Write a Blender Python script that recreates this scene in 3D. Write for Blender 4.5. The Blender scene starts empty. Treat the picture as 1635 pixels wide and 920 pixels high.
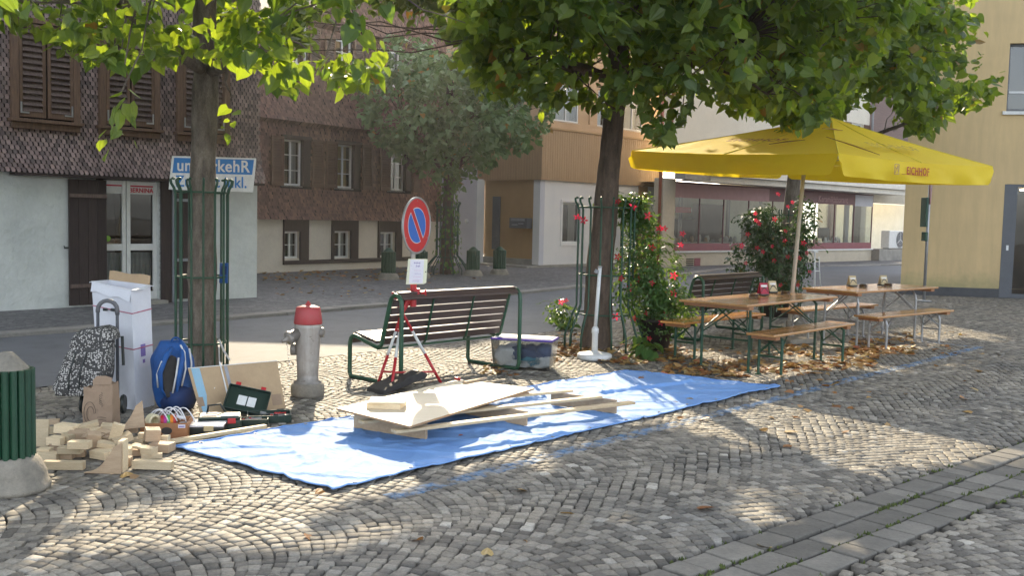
import bpy, math, random
from mathutils import Vector, Matrix, Euler, noise
R=math.radians; PI=math.pi
rnd=random.Random(7)
scene=bpy.context.scene
col=scene.collection
# ------------------------------------------------------------------ camera
F_PX=1600.0; PITCH=0.07233; ROLL=-0.02298; CAM_H=1.672
def ray(px,py):
    x=px-817.5; y=460-py; c,s=math.cos(ROLL),math.sin(ROLL)
    x,y=c*x+s*y,-s*x+c*y
    return Vector((x,F_PX*math.cos(PITCH)+y*math.sin(PITCH),-F_PX*math.sin(PITCH)+y*math.cos(PITCH)))
def G(px,py,z=0.0):
    r=ray(px,py); return r*((z-CAM_H)/r.z)+Vector((0,0,CAM_H))
def at(px,py,D):
    r=ray(px,py); return r*(D/r.y)+Vector((0,0,CAM_H))
camd=bpy.data.cameras.new('camera'); cam=bpy.data.objects.new('camera',camd); col.objects.link(cam)
cf=ray(817.5,460).normalized(); cr=(ray(818.5,460)-ray(817.5,460)).normalized(); cu=cr.cross(cf)
M=Matrix((cr,cu,-cf)).transposed().to_4x4(); M.translation=Vector((0,0,CAM_H)); cam.matrix_world=M
camd.sensor_width=36; camd.lens=36*F_PX/1635; camd.clip_start=.05; camd.clip_end=600
scene.camera=cam
MI=M.inverted()
def project(p):
    q=MI@Vector(p)
    if q.z>=-.01: return (-9999,-9999)
    return (817.5+F_PX*q.x/-q.z, 460-F_PX*q.y/-q.z)
# ------------------------------------------------------------------ light
SUN_EL=26.2; SUN_AZ=-8.2       # degrees; azimuth from +Y, negative = left
w=bpy.data.worlds.new('World'); scene.world=w; w.use_nodes=True
nt=w.node_tree; nt.nodes.clear()
sky=nt.nodes.new('ShaderNodeTexSky'); sky.sky_type='NISHITA'; sky.sun_disc=False
sky.sun_elevation=R(SUN_EL); sky.sun_rotation=R(SUN_AZ); sky.dust_density=3.0; sky.air_density=1.0; sky.ozone_density=1.0; sky.altitude=500
hs=nt.nodes.new('ShaderNodeHueSaturation'); hs.inputs['Saturation'].default_value=.42
bg=nt.nodes.new('ShaderNodeBackground'); bg.inputs['Strength'].default_value=.15
wo=nt.nodes.new('ShaderNodeOutputWorld')
nt.links.new(sky.outputs[0],hs.inputs['Color']); nt.links.new(hs.outputs[0],bg.inputs[0]); nt.links.new(bg.outputs[0],wo.inputs[0])
sd=bpy.data.lights.new('sun','SUN'); sd.energy=2.35; sd.angle=R(.55); sd.color=(1,.83,.58)
so=bpy.data.objects.new('sun',sd); col.objects.link(so)
SD=Vector((math.sin(R(SUN_AZ))*math.cos(R(SUN_EL)),math.cos(R(SUN_AZ))*math.cos(R(SUN_EL)),math.sin(R(SUN_EL))))
so.rotation_euler=SD.to_track_quat('Z','Y').to_euler()
vs=scene.view_settings; vs.view_transform='Standard'; vs.look='None'; vs.gamma=1; vs.use_curve_mapping=False; vs.exposure=2.02
cy=scene.cycles
cy.max_bounces=7; cy.diffuse_bounces=4; cy.glossy_bounces=3; cy.transmission_bounces=4; cy.transparent_max_bounces=12
cy.caustics_reflective=False; cy.caustics_refractive=False; cy.use_denoising=True; cy.sample_clamp_indirect=6
try: cy.denoiser='OPENIMAGEDENOISE'
except Exception: pass
# ------------------------------------------------------------------ helpers
class MB:
    def __init__(s): s.v=[]; s.f=[]; s.m=[]; s.a=[]
    def add(s,vs,fs,mi=0,a=None):
        o=len(s.v); s.v.extend(tuple(v) for v in vs)
        a=rnd.random() if a is None else a
        for f in fs: s.f.append(tuple(i+o for i in f)); s.m.append(mi); s.a.append(a)
        return s
    def box(s,c,sz,rot=None,mi=0,a=None):
        x,y,z=[q/2 for q in sz]
        P=[Vector((i*x,j*y,k*z)) for k in(-1,1) for j in(-1,1) for i in(-1,1)]
        if rot is not None:
            m=Euler(rot).to_matrix() if not isinstance(rot,Matrix) else rot
            P=[m@p for p in P]
        c=Vector(c); P=[p+c for p in P]
        return s.add(P,[(0,2,3,1),(4,5,7,6),(0,1,5,4),(2,6,7,3),(0,4,6,2),(1,3,7,5)],mi,a)
    def bb(s,x0,x1,y0,y1,z0,z1,mi=0,a=None):
        return s.box(((x0+x1)/2,(y0+y1)/2,(z0+z1)/2),(abs(x1-x0),abs(y1-y0),abs(z1-z0)),None,mi,a)
    def tube(s,pts,r,seg=8,mi=0,closed=False,cap=True):
        pts=[Vector(p) for p in pts]; n=len(pts)
        rs=r if isinstance(r,(list,tuple)) else [r]*n
        o=len(s.v); T=[]
        for i in range(n):
            a=pts[i-1] if (i>0 or closed) else pts[i]; b=pts[(i+1)%n] if (i<n-1 or closed) else pts[i]
            t=(b-a); T.append(t.normalized() if t.length>1e-9 else Vector((0,0,1)))
        N=T[0].orthogonal().normalized(); V=[]
        for i in range(n):
            N=(N-T[i]*N.dot(T[i])); N=N.normalized() if N.length>1e-6 else T[i].orthogonal().normalized()
            Bn=T[i].cross(N)
            for k in range(seg):
                a=2*PI*k/seg; V.append(pts[i]+(N*math.cos(a)+Bn*math.sin(a))*rs[i])
        Fc=[]
        for i in range(n if closed else n-1):
            j=(i+1)%n
            for k in range(seg): Fc.append((i*seg+k,i*seg+(k+1)%seg,j*seg+(k+1)%seg,j*seg+k))
        if cap and not closed:
            Fc.append(tuple(range(seg))[::-1]); Fc.append(tuple((n-1)*seg+k for k in range(seg)))
        return s.add(V,Fc,mi)
    def lathe(s,prof,c=(0,0,0),seg=24,mi=0,wob=0):
        c=Vector(c); V=[];Fc=[]
        n=len(prof)
        for (r,z) in prof:
            for k in range(seg):
                a=2*PI*k/seg; q=r*(1+(rnd.uniform(-wob,wob) if wob else 0)); V.append(c+Vector((q*math.cos(a),q*math.sin(a),z)))
        for i in range(n-1):
            for k in range(seg): Fc.append((i*seg+k,i*seg+(k+1)%seg,(i+1)*seg+(k+1)%seg,(i+1)*seg+k))
        Fc.append(tuple(range(seg))[::-1]); Fc.append(tuple((n-1)*seg+k for k in range(seg)))
        return s.add(V,Fc,mi)
    def prism(s,poly,m,th,mi=0):
        # poly in local xz, thickness along local y, m matrix 4x4
        n=len(poly); V=[m@Vector((x,-th/2,z)) for x,z in poly]+[m@Vector((x,th/2,z)) for x,z in poly]
        Fc=[tuple(range(n)),tuple(range(2*n-1,n-1,-1))]+[(i,n+i,n+(i+1)%n,(i+1)%n) for i in range(n)]
        return s.add(V,Fc,mi)
    def build(s,name,mats,parent=None,smooth=False,bevel=0,loc=None,rot=None,seg=2):
        me=bpy.data.meshes.new(name); me.from_pydata(s.v,[],s.f)
        if not isinstance(mats,(list,tuple)): mats=[mats]
        for m in mats: me.materials.append(m)
        if len(mats)>1: me.polygons.foreach_set('material_index',s.m)
        at_=me.attributes.new('rv','FLOAT','FACE'); at_.data.foreach_set('value',s.a)
        if smooth: me.polygons.foreach_set('use_smooth',[True]*len(s.f))
        me.update(); me.validate()
        o=bpy.data.objects.new(name,me); col.objects.link(o)
        if parent is not None: o.parent=parent
        if loc is not None: o.location=loc
        if rot is not None: o.rotation_euler=rot
        if bevel:
            b=o.modifiers.new('bevel','BEVEL'); b.width=bevel; b.segments=seg; b.limit_method='ANGLE'; b.angle_limit=R(40)
        return o
def tag(o,label,cat,group=None,kind=None):
    if label: o['label']=label
    if cat: o['category']=cat
    if group: o['group']=group
    if kind: o['kind']=kind
    return o
def thing(name,label,cat,loc=(0,0,0),rz=0,group=None):
    o=bpy.data.objects.new(name,None); col.objects.link(o); o.empty_display_size=.2
    o.location=loc; o.rotation_euler=(0,0,rz); return tag(o,label,cat,group)
def struct(o): o['kind']='structure'; return o
def copy_tree(o,parent=None):
    c=o.copy(); col.objects.link(c); c.parent=parent
    for ch in list(o.children): copy_tree(ch,c)
    return c
def arc(c,r,a0,a1,n,ax='xz'):
    out=[]
    for i in range(n+1):
        a=R(a0+(a1-a0)*i/n); u,v=r*math.cos(a),r*math.sin(a)
        out.append((c[0]+u,c[1],c[2]+v) if ax=='xz' else ((c[0],c[1]+u,c[2]+v) if ax=='yz' else (c[0]+u,c[1]+v,c[2])))
    return out
def text(body,size,mat,parent,loc,rot=(PI/2,0,0),ext=.002,bold=0,ax='CENTER',name='lettering',sx=1,spc=1.0):
    cu_=bpy.data.curves.new(name,'FONT'); cu_.body=body; cu_.size=size; cu_.extrude=ext; cu_.offset=bold; cu_.align_x=ax; cu_.align_y='CENTER'; cu_.space_character=spc
    tmp=bpy.data.objects.new('tmp',cu_); col.objects.link(tmp); me=bpy.data.meshes.new_from_object(tmp); bpy.data.objects.remove(tmp); bpy.data.curves.remove(cu_)
    me.materials.clear(); me.materials.append(mat); me.name=name; o=bpy.data.objects.new(name,me); col.objects.link(o); o.parent=parent; o.location=loc; o.rotation_euler=rot; o.scale=(sx,1,1); return o
# ------------------------------------------------------------------ materials
def srgb(r,g,b):
    f=lambda c:(c/255/12.92) if c<=10 else ((c/255+.055)/1.055)**2.4
    return (f(r),f(g),f(b))
def nodes(name):
    m=bpy.data.materials.new(name); m.use_nodes=True; t=m.node_tree; t.nodes.clear()
    return m,t,t.nodes.new('ShaderNodeOutputMaterial')
def N(t,k,**kw):
    n=t.nodes.new(k)
    for a,b in kw.items():
        if a in n.inputs.keys() if hasattr(n.inputs,'keys') else False: n.inputs[a].default_value=b
        else: setattr(n,a,b)
    return n
def mixc(t,fac,a,b,mode='MIX'):
    n=t.nodes.new('ShaderNodeMix'); n.data_type='RGBA'; n.blend_type=mode
    for s_,val in ((n.inputs[0],fac),(n.inputs[6],a),(n.inputs[7],b)):
        if isinstance(val,bpy.types.NodeSocket): t.links.new(val,s_)
        elif isinstance(val,(int,float)): s_.default_value=val
        else: s_.default_value=(*val[:3],1)
    return n.outputs[2]
def math_(t,op,a,b=None,c=None):
    n=t.nodes.new('ShaderNodeMath'); n.operation=op
    for i,v in enumerate((a,b,c)):
        if v is None: continue
        if isinstance(v,bpy.types.NodeSocket): t.links.new(v,n.inputs[i])
        else: n.inputs[i].default_value=v
    return n.outputs[0]
def ramp(t,fac,p):
    n=t.nodes.new('ShaderNodeValToRGB'); e=n.color_ramp.elements
    while len(e)<len(p): e.new(.5)
    for i,(q,c) in enumerate(p): e[i].position=q; e[i].color=(*c,1) if len(c)==3 else c
    t.links.new(fac,n.inputs[0]); return n.outputs[0]
def tex(t,scale,detail=4,rough=.6,vec=None,kind='ShaderNodeTexNoise',dist=0):
    n=t.nodes.new(kind); n.inputs['Scale'].default_value=scale
    if kind=='ShaderNodeTexNoise':
        n.inputs['Detail'].default_value=detail; n.inputs['Roughness'].default_value=rough; n.inputs['Distortion'].default_value=dist
    if vec is not None: t.links.new(vec,n.inputs['Vector'])
    return n.outputs[0]
def coord(t,scale=(1,1,1),geo=False,rot=(0,0,0)):
    if geo: o=t.nodes.new('ShaderNodeNewGeometry').outputs['Position']
    else: o=t.nodes.new('ShaderNodeTexCoord').outputs['Object']
    m=t.nodes.new('ShaderNodeMapping'); m.inputs['Scale'].default_value=scale; m.inputs['Rotation'].default_value=rot
    t.links.new(o,m.inputs[0]); return m.outputs[0]
def pm(name,c,c2=None,rough=.6,scale=6,stretch=(1,1,1),bump=.0,bscale=40,metal=0,spec=.4,rv=.0,fine=.12,lo=.35,hi=.7,coat=0,rot=(0,0,0),sheen=0):
    m,t,out=nodes(name); v=coord(t,stretch,rot=rot)
    c2=c2 or tuple(x*.78 for x in c)
    n1=tex(t,scale,6,.65,v); k=ramp(t,n1,[(lo,(0,0,0)),(hi,(1,1,1))])
    cc=mixc(t,k,c,c2)
    n2=tex(t,scale*9,3,.7,v); g=ramp(t,n2,[(.25,(1-fine,)*3),(.75,(1+fine,)*3)])
    cc=mixc(t,1.0,cc,g,'MULTIPLY')
    if rv:
        a=t.nodes.new('ShaderNodeAttribute'); a.attribute_name='rv'
        g2=ramp(t,a.outputs['Fac'],[(0,(1-rv,)*3),(1,(1+rv,)*3)]); cc=mixc(t,1.0,cc,g2,'MULTIPLY')
    b=t.nodes.new('ShaderNodeBsdfPrincipled'); t.links.new(cc,b.inputs['Base Color'])
    rr=math_(t,'MULTIPLY_ADD',n2,.25,rough-.125); t.links.new(rr,b.inputs['Roughness'])
    b.inputs['Metallic'].default_value=metal; b.inputs['Specular IOR Level'].default_value=spec
    if coat: b.inputs['Coat Weight'].default_value=coat; b.inputs['Coat Roughness'].default_value=.12
    if bump:
        nb=tex(t,bscale,4,.6,v); bn=t.nodes.new('ShaderNodeBump'); bn.inputs['Strength'].default_value=min(1,bump); bn.inputs['Distance'].default_value=.02*bump
        t.links.new(nb,bn.inputs['Height']); t.links.new(bn.outputs[0],b.inputs['Normal'])
    t.links.new(b.outputs[0],out.inputs[0]); return m
def woodmat(name,c,c2,axis=0,rough=.5,coat=0,scale=3,rv=.12):
    st=[22,22,22]; st[axis]=1.2
    return pm(name,c,c2,rough,scale,tuple(st),bump=.25,bscale=4,rv=rv,fine=.08,coat=coat)
M_={}
M_['plaster_white']=pm('old lime plaster',(.66,.68,.655),(.53,.555,.54),.9,1.3,bump=1.6,bscale=5,fine=.06)
M_['plaster_cream']=pm('cream plaster',(.66,.60,.50),(.56,.50,.42),.85,1.3,bump=.15,bscale=60,fine=.05)
M_['white_panel']=pm('white panel render',(.74,.72,.69),(.66,.65,.64),.7,1,bump=.08,bscale=90,fine=.02)
M_['grey_panel']=pm('grey white panel',(.56,.56,.60),(.50,.50,.55),.7,1,fine=.02)
M_['brown_panel']=pm('ochre brown panel',(.40,.255,.12),(.35,.22,.10),.6,2,(1,1,1),fine=.04)
M_['plinth']=pm('concrete plinth',(.34,.32,.28),(.22,.21,.19),.85,3,bump=.3,bscale=80)
M_['concrete']=pm('weathered concrete',(.30,.27,.22),(.17,.155,.13),.9,6,bump=.6,bscale=60)
M_['yellow_wall']=pm('yellow render',(.62,.475,.215),(.56,.43,.20),.85,.9,bump=.2,bscale=140,fine=.035)
M_['dark_plinth']=pm('dark grey plinth',(.085,.085,.09),(.06,.06,.065),.8,3,bump=.2,bscale=80)
M_['dark_metal']=pm('dark grey metal frame',(.09,.095,.11),(.075,.08,.09),.45,3,spec=.5)
M_['dark_wood']=pm('dark stained wood',(.052,.036,.033),(.028,.02,.019),.75,4,(14,14,1),bump=.5,bscale=3,rv=.15)
M_['old_wood']=pm('silvery old shutter wood',(.16,.115,.095),(.08,.055,.05),.8,4,(12,12,1),bump=.5,bscale=3,rv=.2)
M_['orange_wood']=pm('weathered orange brown frame',(.20,.12,.075),(.10,.065,.048),.75,4,(14,14,1),bump=.4,bscale=3,rv=.15)
M_['brown_shutter']=pm('brown painted shutter',(.13,.07,.045),(.10,.052,.036),.6,5,rv=.1)
M_['white_frame']=pm('white painted window frame',(.72,.72,.70),(.62,.62,.60),.5,5,fine=.04)
M_['maroon']=pm('maroon painted board',(.24,.06,.075),(.19,.045,.055),.5,3)
M_['fascia']=pm('pale fascia',(.74,.71,.63),(.66,.62,.55),.7,2)
M_['beige_wall']=pm('beige shop wall',(.52,.46,.36),(.44,.39,.30),.8,2,bump=.15,bscale=90)
M_['copper']=pm('copper downpipe',(.36,.13,.075),(.24,.09,.06),.45,5,metal=.3)
M_['roof']=pm('grey brown roof tile',(.12,.075,.06),(.08,.055,.048),.85,8,bump=.6,bscale=25)
M_['red']=pm('red enamel',(.50,.022,.030),(.42,.02,.028),.4,9,spec=.5)
M_['signred']=pm('reflective red',(.55,.025,.028),(.50,.025,.03),.45,9)
M_['signblue']=pm('reflective blue',(.025,.13,.48),(.025,.12,.44),.45,9)
M_['white_paint']=pm('white paint',(.74,.74,.72),(.62,.62,.60),.5,14)
M_['paper']=pm('printed paper',(.74,.72,.78),(.68,.66,.74),.7,8,fine=.03)
M_['yellow_paper']=pm('laminated yellowish sheet',(.70,.70,.52),(.66,.66,.5),.5,8,fine=.03)
M_['purple_ink']=pm('purple ink',(.22,.15,.42),(.25,.2,.45),.7,60)
M_['pink_ink']=pm('pink ink',(.60,.28,.42),(.6,.35,.5),.7,60)
M_['galv']=pm('galvanised steel',(.42,.42,.42),(.33,.33,.34),.42,12,metal=.6,fine=.15)
M_['hyd']=pm('grey hydrant paint',(.36,.33,.30),(.27,.24,.215),.42,9,metal=.25,lo=.45,hi=.75,fine=.15)
M_['hydred']=pm('faded red hydrant cap',(.42,.035,.045),(.36,.06,.06),.5,9)
M_['green_metal']=pm('dark green painted steel',(.018,.075,.040),(.012,.050,.030),.42,10,spec=.5,fine=.2)
M_['green_bol']=pm('dark green ribbed steel',(.012,.060,.028),(.009,.040,.020),.4,8,spec=.5,fine=.2,rv=.1)
M_['tube_green']=pm('bottle green bench tube',(.022,.085,.045),(.014,.06,.034),.4,12,spec=.5)
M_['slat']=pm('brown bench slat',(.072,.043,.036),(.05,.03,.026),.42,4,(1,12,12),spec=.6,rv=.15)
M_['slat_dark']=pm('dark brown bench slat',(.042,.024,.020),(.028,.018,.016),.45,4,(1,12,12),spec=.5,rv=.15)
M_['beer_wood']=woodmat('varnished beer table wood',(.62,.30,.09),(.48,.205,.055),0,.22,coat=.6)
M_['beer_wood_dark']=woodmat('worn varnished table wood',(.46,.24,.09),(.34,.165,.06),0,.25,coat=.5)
M_['pale_wood']=pm('pale spruce block',(.66,.54,.36),(.54,.42,.27),.65,4,(2,16,16),bump=.4,bscale=12,rv=.24,fine=.2)
M_['tan_wood']=pm('tan plywood offcut',(.50,.37,.245),(.40,.28,.18),.65,4,(2,16,16),bump=.3,bscale=12,rv=.16,fine=.12)
M_['plank']=pm('fresh sawn plank',(.62,.49,.31),(.50,.37,.22),.6,3,(1.2,14,14),bump=.2,bscale=6,rv=.12)
M_['ply']=pm('birch plywood face',(.72,.62,.46),(.66,.55,.39),.55,2,(1.5,9,9),fine=.04)
M_['ply_edge']=pm('plywood edge',(.42,.26,.14),(.30,.18,.10),.7,3,(1,1,60),fine=.1)
M_['cardboard']=pm('brown cardboard',(.46,.33,.20),(.40,.28,.17),.8,4,fine=.06,bump=.1,bscale=30)
M_['kraft']=pm('brown kraft paper',(.34,.24,.165),(.28,.195,.13),.8,5,fine=.06,bump=.3,bscale=12)
M_['white_card']=pm('white cardboard',(.70,.71,.76),(.62,.63,.69),.6,2.5,fine=.03,bump=.12,bscale=7)
M_['black_plastic']=pm('black plastic',(.012,.017,.016),(.02,.024,.023),.38,12,spec=.5)
M_['green_plastic']=pm('dark green case plastic',(.009,.028,.021),(.014,.034,.027),.38,12,spec=.5)
M_['grey_plastic']=pm('grey plastic',(.28,.29,.31),(.22,.23,.25),.4,12)
M_['rubber']=pm('recycled black rubber',(.035,.033,.032),(.055,.05,.048),.8,20,bump=.4,bscale=60)
M_['blue_fabric']=pm('blue backpack fabric',(.012,.085,.29),(.010,.06,.21),.65,8,bump=.3,bscale=25,fine=.15)
M_['navy_fabric']=pm('navy backpack fabric',(.010,.035,.13),(.008,.025,.09),.7,8,bump=.3,bscale=25)
M_['dark_mesh']=pm('dark padding mesh',(.05,.045,.042),(.035,.033,.032),.85,20)
M_['box_brown']=pm('brown drawer board',(.36,.17,.075),(.30,.13,.055),.55,4,(1,6,6))
M_['tape_cream']=pm('cream tape',(.66,.60,.40),(.6,.54,.35),.5,10)
M_['tape_rainbow']=None
M_['cable']=pm('white cable',(.74,.74,.76),(.68,.68,.70),.4,10)
M_['bark']=pm('linden bark',(.22,.185,.15),(.085,.068,.054),.9,6,(2.4,2.4,.8),bump=1,bscale=9,fine=.35)
M_['bark2']=pm('dark brown bark',(.145,.105,.08),(.065,.048,.037),.9,7,(3,3,.7),bump=1,bscale=9,fine=.3)
M_['terracotta']=pm('dark planter pot',(.035,.026,.022),(.025,.018,.016),.7,6)
M_['asphalt']=None
M_['glass_ash']=None
M_['white_plastic']=pm('white plastic base',(.74,.75,.75),(.66,.67,.67),.45,8)
M_['umb_pole']=pm('cream aluminium pole',(.60,.57,.50),(.52,.49,.43),.4,8,metal=.1)
M_['tan_text']=pm('red brown print',(.42,.03,.02),(.36,.03,.02),.6,10)
M_['bernina']=pm('red lettering',(.52,.02,.05),(.48,.02,.05),.5,10)
M_['politic']=pm('blue sign print',(.035,.20,.52),(.035,.18,.48),.6,10,fine=.04)
M_['curtain']=pm('grey net curtain',(.42,.42,.42),(.30,.30,.31),.9,3,(10,1,.3))
M_['curtain_warm']=pm('warm curtain',(.55,.40,.22),(.45,.33,.18),.9,3,(10,1,.3))
M_['interior']=pm('dark interior',(.05,.045,.04),(.035,.03,.03),.9,2)
M_['interior_lt']=pm('shop interior wall',(.80,.78,.66),(.70,.68,.56),.9,2)
def chipped(name,c,c2,chip,rough=.45,metal=0,amt=.62,scale=16,grime=True):
    m,t,out=nodes(name); v=coord(t); n1=tex(t,5,5,.65,v); cc=mixc(t,ramp(t,n1,[(.35,(0,0,0)),(.7,(1,1,1))]),c,c2)
    if grime:
        sp=t.nodes.new('ShaderNodeSeparateXYZ'); t.links.new(v,sp.inputs[0]); g=math_(t,'SUBTRACT',math_(t,'MULTIPLY',n1,.5),sp.outputs[2]); k=ramp(t,math_(t,'ADD',g,.1),[(.0,(0,0,0)),(.25,(1,1,1))]); cc=mixc(t,math_(t,'MULTIPLY',k,.7),cc,tuple(q*.4 for q in c))
        st_=tex(t,3,4,.7,coord(t,(9,9,.7))); cc=mixc(t,1.,cc,ramp(t,st_,[(.35,(.82,.82,.82)),(.65,(1.08,)*3)]),'MULTIPLY')
    n2=tex(t,scale,6,.75,v); k=ramp(t,n2,[(amt,(0,0,0)),(amt+.02,(1,1,1))]); cc=mixc(t,k,cc,chip)
    b=t.nodes.new('ShaderNodeBsdfPrincipled'); t.links.new(cc,b.inputs[0]); b.inputs['Metallic'].default_value=metal
    rr=math_(t,'MULTIPLY_ADD',k,.4,rough); t.links.new(rr,b.inputs['Roughness'])
    bn=t.nodes.new('ShaderNodeBump'); bn.inputs['Strength'].default_value=.3; bn.inputs['Distance'].default_value=.004; h=math_(t,'SUBTRACT',tex(t,70,3,.6,v),math_(t,'MULTIPLY',k,1.)); t.links.new(h,bn.inputs['Height']); t.links.new(bn.outputs[0],b.inputs['Normal'])
    t.links.new(b.outputs[0],out.inputs[0]); return m
M_['hyd']=chipped('grey hydrant paint, chipped',(.40,.37,.335),(.31,.275,.245),(.11,.075,.055),.42,.15,.63,14)
M_['hydred']=chipped('faded red cap, chipped',(.42,.035,.045),(.34,.06,.06),(.14,.06,.05),.45,0,.64,18,False)
M_['green_bol']=chipped('dark green ribbed steel, scuffed',(.012,.062,.030),(.010,.042,.022),(.09,.11,.08),.42,0,.70,22,False)
def glassmat(name='window glass',tint=(.78,.82,.80),ior=1.5,rough=.01):
    m,t,out=nodes(name); fr=t.nodes.new('ShaderNodeFresnel'); fr.inputs[0].default_value=ior
    tr=t.nodes.new('ShaderNodeBsdfTransparent'); tr.inputs[0].default_value=(*tint,1)
    gl=t.nodes.new('ShaderNodeBsdfGlossy'); gl.inputs['Roughness'].default_value=rough
    v=coord(t); nb=tex(t,1.5,2,.5,v); bn=t.nodes.new('ShaderNodeBump'); bn.inputs['Strength'].default_value=.15; bn.inputs['Distance'].default_value=.01
    t.links.new(nb,bn.inputs['Height']); t.links.new(bn.outputs[0],gl.inputs['Normal'])
    k=math_(t,'MULTIPLY_ADD',fr.outputs[0],1.6,.03); k=math_(t,'MINIMUM',k,1.0)
    mx=t.nodes.new('ShaderNodeMixShader'); t.links.new(k,mx.inputs[0]); t.links.new(tr.outputs[0],mx.inputs[1]); t.links.new(gl.outputs[0],mx.inputs[2]); t.links.new(mx.outputs[0],out.inputs[0]); return m
M_['glass']=glassmat()
M_['clear_plastic']=glassmat('clear plastic tub',(.86,.88,.87),1.4,.25)
def leafmat(name,c,c2,tr,tr2,mixf=.42,rough=.42):
    m,t,out=nodes(name); a=t.nodes.new('ShaderNodeAttribute'); a.attribute_name='rv'
    cc=ramp(t,a.outputs['Fac'],[(0,c),(.85,c2),(.985,c2),(.992,(.20,.13,.03))])
    tt=ramp(t,a.outputs['Fac'],[(0,tr),(.85,tr2),(.985,tr2),(.992,(.7,.35,.04))])
    b=t.nodes.new('ShaderNodeBsdfPrincipled'); t.links.new(cc,b.inputs['Base Color']); b.inputs['Roughness'].default_value=rough; b.inputs['Specular IOR Level'].default_value=.4
    tl=t.nodes.new('ShaderNodeBsdfTranslucent'); t.links.new(tt,tl.inputs[0])
    mx=t.nodes.new('ShaderNodeMixShader'); mx.inputs[0].default_value=mixf
    t.links.new(b.outputs[0],mx.inputs[1]); t.links.new(tl.outputs[0],mx.inputs[2]); t.links.new(mx.outputs[0],out.inputs[0]); return m
M_['leaf']=leafmat('linden leaf',(.055,.095,.034),(.12,.165,.05),(.22,.38,.02),(.50,.64,.03),.42)
M_['leaf_far']=leafmat('far tree leaf',(.125,.19,.09),(.21,.30,.14),(.10,.2,.04),(.16,.28,.05),.3)
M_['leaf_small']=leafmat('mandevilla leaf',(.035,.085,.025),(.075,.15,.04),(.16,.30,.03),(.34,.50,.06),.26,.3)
M_['leaf_dark']=leafmat('mandevilla leaf darkened for shade',(.028,.065,.026),(.05,.10,.035),(.08,.16,.02),(.14,.24,.03),.2,.3)  # same leaf again, its shade put into a darker colour
M_['petal']=leafmat('red petal',(.52,.012,.03),(.62,.02,.06),(.8,.03,.08),(.9,.05,.15),.4)
M_['dry_leaf']=None
import numpy as np
# ------------------------------------------------------------------ ground
AZ=R(42.0); ES=(math.sin(AZ),math.cos(AZ)); ET=(math.cos(AZ),-math.sin(AZ))
def st(x,y): return (x*ES[0]+y*ES[1], x*ET[0]+y*ET[1])
def xy(s,t): return (s*ES[0]+t*ET[0], s*ES[1]+t*ET[1])
near_edge=[(-30,-19.5),(-4.34,9.08),(-2.53,11.02),(.3,14.1),(3.6,19.2),(7.47,25.24),(10.1,26.6),(40,36)]
far_edge=[(-34,-20.5),(-6.37,12.41),(-4.29,14.95),(-2.15,17.77),(.24,21.31),(1.18,22.86),(4.41,28.43),(7.4,34.2),(11.03,37.4),(15.7,40.8),(50,60)]
def interp_edge(e,q):
    for a,b in zip(e,e[1:]):
        if a[1]<=q<=b[1]: return a[0]+(b[0]-a[0])*(q-a[1])/(b[1]-a[1])
    return e[-1][0]
def strip_uv(x,y):
    a=R(47.5); e=(math.sin(a),math.cos(a)); n=(math.cos(a),-math.sin(a)); dx,dy=x-.8,y-4.77
    return dx*e[0]+dy*e[1], dx*n[0]+dy*n[1]
def ground_mat():
    m,t,out=nodes('soil and sand bed'); v=coord(t,geo=True)
    n=tex(t,3,6,.7,v); k=ramp(t,n,[(.3,(.035,.03,.024)),(.55,(.06,.055,.042)),(.72,(.045,.065,.02))])
    b=t.nodes.new('ShaderNodeBsdfPrincipled'); t.links.new(k,b.inputs[0]); b.inputs['Roughness'].default_value=.95
    t.links.new(b.outputs[0],out.inputs[0]); return m
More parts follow.
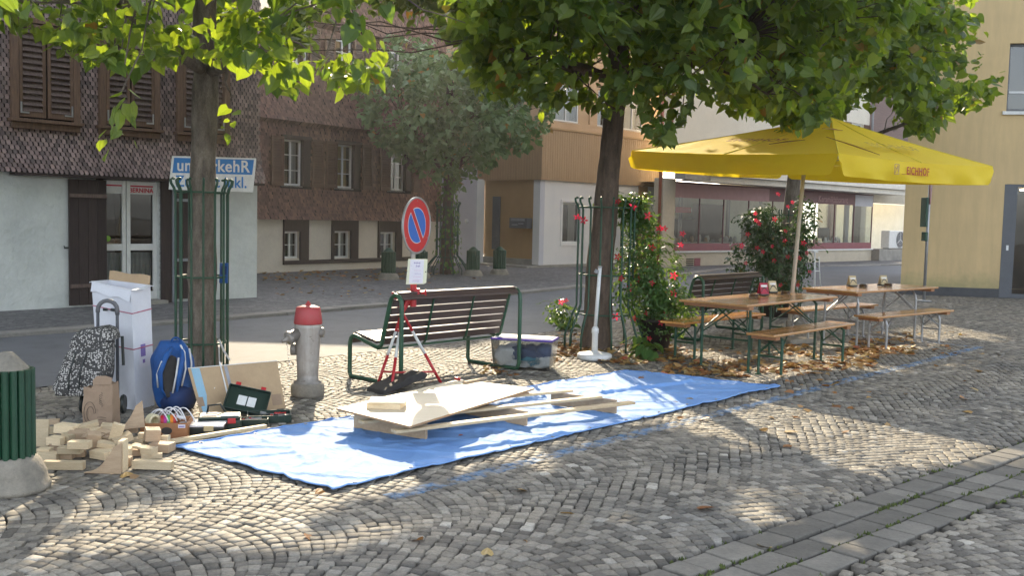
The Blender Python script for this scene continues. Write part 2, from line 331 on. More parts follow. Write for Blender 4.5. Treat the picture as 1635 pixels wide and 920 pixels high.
def cobble_mat():
    m,t,out=nodes('granite cobbles'); v=coord(t,geo=True)
    a=t.nodes.new('ShaderNodeAttribute'); a.attribute_name='rv'
    base=ramp(t,a.outputs['Fac'],[(0,(.10,.094,.085)),(.25,(.155,.146,.132)),(.5,(.20,.187,.165)),(.75,(.25,.232,.20)),(.985,(.30,.285,.255)),(.992,(.44,.42,.38))])
    n=tex(t,60,4,.75,v); g=ramp(t,n,[(.3,(.72,)*3),(.7,(1.28,)*3)]); base=mixc(t,1.,base,g,'MULTIPLY')
    n=tex(t,.7,4,.6,v); g=ramp(t,n,[(.3,(.72,.74,.76)),(.7,(1.2,1.14,1.05))]); base=mixc(t,1.,base,g,'MULTIPLY')
    # blue painted bay line, worn
    sep=t.nodes.new('ShaderNodeSeparateXYZ'); t.links.new(coord(t,geo=True),sep.inputs[0]); X,Y=sep.outputs[0],sep.outputs[1]
    S=math_(t,'ADD',math_(t,'MULTIPLY',X,ES[0]),math_(t,'MULTIPLY',Y,ES[1])); T=math_(t,'ADD',math_(t,'MULTIPLY',X,ET[0]),math_(t,'MULTIPLY',Y,ET[1]))
    d1=math_(t,'LESS_THAN',math_(t,'ABSOLUTE',math_(t,'ADD',T,4.40)),.065)
    d1=math_(t,'MULTIPLY',d1,math_(t,'GREATER_THAN',S,3.85)); d1=math_(t,'MULTIPLY',d1,math_(t,'LESS_THAN',S,14.62))
    d2=math_(t,'MULTIPLY',math_(t,'LESS_THAN',math_(t,'ABSOLUTE',math_(t,'SUBTRACT',S,14.55)),.06),math_(t,'LESS_THAN',T,-4.4))
    d2=math_(t,'MULTIPLY',d2,math_(t,'GREATER_THAN',T,-6.6))
    d=math_(t,'MAXIMUM',d1,d2)
    wn=ramp(t,tex(t,9,5,.7,v),[(.42,(0,0,0)),(.60,(1,1,1))]); k=math_(t,'MULTIPLY',d,wn); k=math_(t,'MULTIPLY',k,.6)
    base=mixc(t,k,base,(.075,.23,.46))
    b=t.nodes.new('ShaderNodeBsdfPrincipled'); t.links.new(base,b.inputs[0]); b.inputs['Specular IOR Level'].default_value=.22
    n2=tex(t,25,3,.7,v); rr=math_(t,'MULTIPLY_ADD',n2,.3,.55); t.links.new(rr,b.inputs['Roughness'])
    bn=t.nodes.new('ShaderNodeBump'); bn.inputs['Strength'].default_value=.5; bn.inputs['Distance'].default_value=.006
    t.links.new(tex(t,45,5,.7,v),bn.inputs['Height']); t.links.new(bn.outputs[0],b.inputs['Normal'])
    t.links.new(b.outputs[0],out.inputs[0]); return m
def asphalt_mat(name,c,c2,cob=False):
    m,t,out=nodes(name); v=coord(t,geo=True)
    n=tex(t,.5,5,.6,v); k=mixc(t,ramp(t,n,[(.35,(0,0,0)),(.65,(1,1,1))]),c,c2)
    k=mixc(t,1.,k,ramp(t,tex(t,2.6,6,.75,v,dist=.8),[(.30,(.80,.80,.80)),(.5,(1,1,1)),(.75,(1.08,)*3)]),'MULTIPLY')
    g=ramp(t,tex(t,120,3,.8,v),[(.3,(.8,)*3),(.7,(1.25,)*3)]); k=mixc(t,1.,k,g,'MULTIPLY')
    b=t.nodes.new('ShaderNodeBsdfPrincipled')
    bn=t.nodes.new('ShaderNodeBump'); bn.inputs['Strength'].default_value=.6; bn.inputs['Distance'].default_value=.004
    if cob:
        vo=t.nodes.new('ShaderNodeTexVoronoi'); vo.feature='DISTANCE_TO_EDGE'; vo.inputs['Scale'].default_value=9; t.links.new(coord(t,geo=True),vo.inputs['Vector'])
        e=ramp(t,vo.outputs[0],[(.0,(.5,.5,.5)),(.09,(1,1,1))]); k=mixc(t,1.,k,e,'MULTIPLY')
        vc=t.nodes.new('ShaderNodeTexVoronoi'); vc.inputs['Scale'].default_value=9; t.links.new(coord(t,geo=True),vc.inputs['Vector'])
        g2=ramp(t,vc.outputs['Color'],[(.2,(.75,.75,.77)),(.95,(1.3,1.28,1.25))]); k=mixc(t,1.,k,g2,'MULTIPLY')
        t.links.new(e,bn.inputs['Height']); bn.inputs['Distance'].default_value=.012
    else: t.links.new(tex(t,160,3,.8,v),bn.inputs['Height'])
    t.links.new(k,b.inputs[0]); b.inputs['Roughness'].default_value=.8; t.links.new(bn.outputs[0],b.inputs['Normal']); t.links.new(b.outputs[0],out.inputs[0]); return m
m_road=asphalt_mat('road asphalt',(.150,.154,.166),(.125,.13,.142)); m_walk=asphalt_mat('pavement setts',(.175,.17,.17),(.14,.138,.14),True)
def sheet(name,poly,z,mat):
    b=MB(); b.add([(x,y,z) for x,y in poly],[tuple(range(len(poly)))]); o=b.build(name,mat); return struct(o)
g=MB(); g.add([(-100,-60,-.035),(110,-60,-.035),(110,120,-.035),(-100,120,-.035)],[(0,1,2,3)]); struct(g.build('ground',ground_mat()))
# road: quad strip between near and far edge
rb=MB(); ys=[-19,-8,0,5,9.08,11.02,12.41,14.1,14.95,17.77,19.2,21.31,22.86,25.24,26.6]
vv=[];ff=[]
for q in ys: vv+= [(interp_edge(far_edge,q),q,0),(interp_edge(near_edge,q),q,0)]
ff=[(2*i,2*i+1,2*i+3,2*i+2) for i in range(len(ys)-1)]
rb.add(vv,ff)
rb.add([(interp_edge(far_edge,26.6),26.6,0),(10.1,26.6,0),(40,36,0),(50,60,0),(15.7,40.8,0),(11.03,37.4,0),(7.4,34.2,0),(4.41,28.43,0)],[(0,1,2,3,4,5,6,7)])
struct(rb.build('road',m_road))
WZ=.045
pv=MB(); pts=[(x,y) for x,y in far_edge]
pv.add([(x-.26,y+.16,WZ) for x,y in pts]+[(x-60,y+40,WZ) for x,y in pts],[(i,i+1,len(pts)+i+1,len(pts)+i) for i in range(len(pts)-1)])
struct(pv.build('pavement',m_walk))
kb=MB(); L=0
for (x0,y0),(x1,y1) in zip(far_edge[1:-1],far_edge[2:]):
    v=Vector((x1-x0,y1-y0)); n=max(1,int(min(v.length,30)/1.1)); d=v/ (v.length) ; q=v.length/n
    for i in range(n):
        c=Vector((x0,y0))+d*(q*(i+.5)); nn=Vector((-d.y,d.x))*.14; j=rnd.uniform(-.006,.006)
        kb.box((c.x+nn.x,c.y+nn.y,WZ/2-.02+.004+j),(q-.012,.28+rnd.uniform(-.01,.01),WZ+.045),(0,0,math.atan2(d.y,d.x)+rnd.uniform(-.006,.006)))
v=Vector((far_edge[1][0]-far_edge[0][0],far_edge[1][1]-far_edge[0][1])); d=v.normalized()
for i in range(14):
    c=Vector(far_edge[1])-d*(1.1*(i+.5)); kb.box((c.x-d.y*.14,c.y+d.x*.14,WZ/2-.02+.004),(1.088,.28,WZ+.045),(0,0,math.atan2(d.y,d.x)))
M_['kerb']=pm('granite kerb',(.30,.28,.255),(.20,.19,.175),.8,2.5,bump=.4,bscale=60,rv=.15,fine=.15)
struct(kb.build('kerb',M_['kerb'],bevel=.012))
# cobbles
def cobbles():
    rs=np.random.RandomState(3); W=1.26; sag=.33; r=(W*W/4+sag*sag)/(2*sag); ph=math.asin(W/2/r); n=20
    P=[]
    for bi in range(-30,22):
        tc=(bi+.5)*W
        for k in range(-90,420):
            s0=k*.0735+(bi%3)*.031
            for j in range(n):
                f=-ph+2*ph*(j+.5)/n+(.5 if k%2 else 0)*2*ph/n*.9
                if f>ph: f-=2*ph
                P.append((s0+r*math.cos(f)-r,tc+r*math.sin(f),f))
    P=np.array(P); X=P[:,0]*ES[0]+P[:,1]*ET[0]; Y=P[:,0]*ES[1]+P[:,1]*ET[1]; F=P[:,2]
    ne=np.interp(Y,[e[1] for e in near_edge],[e[0] for e in near_edge])
    a=R(47.5); u=(X-.8)*math.sin(a)+(Y-4.77)*math.cos(a); v_=(X-.8)*math.cos(a)-(Y-4.77)*math.sin(a)
    keep=(X>ne+.03)&(Y>3.4)&(Y<26.4)&(np.abs(X)<.56*Y+3.0)&~((v_>-.03)&(v_<.60)&(u<14))
    X,Y,F=X[keep],Y[keep],F[keep]; n=len(X); print('cobbles',n)
    hw=.0340+rs.uniform(-.005,.003,n); hd=.0345*np.cos(F*.75)+rs.uniform(-.0035,.0015,n)
    th=rs.uniform(-.09,.09,n)+math.atan2(ES[1],ES[0])-F   # radial dir angle
    z=rs.normal(0,.0018,n)+.012*np.sin(X*1.3)*np.cos(Y*.9)*.5
    tx,ty=rs.normal(0,.022,n),rs.normal(0,.022,n)
    cr_,sr=np.cos(th),np.sin(th)
    V=np.zeros((n,12,3)); sg=[(-1,-1),(1,-1),(1,1),(-1,1)]
    for q,(i,j) in enumerate(sg):
        ju=rs.uniform(-.0065,.0065,n); jv=rs.uniform(-.0065,.0065,n)
        for lay,(ins,dz) in enumerate(((.0055,0.),(.0,-.005),(.0,-.035))):
            uu=i*(hd-ins)+ju; vv=j*(hw-ins)+jv
            V[:,lay*4+q,0]=X+uu*cr_-vv*sr; V[:,lay*4+q,1]=Y+uu*sr+vv*cr_; V[:,lay*4+q,2]=z+dz+(tx*uu+ty*vv if lay<2 else 0)
    fs=[(0,1,2,3)]+[(a+4,(a+1)%4+4,(a+1)%4,a) for a in range(4)]+[(a+8,(a+1)%4+8,(a+1)%4+4,a+4) for a in range(4)]
    fs=np.array(fs); A=(np.arange(n)[:,None,None]*12+fs[None]).reshape(-1)
    me=bpy.data.meshes.new('cobblestone_paving'); me.vertices.add(n*12); me.vertices.foreach_set('co',V.reshape(-1))
    nf=n*9; me.loops.add(nf*4); me.loops.foreach_set('vertex_index',A.astype(np.int32)); me.polygons.add(nf)
    me.polygons.foreach_set('loop_start',np.arange(0,nf*4,4,dtype=np.int32)); me.polygons.foreach_set('loop_total',np.full(nf,4,dtype=np.int32))
    me.update(calc_edges=True); at_=me.attributes.new('rv','FLOAT','FACE'); at_.data.foreach_set('value',np.repeat(rs.uniform(0,1,n),9).astype(np.float32))
    me.materials.append(m_cob); o=bpy.data.objects.new('cobblestone_paving',me); col.objects.link(o); struct(o)
m_cob=cobble_mat(); cobbles()
# drainage strip of larger slabs
sb=MB(); a=R(47.5); e=Vector((math.sin(a),math.cos(a))); nn=Vector((math.cos(a),-math.sin(a)))
for row,(v0,v1) in enumerate(((0,.185),(.20,.375),(.39,.57))):
    u=-3.0+row*.13
    while u<13.5:
        Lg=rnd.uniform(.14,.36); c=Vector((.8,4.77))+e*(u+Lg/2)+nn*((v0+v1)/2)
        sb.box((c.x,c.y,-.022+rnd.uniform(-.004,.004)-(.008 if row==1 else 0)),(Lg-rnd.uniform(.008,.02),v1-v0-rnd.uniform(.0,.016),.045),(rnd.uniform(-.015,.015),rnd.uniform(-.015,.015),math.atan2(e.y,e.x)+rnd.uniform(-.01,.01)))
        u+=Lg
M_['slab']=pm('worn granite slab',(.172,.160,.138),(.115,.107,.093),.75,4,bump=.45,bscale=50,rv=.3,fine=.2)
struct(sb.build('drainage_channel',M_['slab'],bevel=.008))
# moss in the joints of the strip
mo=MB()
for i in range(620):
    u=rnd.uniform(-2.2,7); v=rnd.choice((-.012,.192,.192,.382,.382,.58))+rnd.gauss(0,.006)
    if noise.noise(Vector((u*1.3,v*6,0)))<-.02: continue
    c=Vector((.8,4.77))+e*u+nn*v
    for k in range(3):
        an=rnd.uniform(0,6.28); q=rnd.uniform(.006,.013); o_=Vector((c.x+rnd.gauss(0,.012),c.y+rnd.gauss(0,.012),0)); 
        mo.add([o_+Vector((q*math.cos(an+j),q*math.sin(an+j),-.012)) for j in (0,2.1,4.2)]+[o_+Vector((0,0,rnd.uniform(.0,.012)))],[(0,1,3),(1,2,3),(2,0,3)])
M_['moss']=pm('joint moss',(.06,.085,.02),(.10,.12,.03),.9,8,rv=.3)
tag(mo.build('moss',M_['moss']),'green moss growing in the joints of the slab strip','moss',kind='stuff')
# ------------------------------------------------------------------ buildings
def wall_holes(b,x0,x1,z0,z1,holes,y=0,depth=.2,mi=0,reveal=1):
    xs=sorted(set([x0,x1]+[h[i] for h in holes for i in (0,1)])); zs=sorted(set([z0,z1]+[h[i] for h in holes for i in (2,3)]))
    xs=[q for q in xs if x0<=q<=x1]; zs=[q for q in zs if z0<=q<=z1]
    for xa,xb in zip(xs,xs[1:]):
        for za,zb in zip(zs,zs[1:]):
            cx,cz=(xa+xb)/2,(za+zb)/2
            if any(h[0]<cx<h[1] and h[2]<cz<h[3] for h in holes): continue
            b.add([(xa,y,za),(xb,y,za),(xb,y,zb),(xa,y,zb)],[(0,1,2,3)],mi,a=.5)
    for h in holes:
        xa,xb,za,zb=h[:4]
        b.add([(xa,y,za),(xb,y,za),(xb,y+depth,za),(xa,y+depth,za)],[(0,1,2,3)],reveal-1 if reveal else 0,a=.5)
        b.add([(xa,y,zb),(xb,y,zb),(xb,y+depth,zb),(xa,y+depth,zb)],[(3,2,1,0)],reveal-1 if reveal else 0,a=.5)
        b.add([(xa,y,za),(xa,y,zb),(xa,y+depth,zb),(xa,y+depth,za)],[(3,2,1,0)],reveal-1 if reveal else 0,a=.5)
        b.add([(xb,y,za),(xb,y,zb),(xb,y+depth,zb),(xb,y+depth,za)],[(0,1,2,3)],reveal-1 if reveal else 0,a=.5)
def window(root,x0,x1,z0,z1,y,cols=2,rows=3,fw=.055,mw=.022,mat=None,glass=None,curt=None,sill=True,name='window',midbar=None,back=.5,curtain_cov=(0,1)):
    mat=mat or M_['white_frame']; b=MB(); d=.05
    b.bb(x0,x0+fw,y,y+d,z0,z1); b.bb(x1-fw,x1,y,y+d,z0,z1); b.bb(x0+fw,x1-fw,y,y+d,z0,z0+fw); b.bb(x0+fw,x1-fw,y,y+d,z1-fw,z1)
    for i in range(1,cols):
        cx=x0+(x1-x0)*i/cols; wd=fw*.85; b.bb(cx-wd/2,cx+wd/2,y-.006,y+d-.01,z0+fw,z1-fw)
    for j in range(1,rows):
        cz=z0+(z1-z0)*j/rows; xs_=[x0+fw]+[q for i in range(1,cols) for q in (x0+(x1-x0)*i/cols-fw*.43,x0+(x1-x0)*i/cols+fw*.43)]+[x1-fw]
        for k in range(0,len(xs_),2): b.bb(xs_[k],xs_[k+1],y+.008,y+.034,cz-mw/2,cz+mw/2)
    if sill: b.bb(x0-.03,x1+.03,y-.06,y+.01,z0-.035,z0-.002)
    w_=b.build(name,mat,root,bevel=.004)
    p=MB(); p.add([(x0+fw,y+.022,z0+fw),(x1-fw,y+.022,z0+fw),(x1-fw,y+.022,z1-fw),(x0+fw,y+.022,z1-fw)],[(0,1,2,3)])
    p.build('pane',glass or M_['glass'],w_)
    r=MB(); r.add([(x0,y+.052,z0),(x1,y+.052,z0),(x1,y+back,z0),(x0,y+back,z0),(x0,y+.052,z1),(x1,y+.052,z1),(x1,y+back,z1),(x0,y+back,z1)],[(0,1,2,3),(4,5,6,7),(0,3,7,4),(1,2,6,5),(3,2,6,7)])
    r.build('dark_room',M_['interior'],w_)
    if curt:
        c=MB(); nseg=24
        for (a0,a1) in curtain_cov if isinstance(curtain_cov[0],tuple) else (curtain_cov,):
            P=[]
            for i in range(nseg+1):
                x=x0+fw+(x1-x0-2*fw)*(a0+(a1-a0)*i/nseg); yy=y+.13+.018*math.sin(i*2.1)
                P+=[(x,yy,z0+.01),(x,yy,z1-.01)]
            c.add(P,[(2*i,2*i+2,2*i+3,2*i+1) for i in range(nseg)],a=.5)
        c.build('curtain',curt,w_,smooth=True)
    return w_
def shutter(root,x0,x1,z0,z1,y,frame,slat,name='shutter',n=12,mid=True,tilt=-.6,rail=.06):
    b=MB(); d=.035
    b.bb(x0,x0+rail,y-d,y,z0,z1,0); b.bb(x1-rail,x1,y-d,y,z0,z1,0); b.bb(x0+rail,x1-rail,y-d,y,z1-rail,z1,0); b.bb(x0+rail,x1-rail,y-d,y,z0,z0+rail*1.6,0)
    za,zb=z0+rail*1.6,z1-rail
    for i in range(n):
        z=za+(zb-za)*(i+.5)/n; b.box(((x0+x1)/2,y-d/2,z),(x1-x0-2*rail,.006,(zb-za)/n*1.15),(tilt,0,0),1)
    b.bb(x0+rail,x1-rail,y-.003,y,za,zb,1)
    return b.build(name,[frame,slat],root)
def shingle_mb(x0,x1,z0,z1,pw,ph,holes,prof,round_=True,drop=None,jit=.1):
    b=MB(); nr=int((z1-z0)/ph); nc=int((x1-x0)/pw)+1
    for r_ in range(nr):
        z=z0+r_*ph; o0=prof(z)
        for c_ in range(-1,nc+1):
            x=x0+(c_+.5*(r_%2))*pw+rnd.uniform(-jit,jit)*pw*.3
            if x+pw<x0 or x>x1-.002: continue
            xa,xb=max(x,x0),min(x+pw*(.80 if round_ else .97),x1)
            if xb-xa<.01: continue
            cx=(xa+xb)/2
            if any(h[0]<cx<h[1] and h[2]-ph*.3<z+ph*.5<h[3] for h in holes): continue
            if drop and drop(cx,z): continue
            zt=z+ph*1.25; zb=z+rnd.uniform(-.04,.04)*ph*(1 if round_ else .8); ot=prof(zt)
            yb=-(o0+(.6 if round_ else .85)*ph*.34+rnd.uniform(0,.004)); yt=-ot-.001
            if round_: V=[(xa,yt,zt),(xb,yt,zt),(xb,yb,zb+ph*.45),(cx+pw*.25,yb,zb+ph*.08),(cx,yb,zb),(cx-pw*.25,yb,zb+ph*.08),(xa,yb,zb+ph*.45)]
            else: V=[(xa,yt,zt),(xb,yt,zt),(xb,yb,zb),(xa,yb,zb)]
            n=len(V); lo=[(q[0],q[1]+.012,q[2]+.001) for q in V[2:]]
            b.add(V+lo,[tuple(range(n))[::-1]]+[(2+i,3+i,n+1+i,n+i) for i in range(n-3)])
    return b
M_['shingle']=pm('scalloped shingle',(.27,.195,.175),(.15,.10,.09),.55,1.2,bump=.0,rv=.5,fine=.2,spec=.6)
M_['shingle2']=pm('brown wall shingle',(.21,.115,.088),(.145,.08,.064),.75,1.6,rv=.3,fine=.2)
M_['backing']=pm('dark batten backing',(.02,.015,.014),None,.9)
# --- B1 old shingle house
def house1():
    az=.7255; o=Vector((-4.73,18.52,0)); rz=PI/2-az
    t=thing('shingled_house','old house at left clad in small scalloped dark shingles above a rough white wall','house',o,rz)
    X0=-16
    door=(-2.93,-1.93,.1,2.11); rs=(-1.72,-1.22,.05,2.02)
    b=MB(); wall_holes(b,X0,0,0,2.25,[(-2.93,-1.93,.1,2.11)],0,.25)
    b.add([(0,0,0),(0,9,0),(0,9,2.25),(0,0,2.25)],[(0,1,2,3)],0,a=.5)
    b.build('plaster_wall',M_['plaster_white'],t)
    b=MB(); b.add([(X0,-.02,2.16),(0,-.02,2.16),(0,-.02,7.5),(X0,-.02,7.5)],[(0,1,2,3)]); b.add([(.02,0,2.2),(.02,9,2.2),(.02,9,7.5),(.02,4.5,9.4),(.02,0,7.5)],[(0,1,2,3,4)])
    b.add([(X0,-.02,2.16),(.02,-.02,2.16),(.02,0,2.25),(X0,0,2.25)],[(0,1,2,3)])
    b.build('shingle_backing',M_['backing'],t)
    wins=[(-4.36,-3.36,3.02,4.42),(-3.0,-2.0,3.02,4.42),(-1.64,-.66,3.02,4.42)]
    prof=lambda z: .03+.20*max(0,1-(z-2.16)/.75)**2
    s=shingle_mb(-5.9,.03,2.15,5.7,.080,.068,wins,prof); s.build('shingles',M_['shingle'],t)
    b=MB(); b.bb(-4.4,0.0,-.24,-.02,2.11,2.15); b.build('drip_board',M_['dark_wood'],t)
    for (x0,x1,z0,z1) in wins:
        f=MB(); f.bb(x0-.02,x0+.085,-.11,.0,z0-.05,z1+.06); f.bb(x1-.085,x1+.02,-.11,.0,z0-.05,z1+.06); f.bb(x0+.085,x1-.085,-.11,0,z1,z1+.08); f.bb(x0-.06,x1+.06,-.16,-.02,z0-.10,z0-.05); f.bb(x0-.02,x1+.02,-.10,-.02,z0-.2,z0-.102)
        w_=f.build('window',M_['orange_wood'],t,bevel=.006)
        m_=(x0+x1)/2
        shutter(w_,x0+.09,m_-.015,z0-.02,z1-.02,-.07,M_['orange_wood'],M_['old_wood'],n=14,rail=.05)
        shutter(w_,m_+.015,x1-.09,z0-.02,z1-.02,-.07,M_['orange_wood'],M_['old_wood'],n=14,rail=.05)
        for q,sx in ((x0+.10,1),(x1-.10,-1)):
            h=MB(); h.bb(min(q,q+sx*.13),max(q,q+sx*.13),-.118,-.106,z0+.03,z0+.055); h.bb(min(q,q+sx*.025),max(q,q+sx*.025),-.118,-.106,z0+.055,z0+.2)
            h.build('hinge_bracket',M_['galv'],w_)
    # door posts
    b=MB(); b.bb(-1.93,-1.74,-.05,.05,0,2.15); b.bb(-3.05,-1.74,-.06,.05,2.112,2.16); b.bb(-3.05,-2.93,-.03,.05,.05,2.11)
    b.build('door_posts',M_['dark_wood'],t,bevel=.008)
    b=MB(); b.bb(-2.95,-1.9,-.22,.2,0,.1); b.build('door_step',M_['plinth'],t,bevel=.01)
    # glazed double door
    y=.1; b=MB(); fw=.065
    for (x0,x1) in ((-2.92,-2.49),(-2.475,-1.935)):
        b.bb(x0,x0+fw,y,y+.05,.1,2.1); b.bb(x1-fw,x1,y,y+.05,.1,2.1); b.bb(x0+fw,x1-fw,y,y+.05,.1,.24); b.bb(x0+fw,x1-fw,y,y+.05,.94,1.05); b.bb(x0+fw,x1-fw,y,y+.05,2.03,2.1)
    d=b.build('glazed_door',M_['white_frame'],t,bevel=.004)
    p=MB()
    for (x0,x1) in ((-2.92+fw,-2.49-fw),(-2.475+fw,-1.935-fw)):
        for (z0,z1) in ((.24,.94),(1.05,2.03)): p.add([(x0,y+.03,z0),(x1,y+.03,z0),(x1,y+.03,z1),(x0,y+.03,z1)],[(0,1,2,3)])
    p.build('pane',M_['glass'],d)
    p=MB(); p.bb(-2.475+fw,-1.935-fw,y+.012,y+.02,1.885,2.03,0); p.bb(-2.92+fw,-2.49-fw,y+.012,y+.02,1.885,2.03,0); p.bb(-2.475+fw,-1.935-fw,y+.008,y+.018,2.005,2.03,1); p.bb(-2.92+fw,-2.49-fw,y+.008,y+.018,2.005,2.03,1)
    sg=p.build('door_banner',[M_['white_frame'],M_['bernina']],d)
    text('BERNINA',.105,M_['bernina'],sg,(-2.215,y+.004,1.945),bold=.003,sx=.95,spc=1.06)
    p=MB(); p.lathe([(.001,0),(.048,0),(.048,.004),(.001,.004)],(0,0,0),20); q=p.build('round_sticker',M_['sticker'],d,loc=(-2.80,y+.012,1.14),rot=(PI/2,0,0))
    r=MB(); r.add([(-2.93,y+.06,.1),(-1.93,y+.06,.1),(-1.93,1.6,.1),(-2.93,1.6,.1),(-2.93,y+.06,2.11),(-1.93,y+.06,2.11),(-1.93,1.6,2.11),(-2.93,1.6,2.11)],[(0,1,2,3),(4,5,6,7),(0,3,7,4),(1,2,6,5),(3,2,6,7)]); r.build('dark_room',M_['interior'],d)
    c=MB(); P=[]
    for i in range(61): P+=[(-2.9+.95*i/60,y+.16+.02*math.sin(i*1.3),.12),(-2.9+.95*i/60,y+.16+.02*math.sin(i*1.3),.9)]
    c.add(P,[(2*i,2*i+2,2*i+3,2*i+1) for i in range(60)],a=.5); c.build('curtain',M_['curtain'],d,smooth=True)
    # open plank shutter beside door
    b=MB()
    for i in range(4): b.bb(-3.53+i*.155,-3.53+(i+1)*.155-.004,-.09,-.055,.08,2.09)
    b.bb(-3.52,-2.92,-.115,-.09,.36,.42,1); b.bb(-3.52,-2.92,-.115,-.09,1.80,1.86,1)
    b.build('plank_shutter',[M_['dark_wood'],M_['old_wood']],t,bevel=.004)
    b=MB(); b.box((-3.57,-.07,1.0),(.06,.02,.03)); b.tube([(-3.6,-.1,.99),(-3.6,-.06,1.03)],.008); b.build('shutter_catch',M_['black_plastic'],t)
    b=MB()
    for i in range(3): b.bb(-1.70+i*.155,-1.70+(i+1)*.155-.004,-.09,-.055,.1,2.0)
    b.bb(-1.735,-1.705,-.10,-.04,.05,2.02,1); b.bb(-1.69,-1.25,-.11,-.09,.75,.80,1); b.bb(-1.69,-1.25,-.11,-.09,1.78,1.83,1)
    b.build('plank_shutter',[M_['dark_wood'],M_['grey_plastic']],t,bevel=.004)
    b=MB(); b.add([(X0-.5,-.6,7.3),(.15,-.6,7.3),(.15,4.6,9.6),(X0-.5,4.6,9.6),(X0-.5,10,7.3),(.15,10,7.3)],[(0,1,2,3),(3,2,5,4)])
    m=b.build('roof',M_['roof'],t); sm=m.modifiers.new('s','SOLIDIFY'); sm.thickness=.2
M_['sticker']=pm('lime green sticker',(.25,.5,.06),None,.5,9)
house1()
# --- B2
def house2():
    az=.6117; o=Vector((-6.47,25.44,0)); rz=PI/2-az
    t=thing('shingled_house','brown shingled house with white windows over a cream base, set back behind the street','house',o,rz)
    X0,X1=-6,7.25
    low=[(.93,1.49,.40,1.12),(2.74,3.40,.37,1.13),(4.60,5.28,.36,1.10)]
    up=[(.76,1.47,2.32,3.52),(2.68,3.38,2.32,3.52),(4.84,5.56,2.32,3.52)]
    top=[(2.55,3.2,5.35,6.35),(.9,1.55,5.45,6.5),(4.6,5.2,5.35,6.35)]
    b=MB(); wall_holes(b,X0,X1,0,1.46,low,.1,.2); b.add([(X1,.1,0),(X1,9,0),(X1,9,1.46),(X1,.1,1.46)],[(0,1,2,3)],a=.5)
    b.build('plaster_wall',M_['plaster_cream'],t)
    b=MB(); prev=.91
    b.bb(.91,6.0,.03,.12,.24,.35)
    for (x0,x1,z0,z1),(sx0,sx1) in zip(low,((.91,1.79),(2.66,3.69),(4.53,5.56))):
        b.bb(sx0,x0,.04,.12,.35,1.47); b.bb(x1,sx1,.04,.12,.35,1.47); b.bb(x0,x1,.04,.12,z1,1.47)
    b.build('timber_surround',M_['dark_wood'],t,bevel=.006)
    for i,(x0,x1,z0,z1) in enumerate(low): window(t,x0,x1,z0,z1,.18,2,2,curt=M_['curtain'],curtain_cov=((0,.3),(.7,1)))
    # gable wall, shingled
    def topz(x): return min(6.15+.43*(x+.2),8.5-.25*(x-5.3)) if x<5.3 else 8.5-.25*(x-5.3)
    wl=MB(); xs=[X0,-.2,.76,1.47,2.68,3.38,4.84,5.3,5.56,X1]
    hs_=[(h[0],h[1],h[2],h[3]) for h in up+top]
    wall_holes(wl,X0,X1,1.44,6.15,up+[],0,.18,0)
    wl.add([(X0,0,6.15),(X1,0,6.15),(X1,0,topz(X1)),(5.3,0,8.5),(-.2,0,6.15)],[(0,1,2,3,4)])
    wl.add([(X1,0,1.44),(X1,9,1.44),(X1,9,topz(X1)),(X1,0,topz(X1))],[(0,1,2,3)])
    wl.add([(X0,0,1.44),(X1,0,1.44),(X1,.1,1.46),(X0,.1,1.46)],[(0,1,2,3)])
    wl.build('shingle_backing',M_['backing'],t)
    def prof(z):
        q=.02
        q+=.10*max(0,1-(z-1.44)/.35)**1.5 if z>=1.43 else .1
        if z>=3.92: q+=.20*max(0,1-(z-3.92)/.75)**1.4
        if z>=6.6: q+=.20*max(0,1-(z-6.6)/.75)**1.4
        return q
    holes=[(h[0]-.03,h[1]+.27,h[2]-.05,h[3]+.1) for h in up]+[(h[0]-.06,h[1]+.06,h[2]-.05,h[3]+.05) for h in top[:]]
    s=shingle_mb(-.6,X1,1.43,8.6,.09,.088,holes,prof,False,lambda x,z:z>topz(x)-.05,jit=.8); s.build('shingles',M_['shingle2'],t)
    for i,(x0,x1,z0,z1) in enumerate(up):
        w_=window(t,x0,x1,z0,z1,.06,2,3,curt=(M_['curtain'],M_['curtain_warm'],M_['curtain'])[i],curtain_cov=((0,.35),(.62,1)) if i!=1 else ((.05,.95)) )
        b=MB(); b.bb(x0-.05,x1+.28,-.09,.0,z1+.01,z1+.1); b.bb(x1+.005,x1+.25,-.06,.0,z0,z1+.01); b.build('casing',M_['dark_wood'],w_,bevel=.005)
        sw=.42
        shutter(w_,x0-.02-sw,x0-.02,z0-.02,z1+.05,-.09,M_['brown_shutter'],M_['brown_shutter'],n=16)
        shutter(w_,x1+.27,x1+.27+sw,z0-.02,z1+.05,-.09,M_['brown_shutter'],M_['brown_shutter'],n=16)
    for (x0,x1,z0,z1) in top:
        w_=window(t,x0,x1,z0,z1,-.03,2,3,curt=M_['curtain'],back=.02+.1)
        for xa,xb in ((x0-.42,x0-.03),(x1+.03,x1+.42)): shutter(w_,xa,xb,z0,z1,-.12,M_['orange_wood'],M_['old_wood'],n=14)
    rf=MB(); z=8.85
    rf.add([(-6.5,-.35,3.5),(5.3,-.35,8.58),(5.3,11,8.58),(-6.5,11,3.5),(X1+.4,-.35,topz(X1)+.1),(X1+.4,11,topz(X1)+.1)],[(0,1,2,3),(1,4,5,2)])
    m=rf.build('roof',M_['roof'],t); sm=m.modifiers.new('s','SOLIDIFY'); sm.thickness=.1
house2()
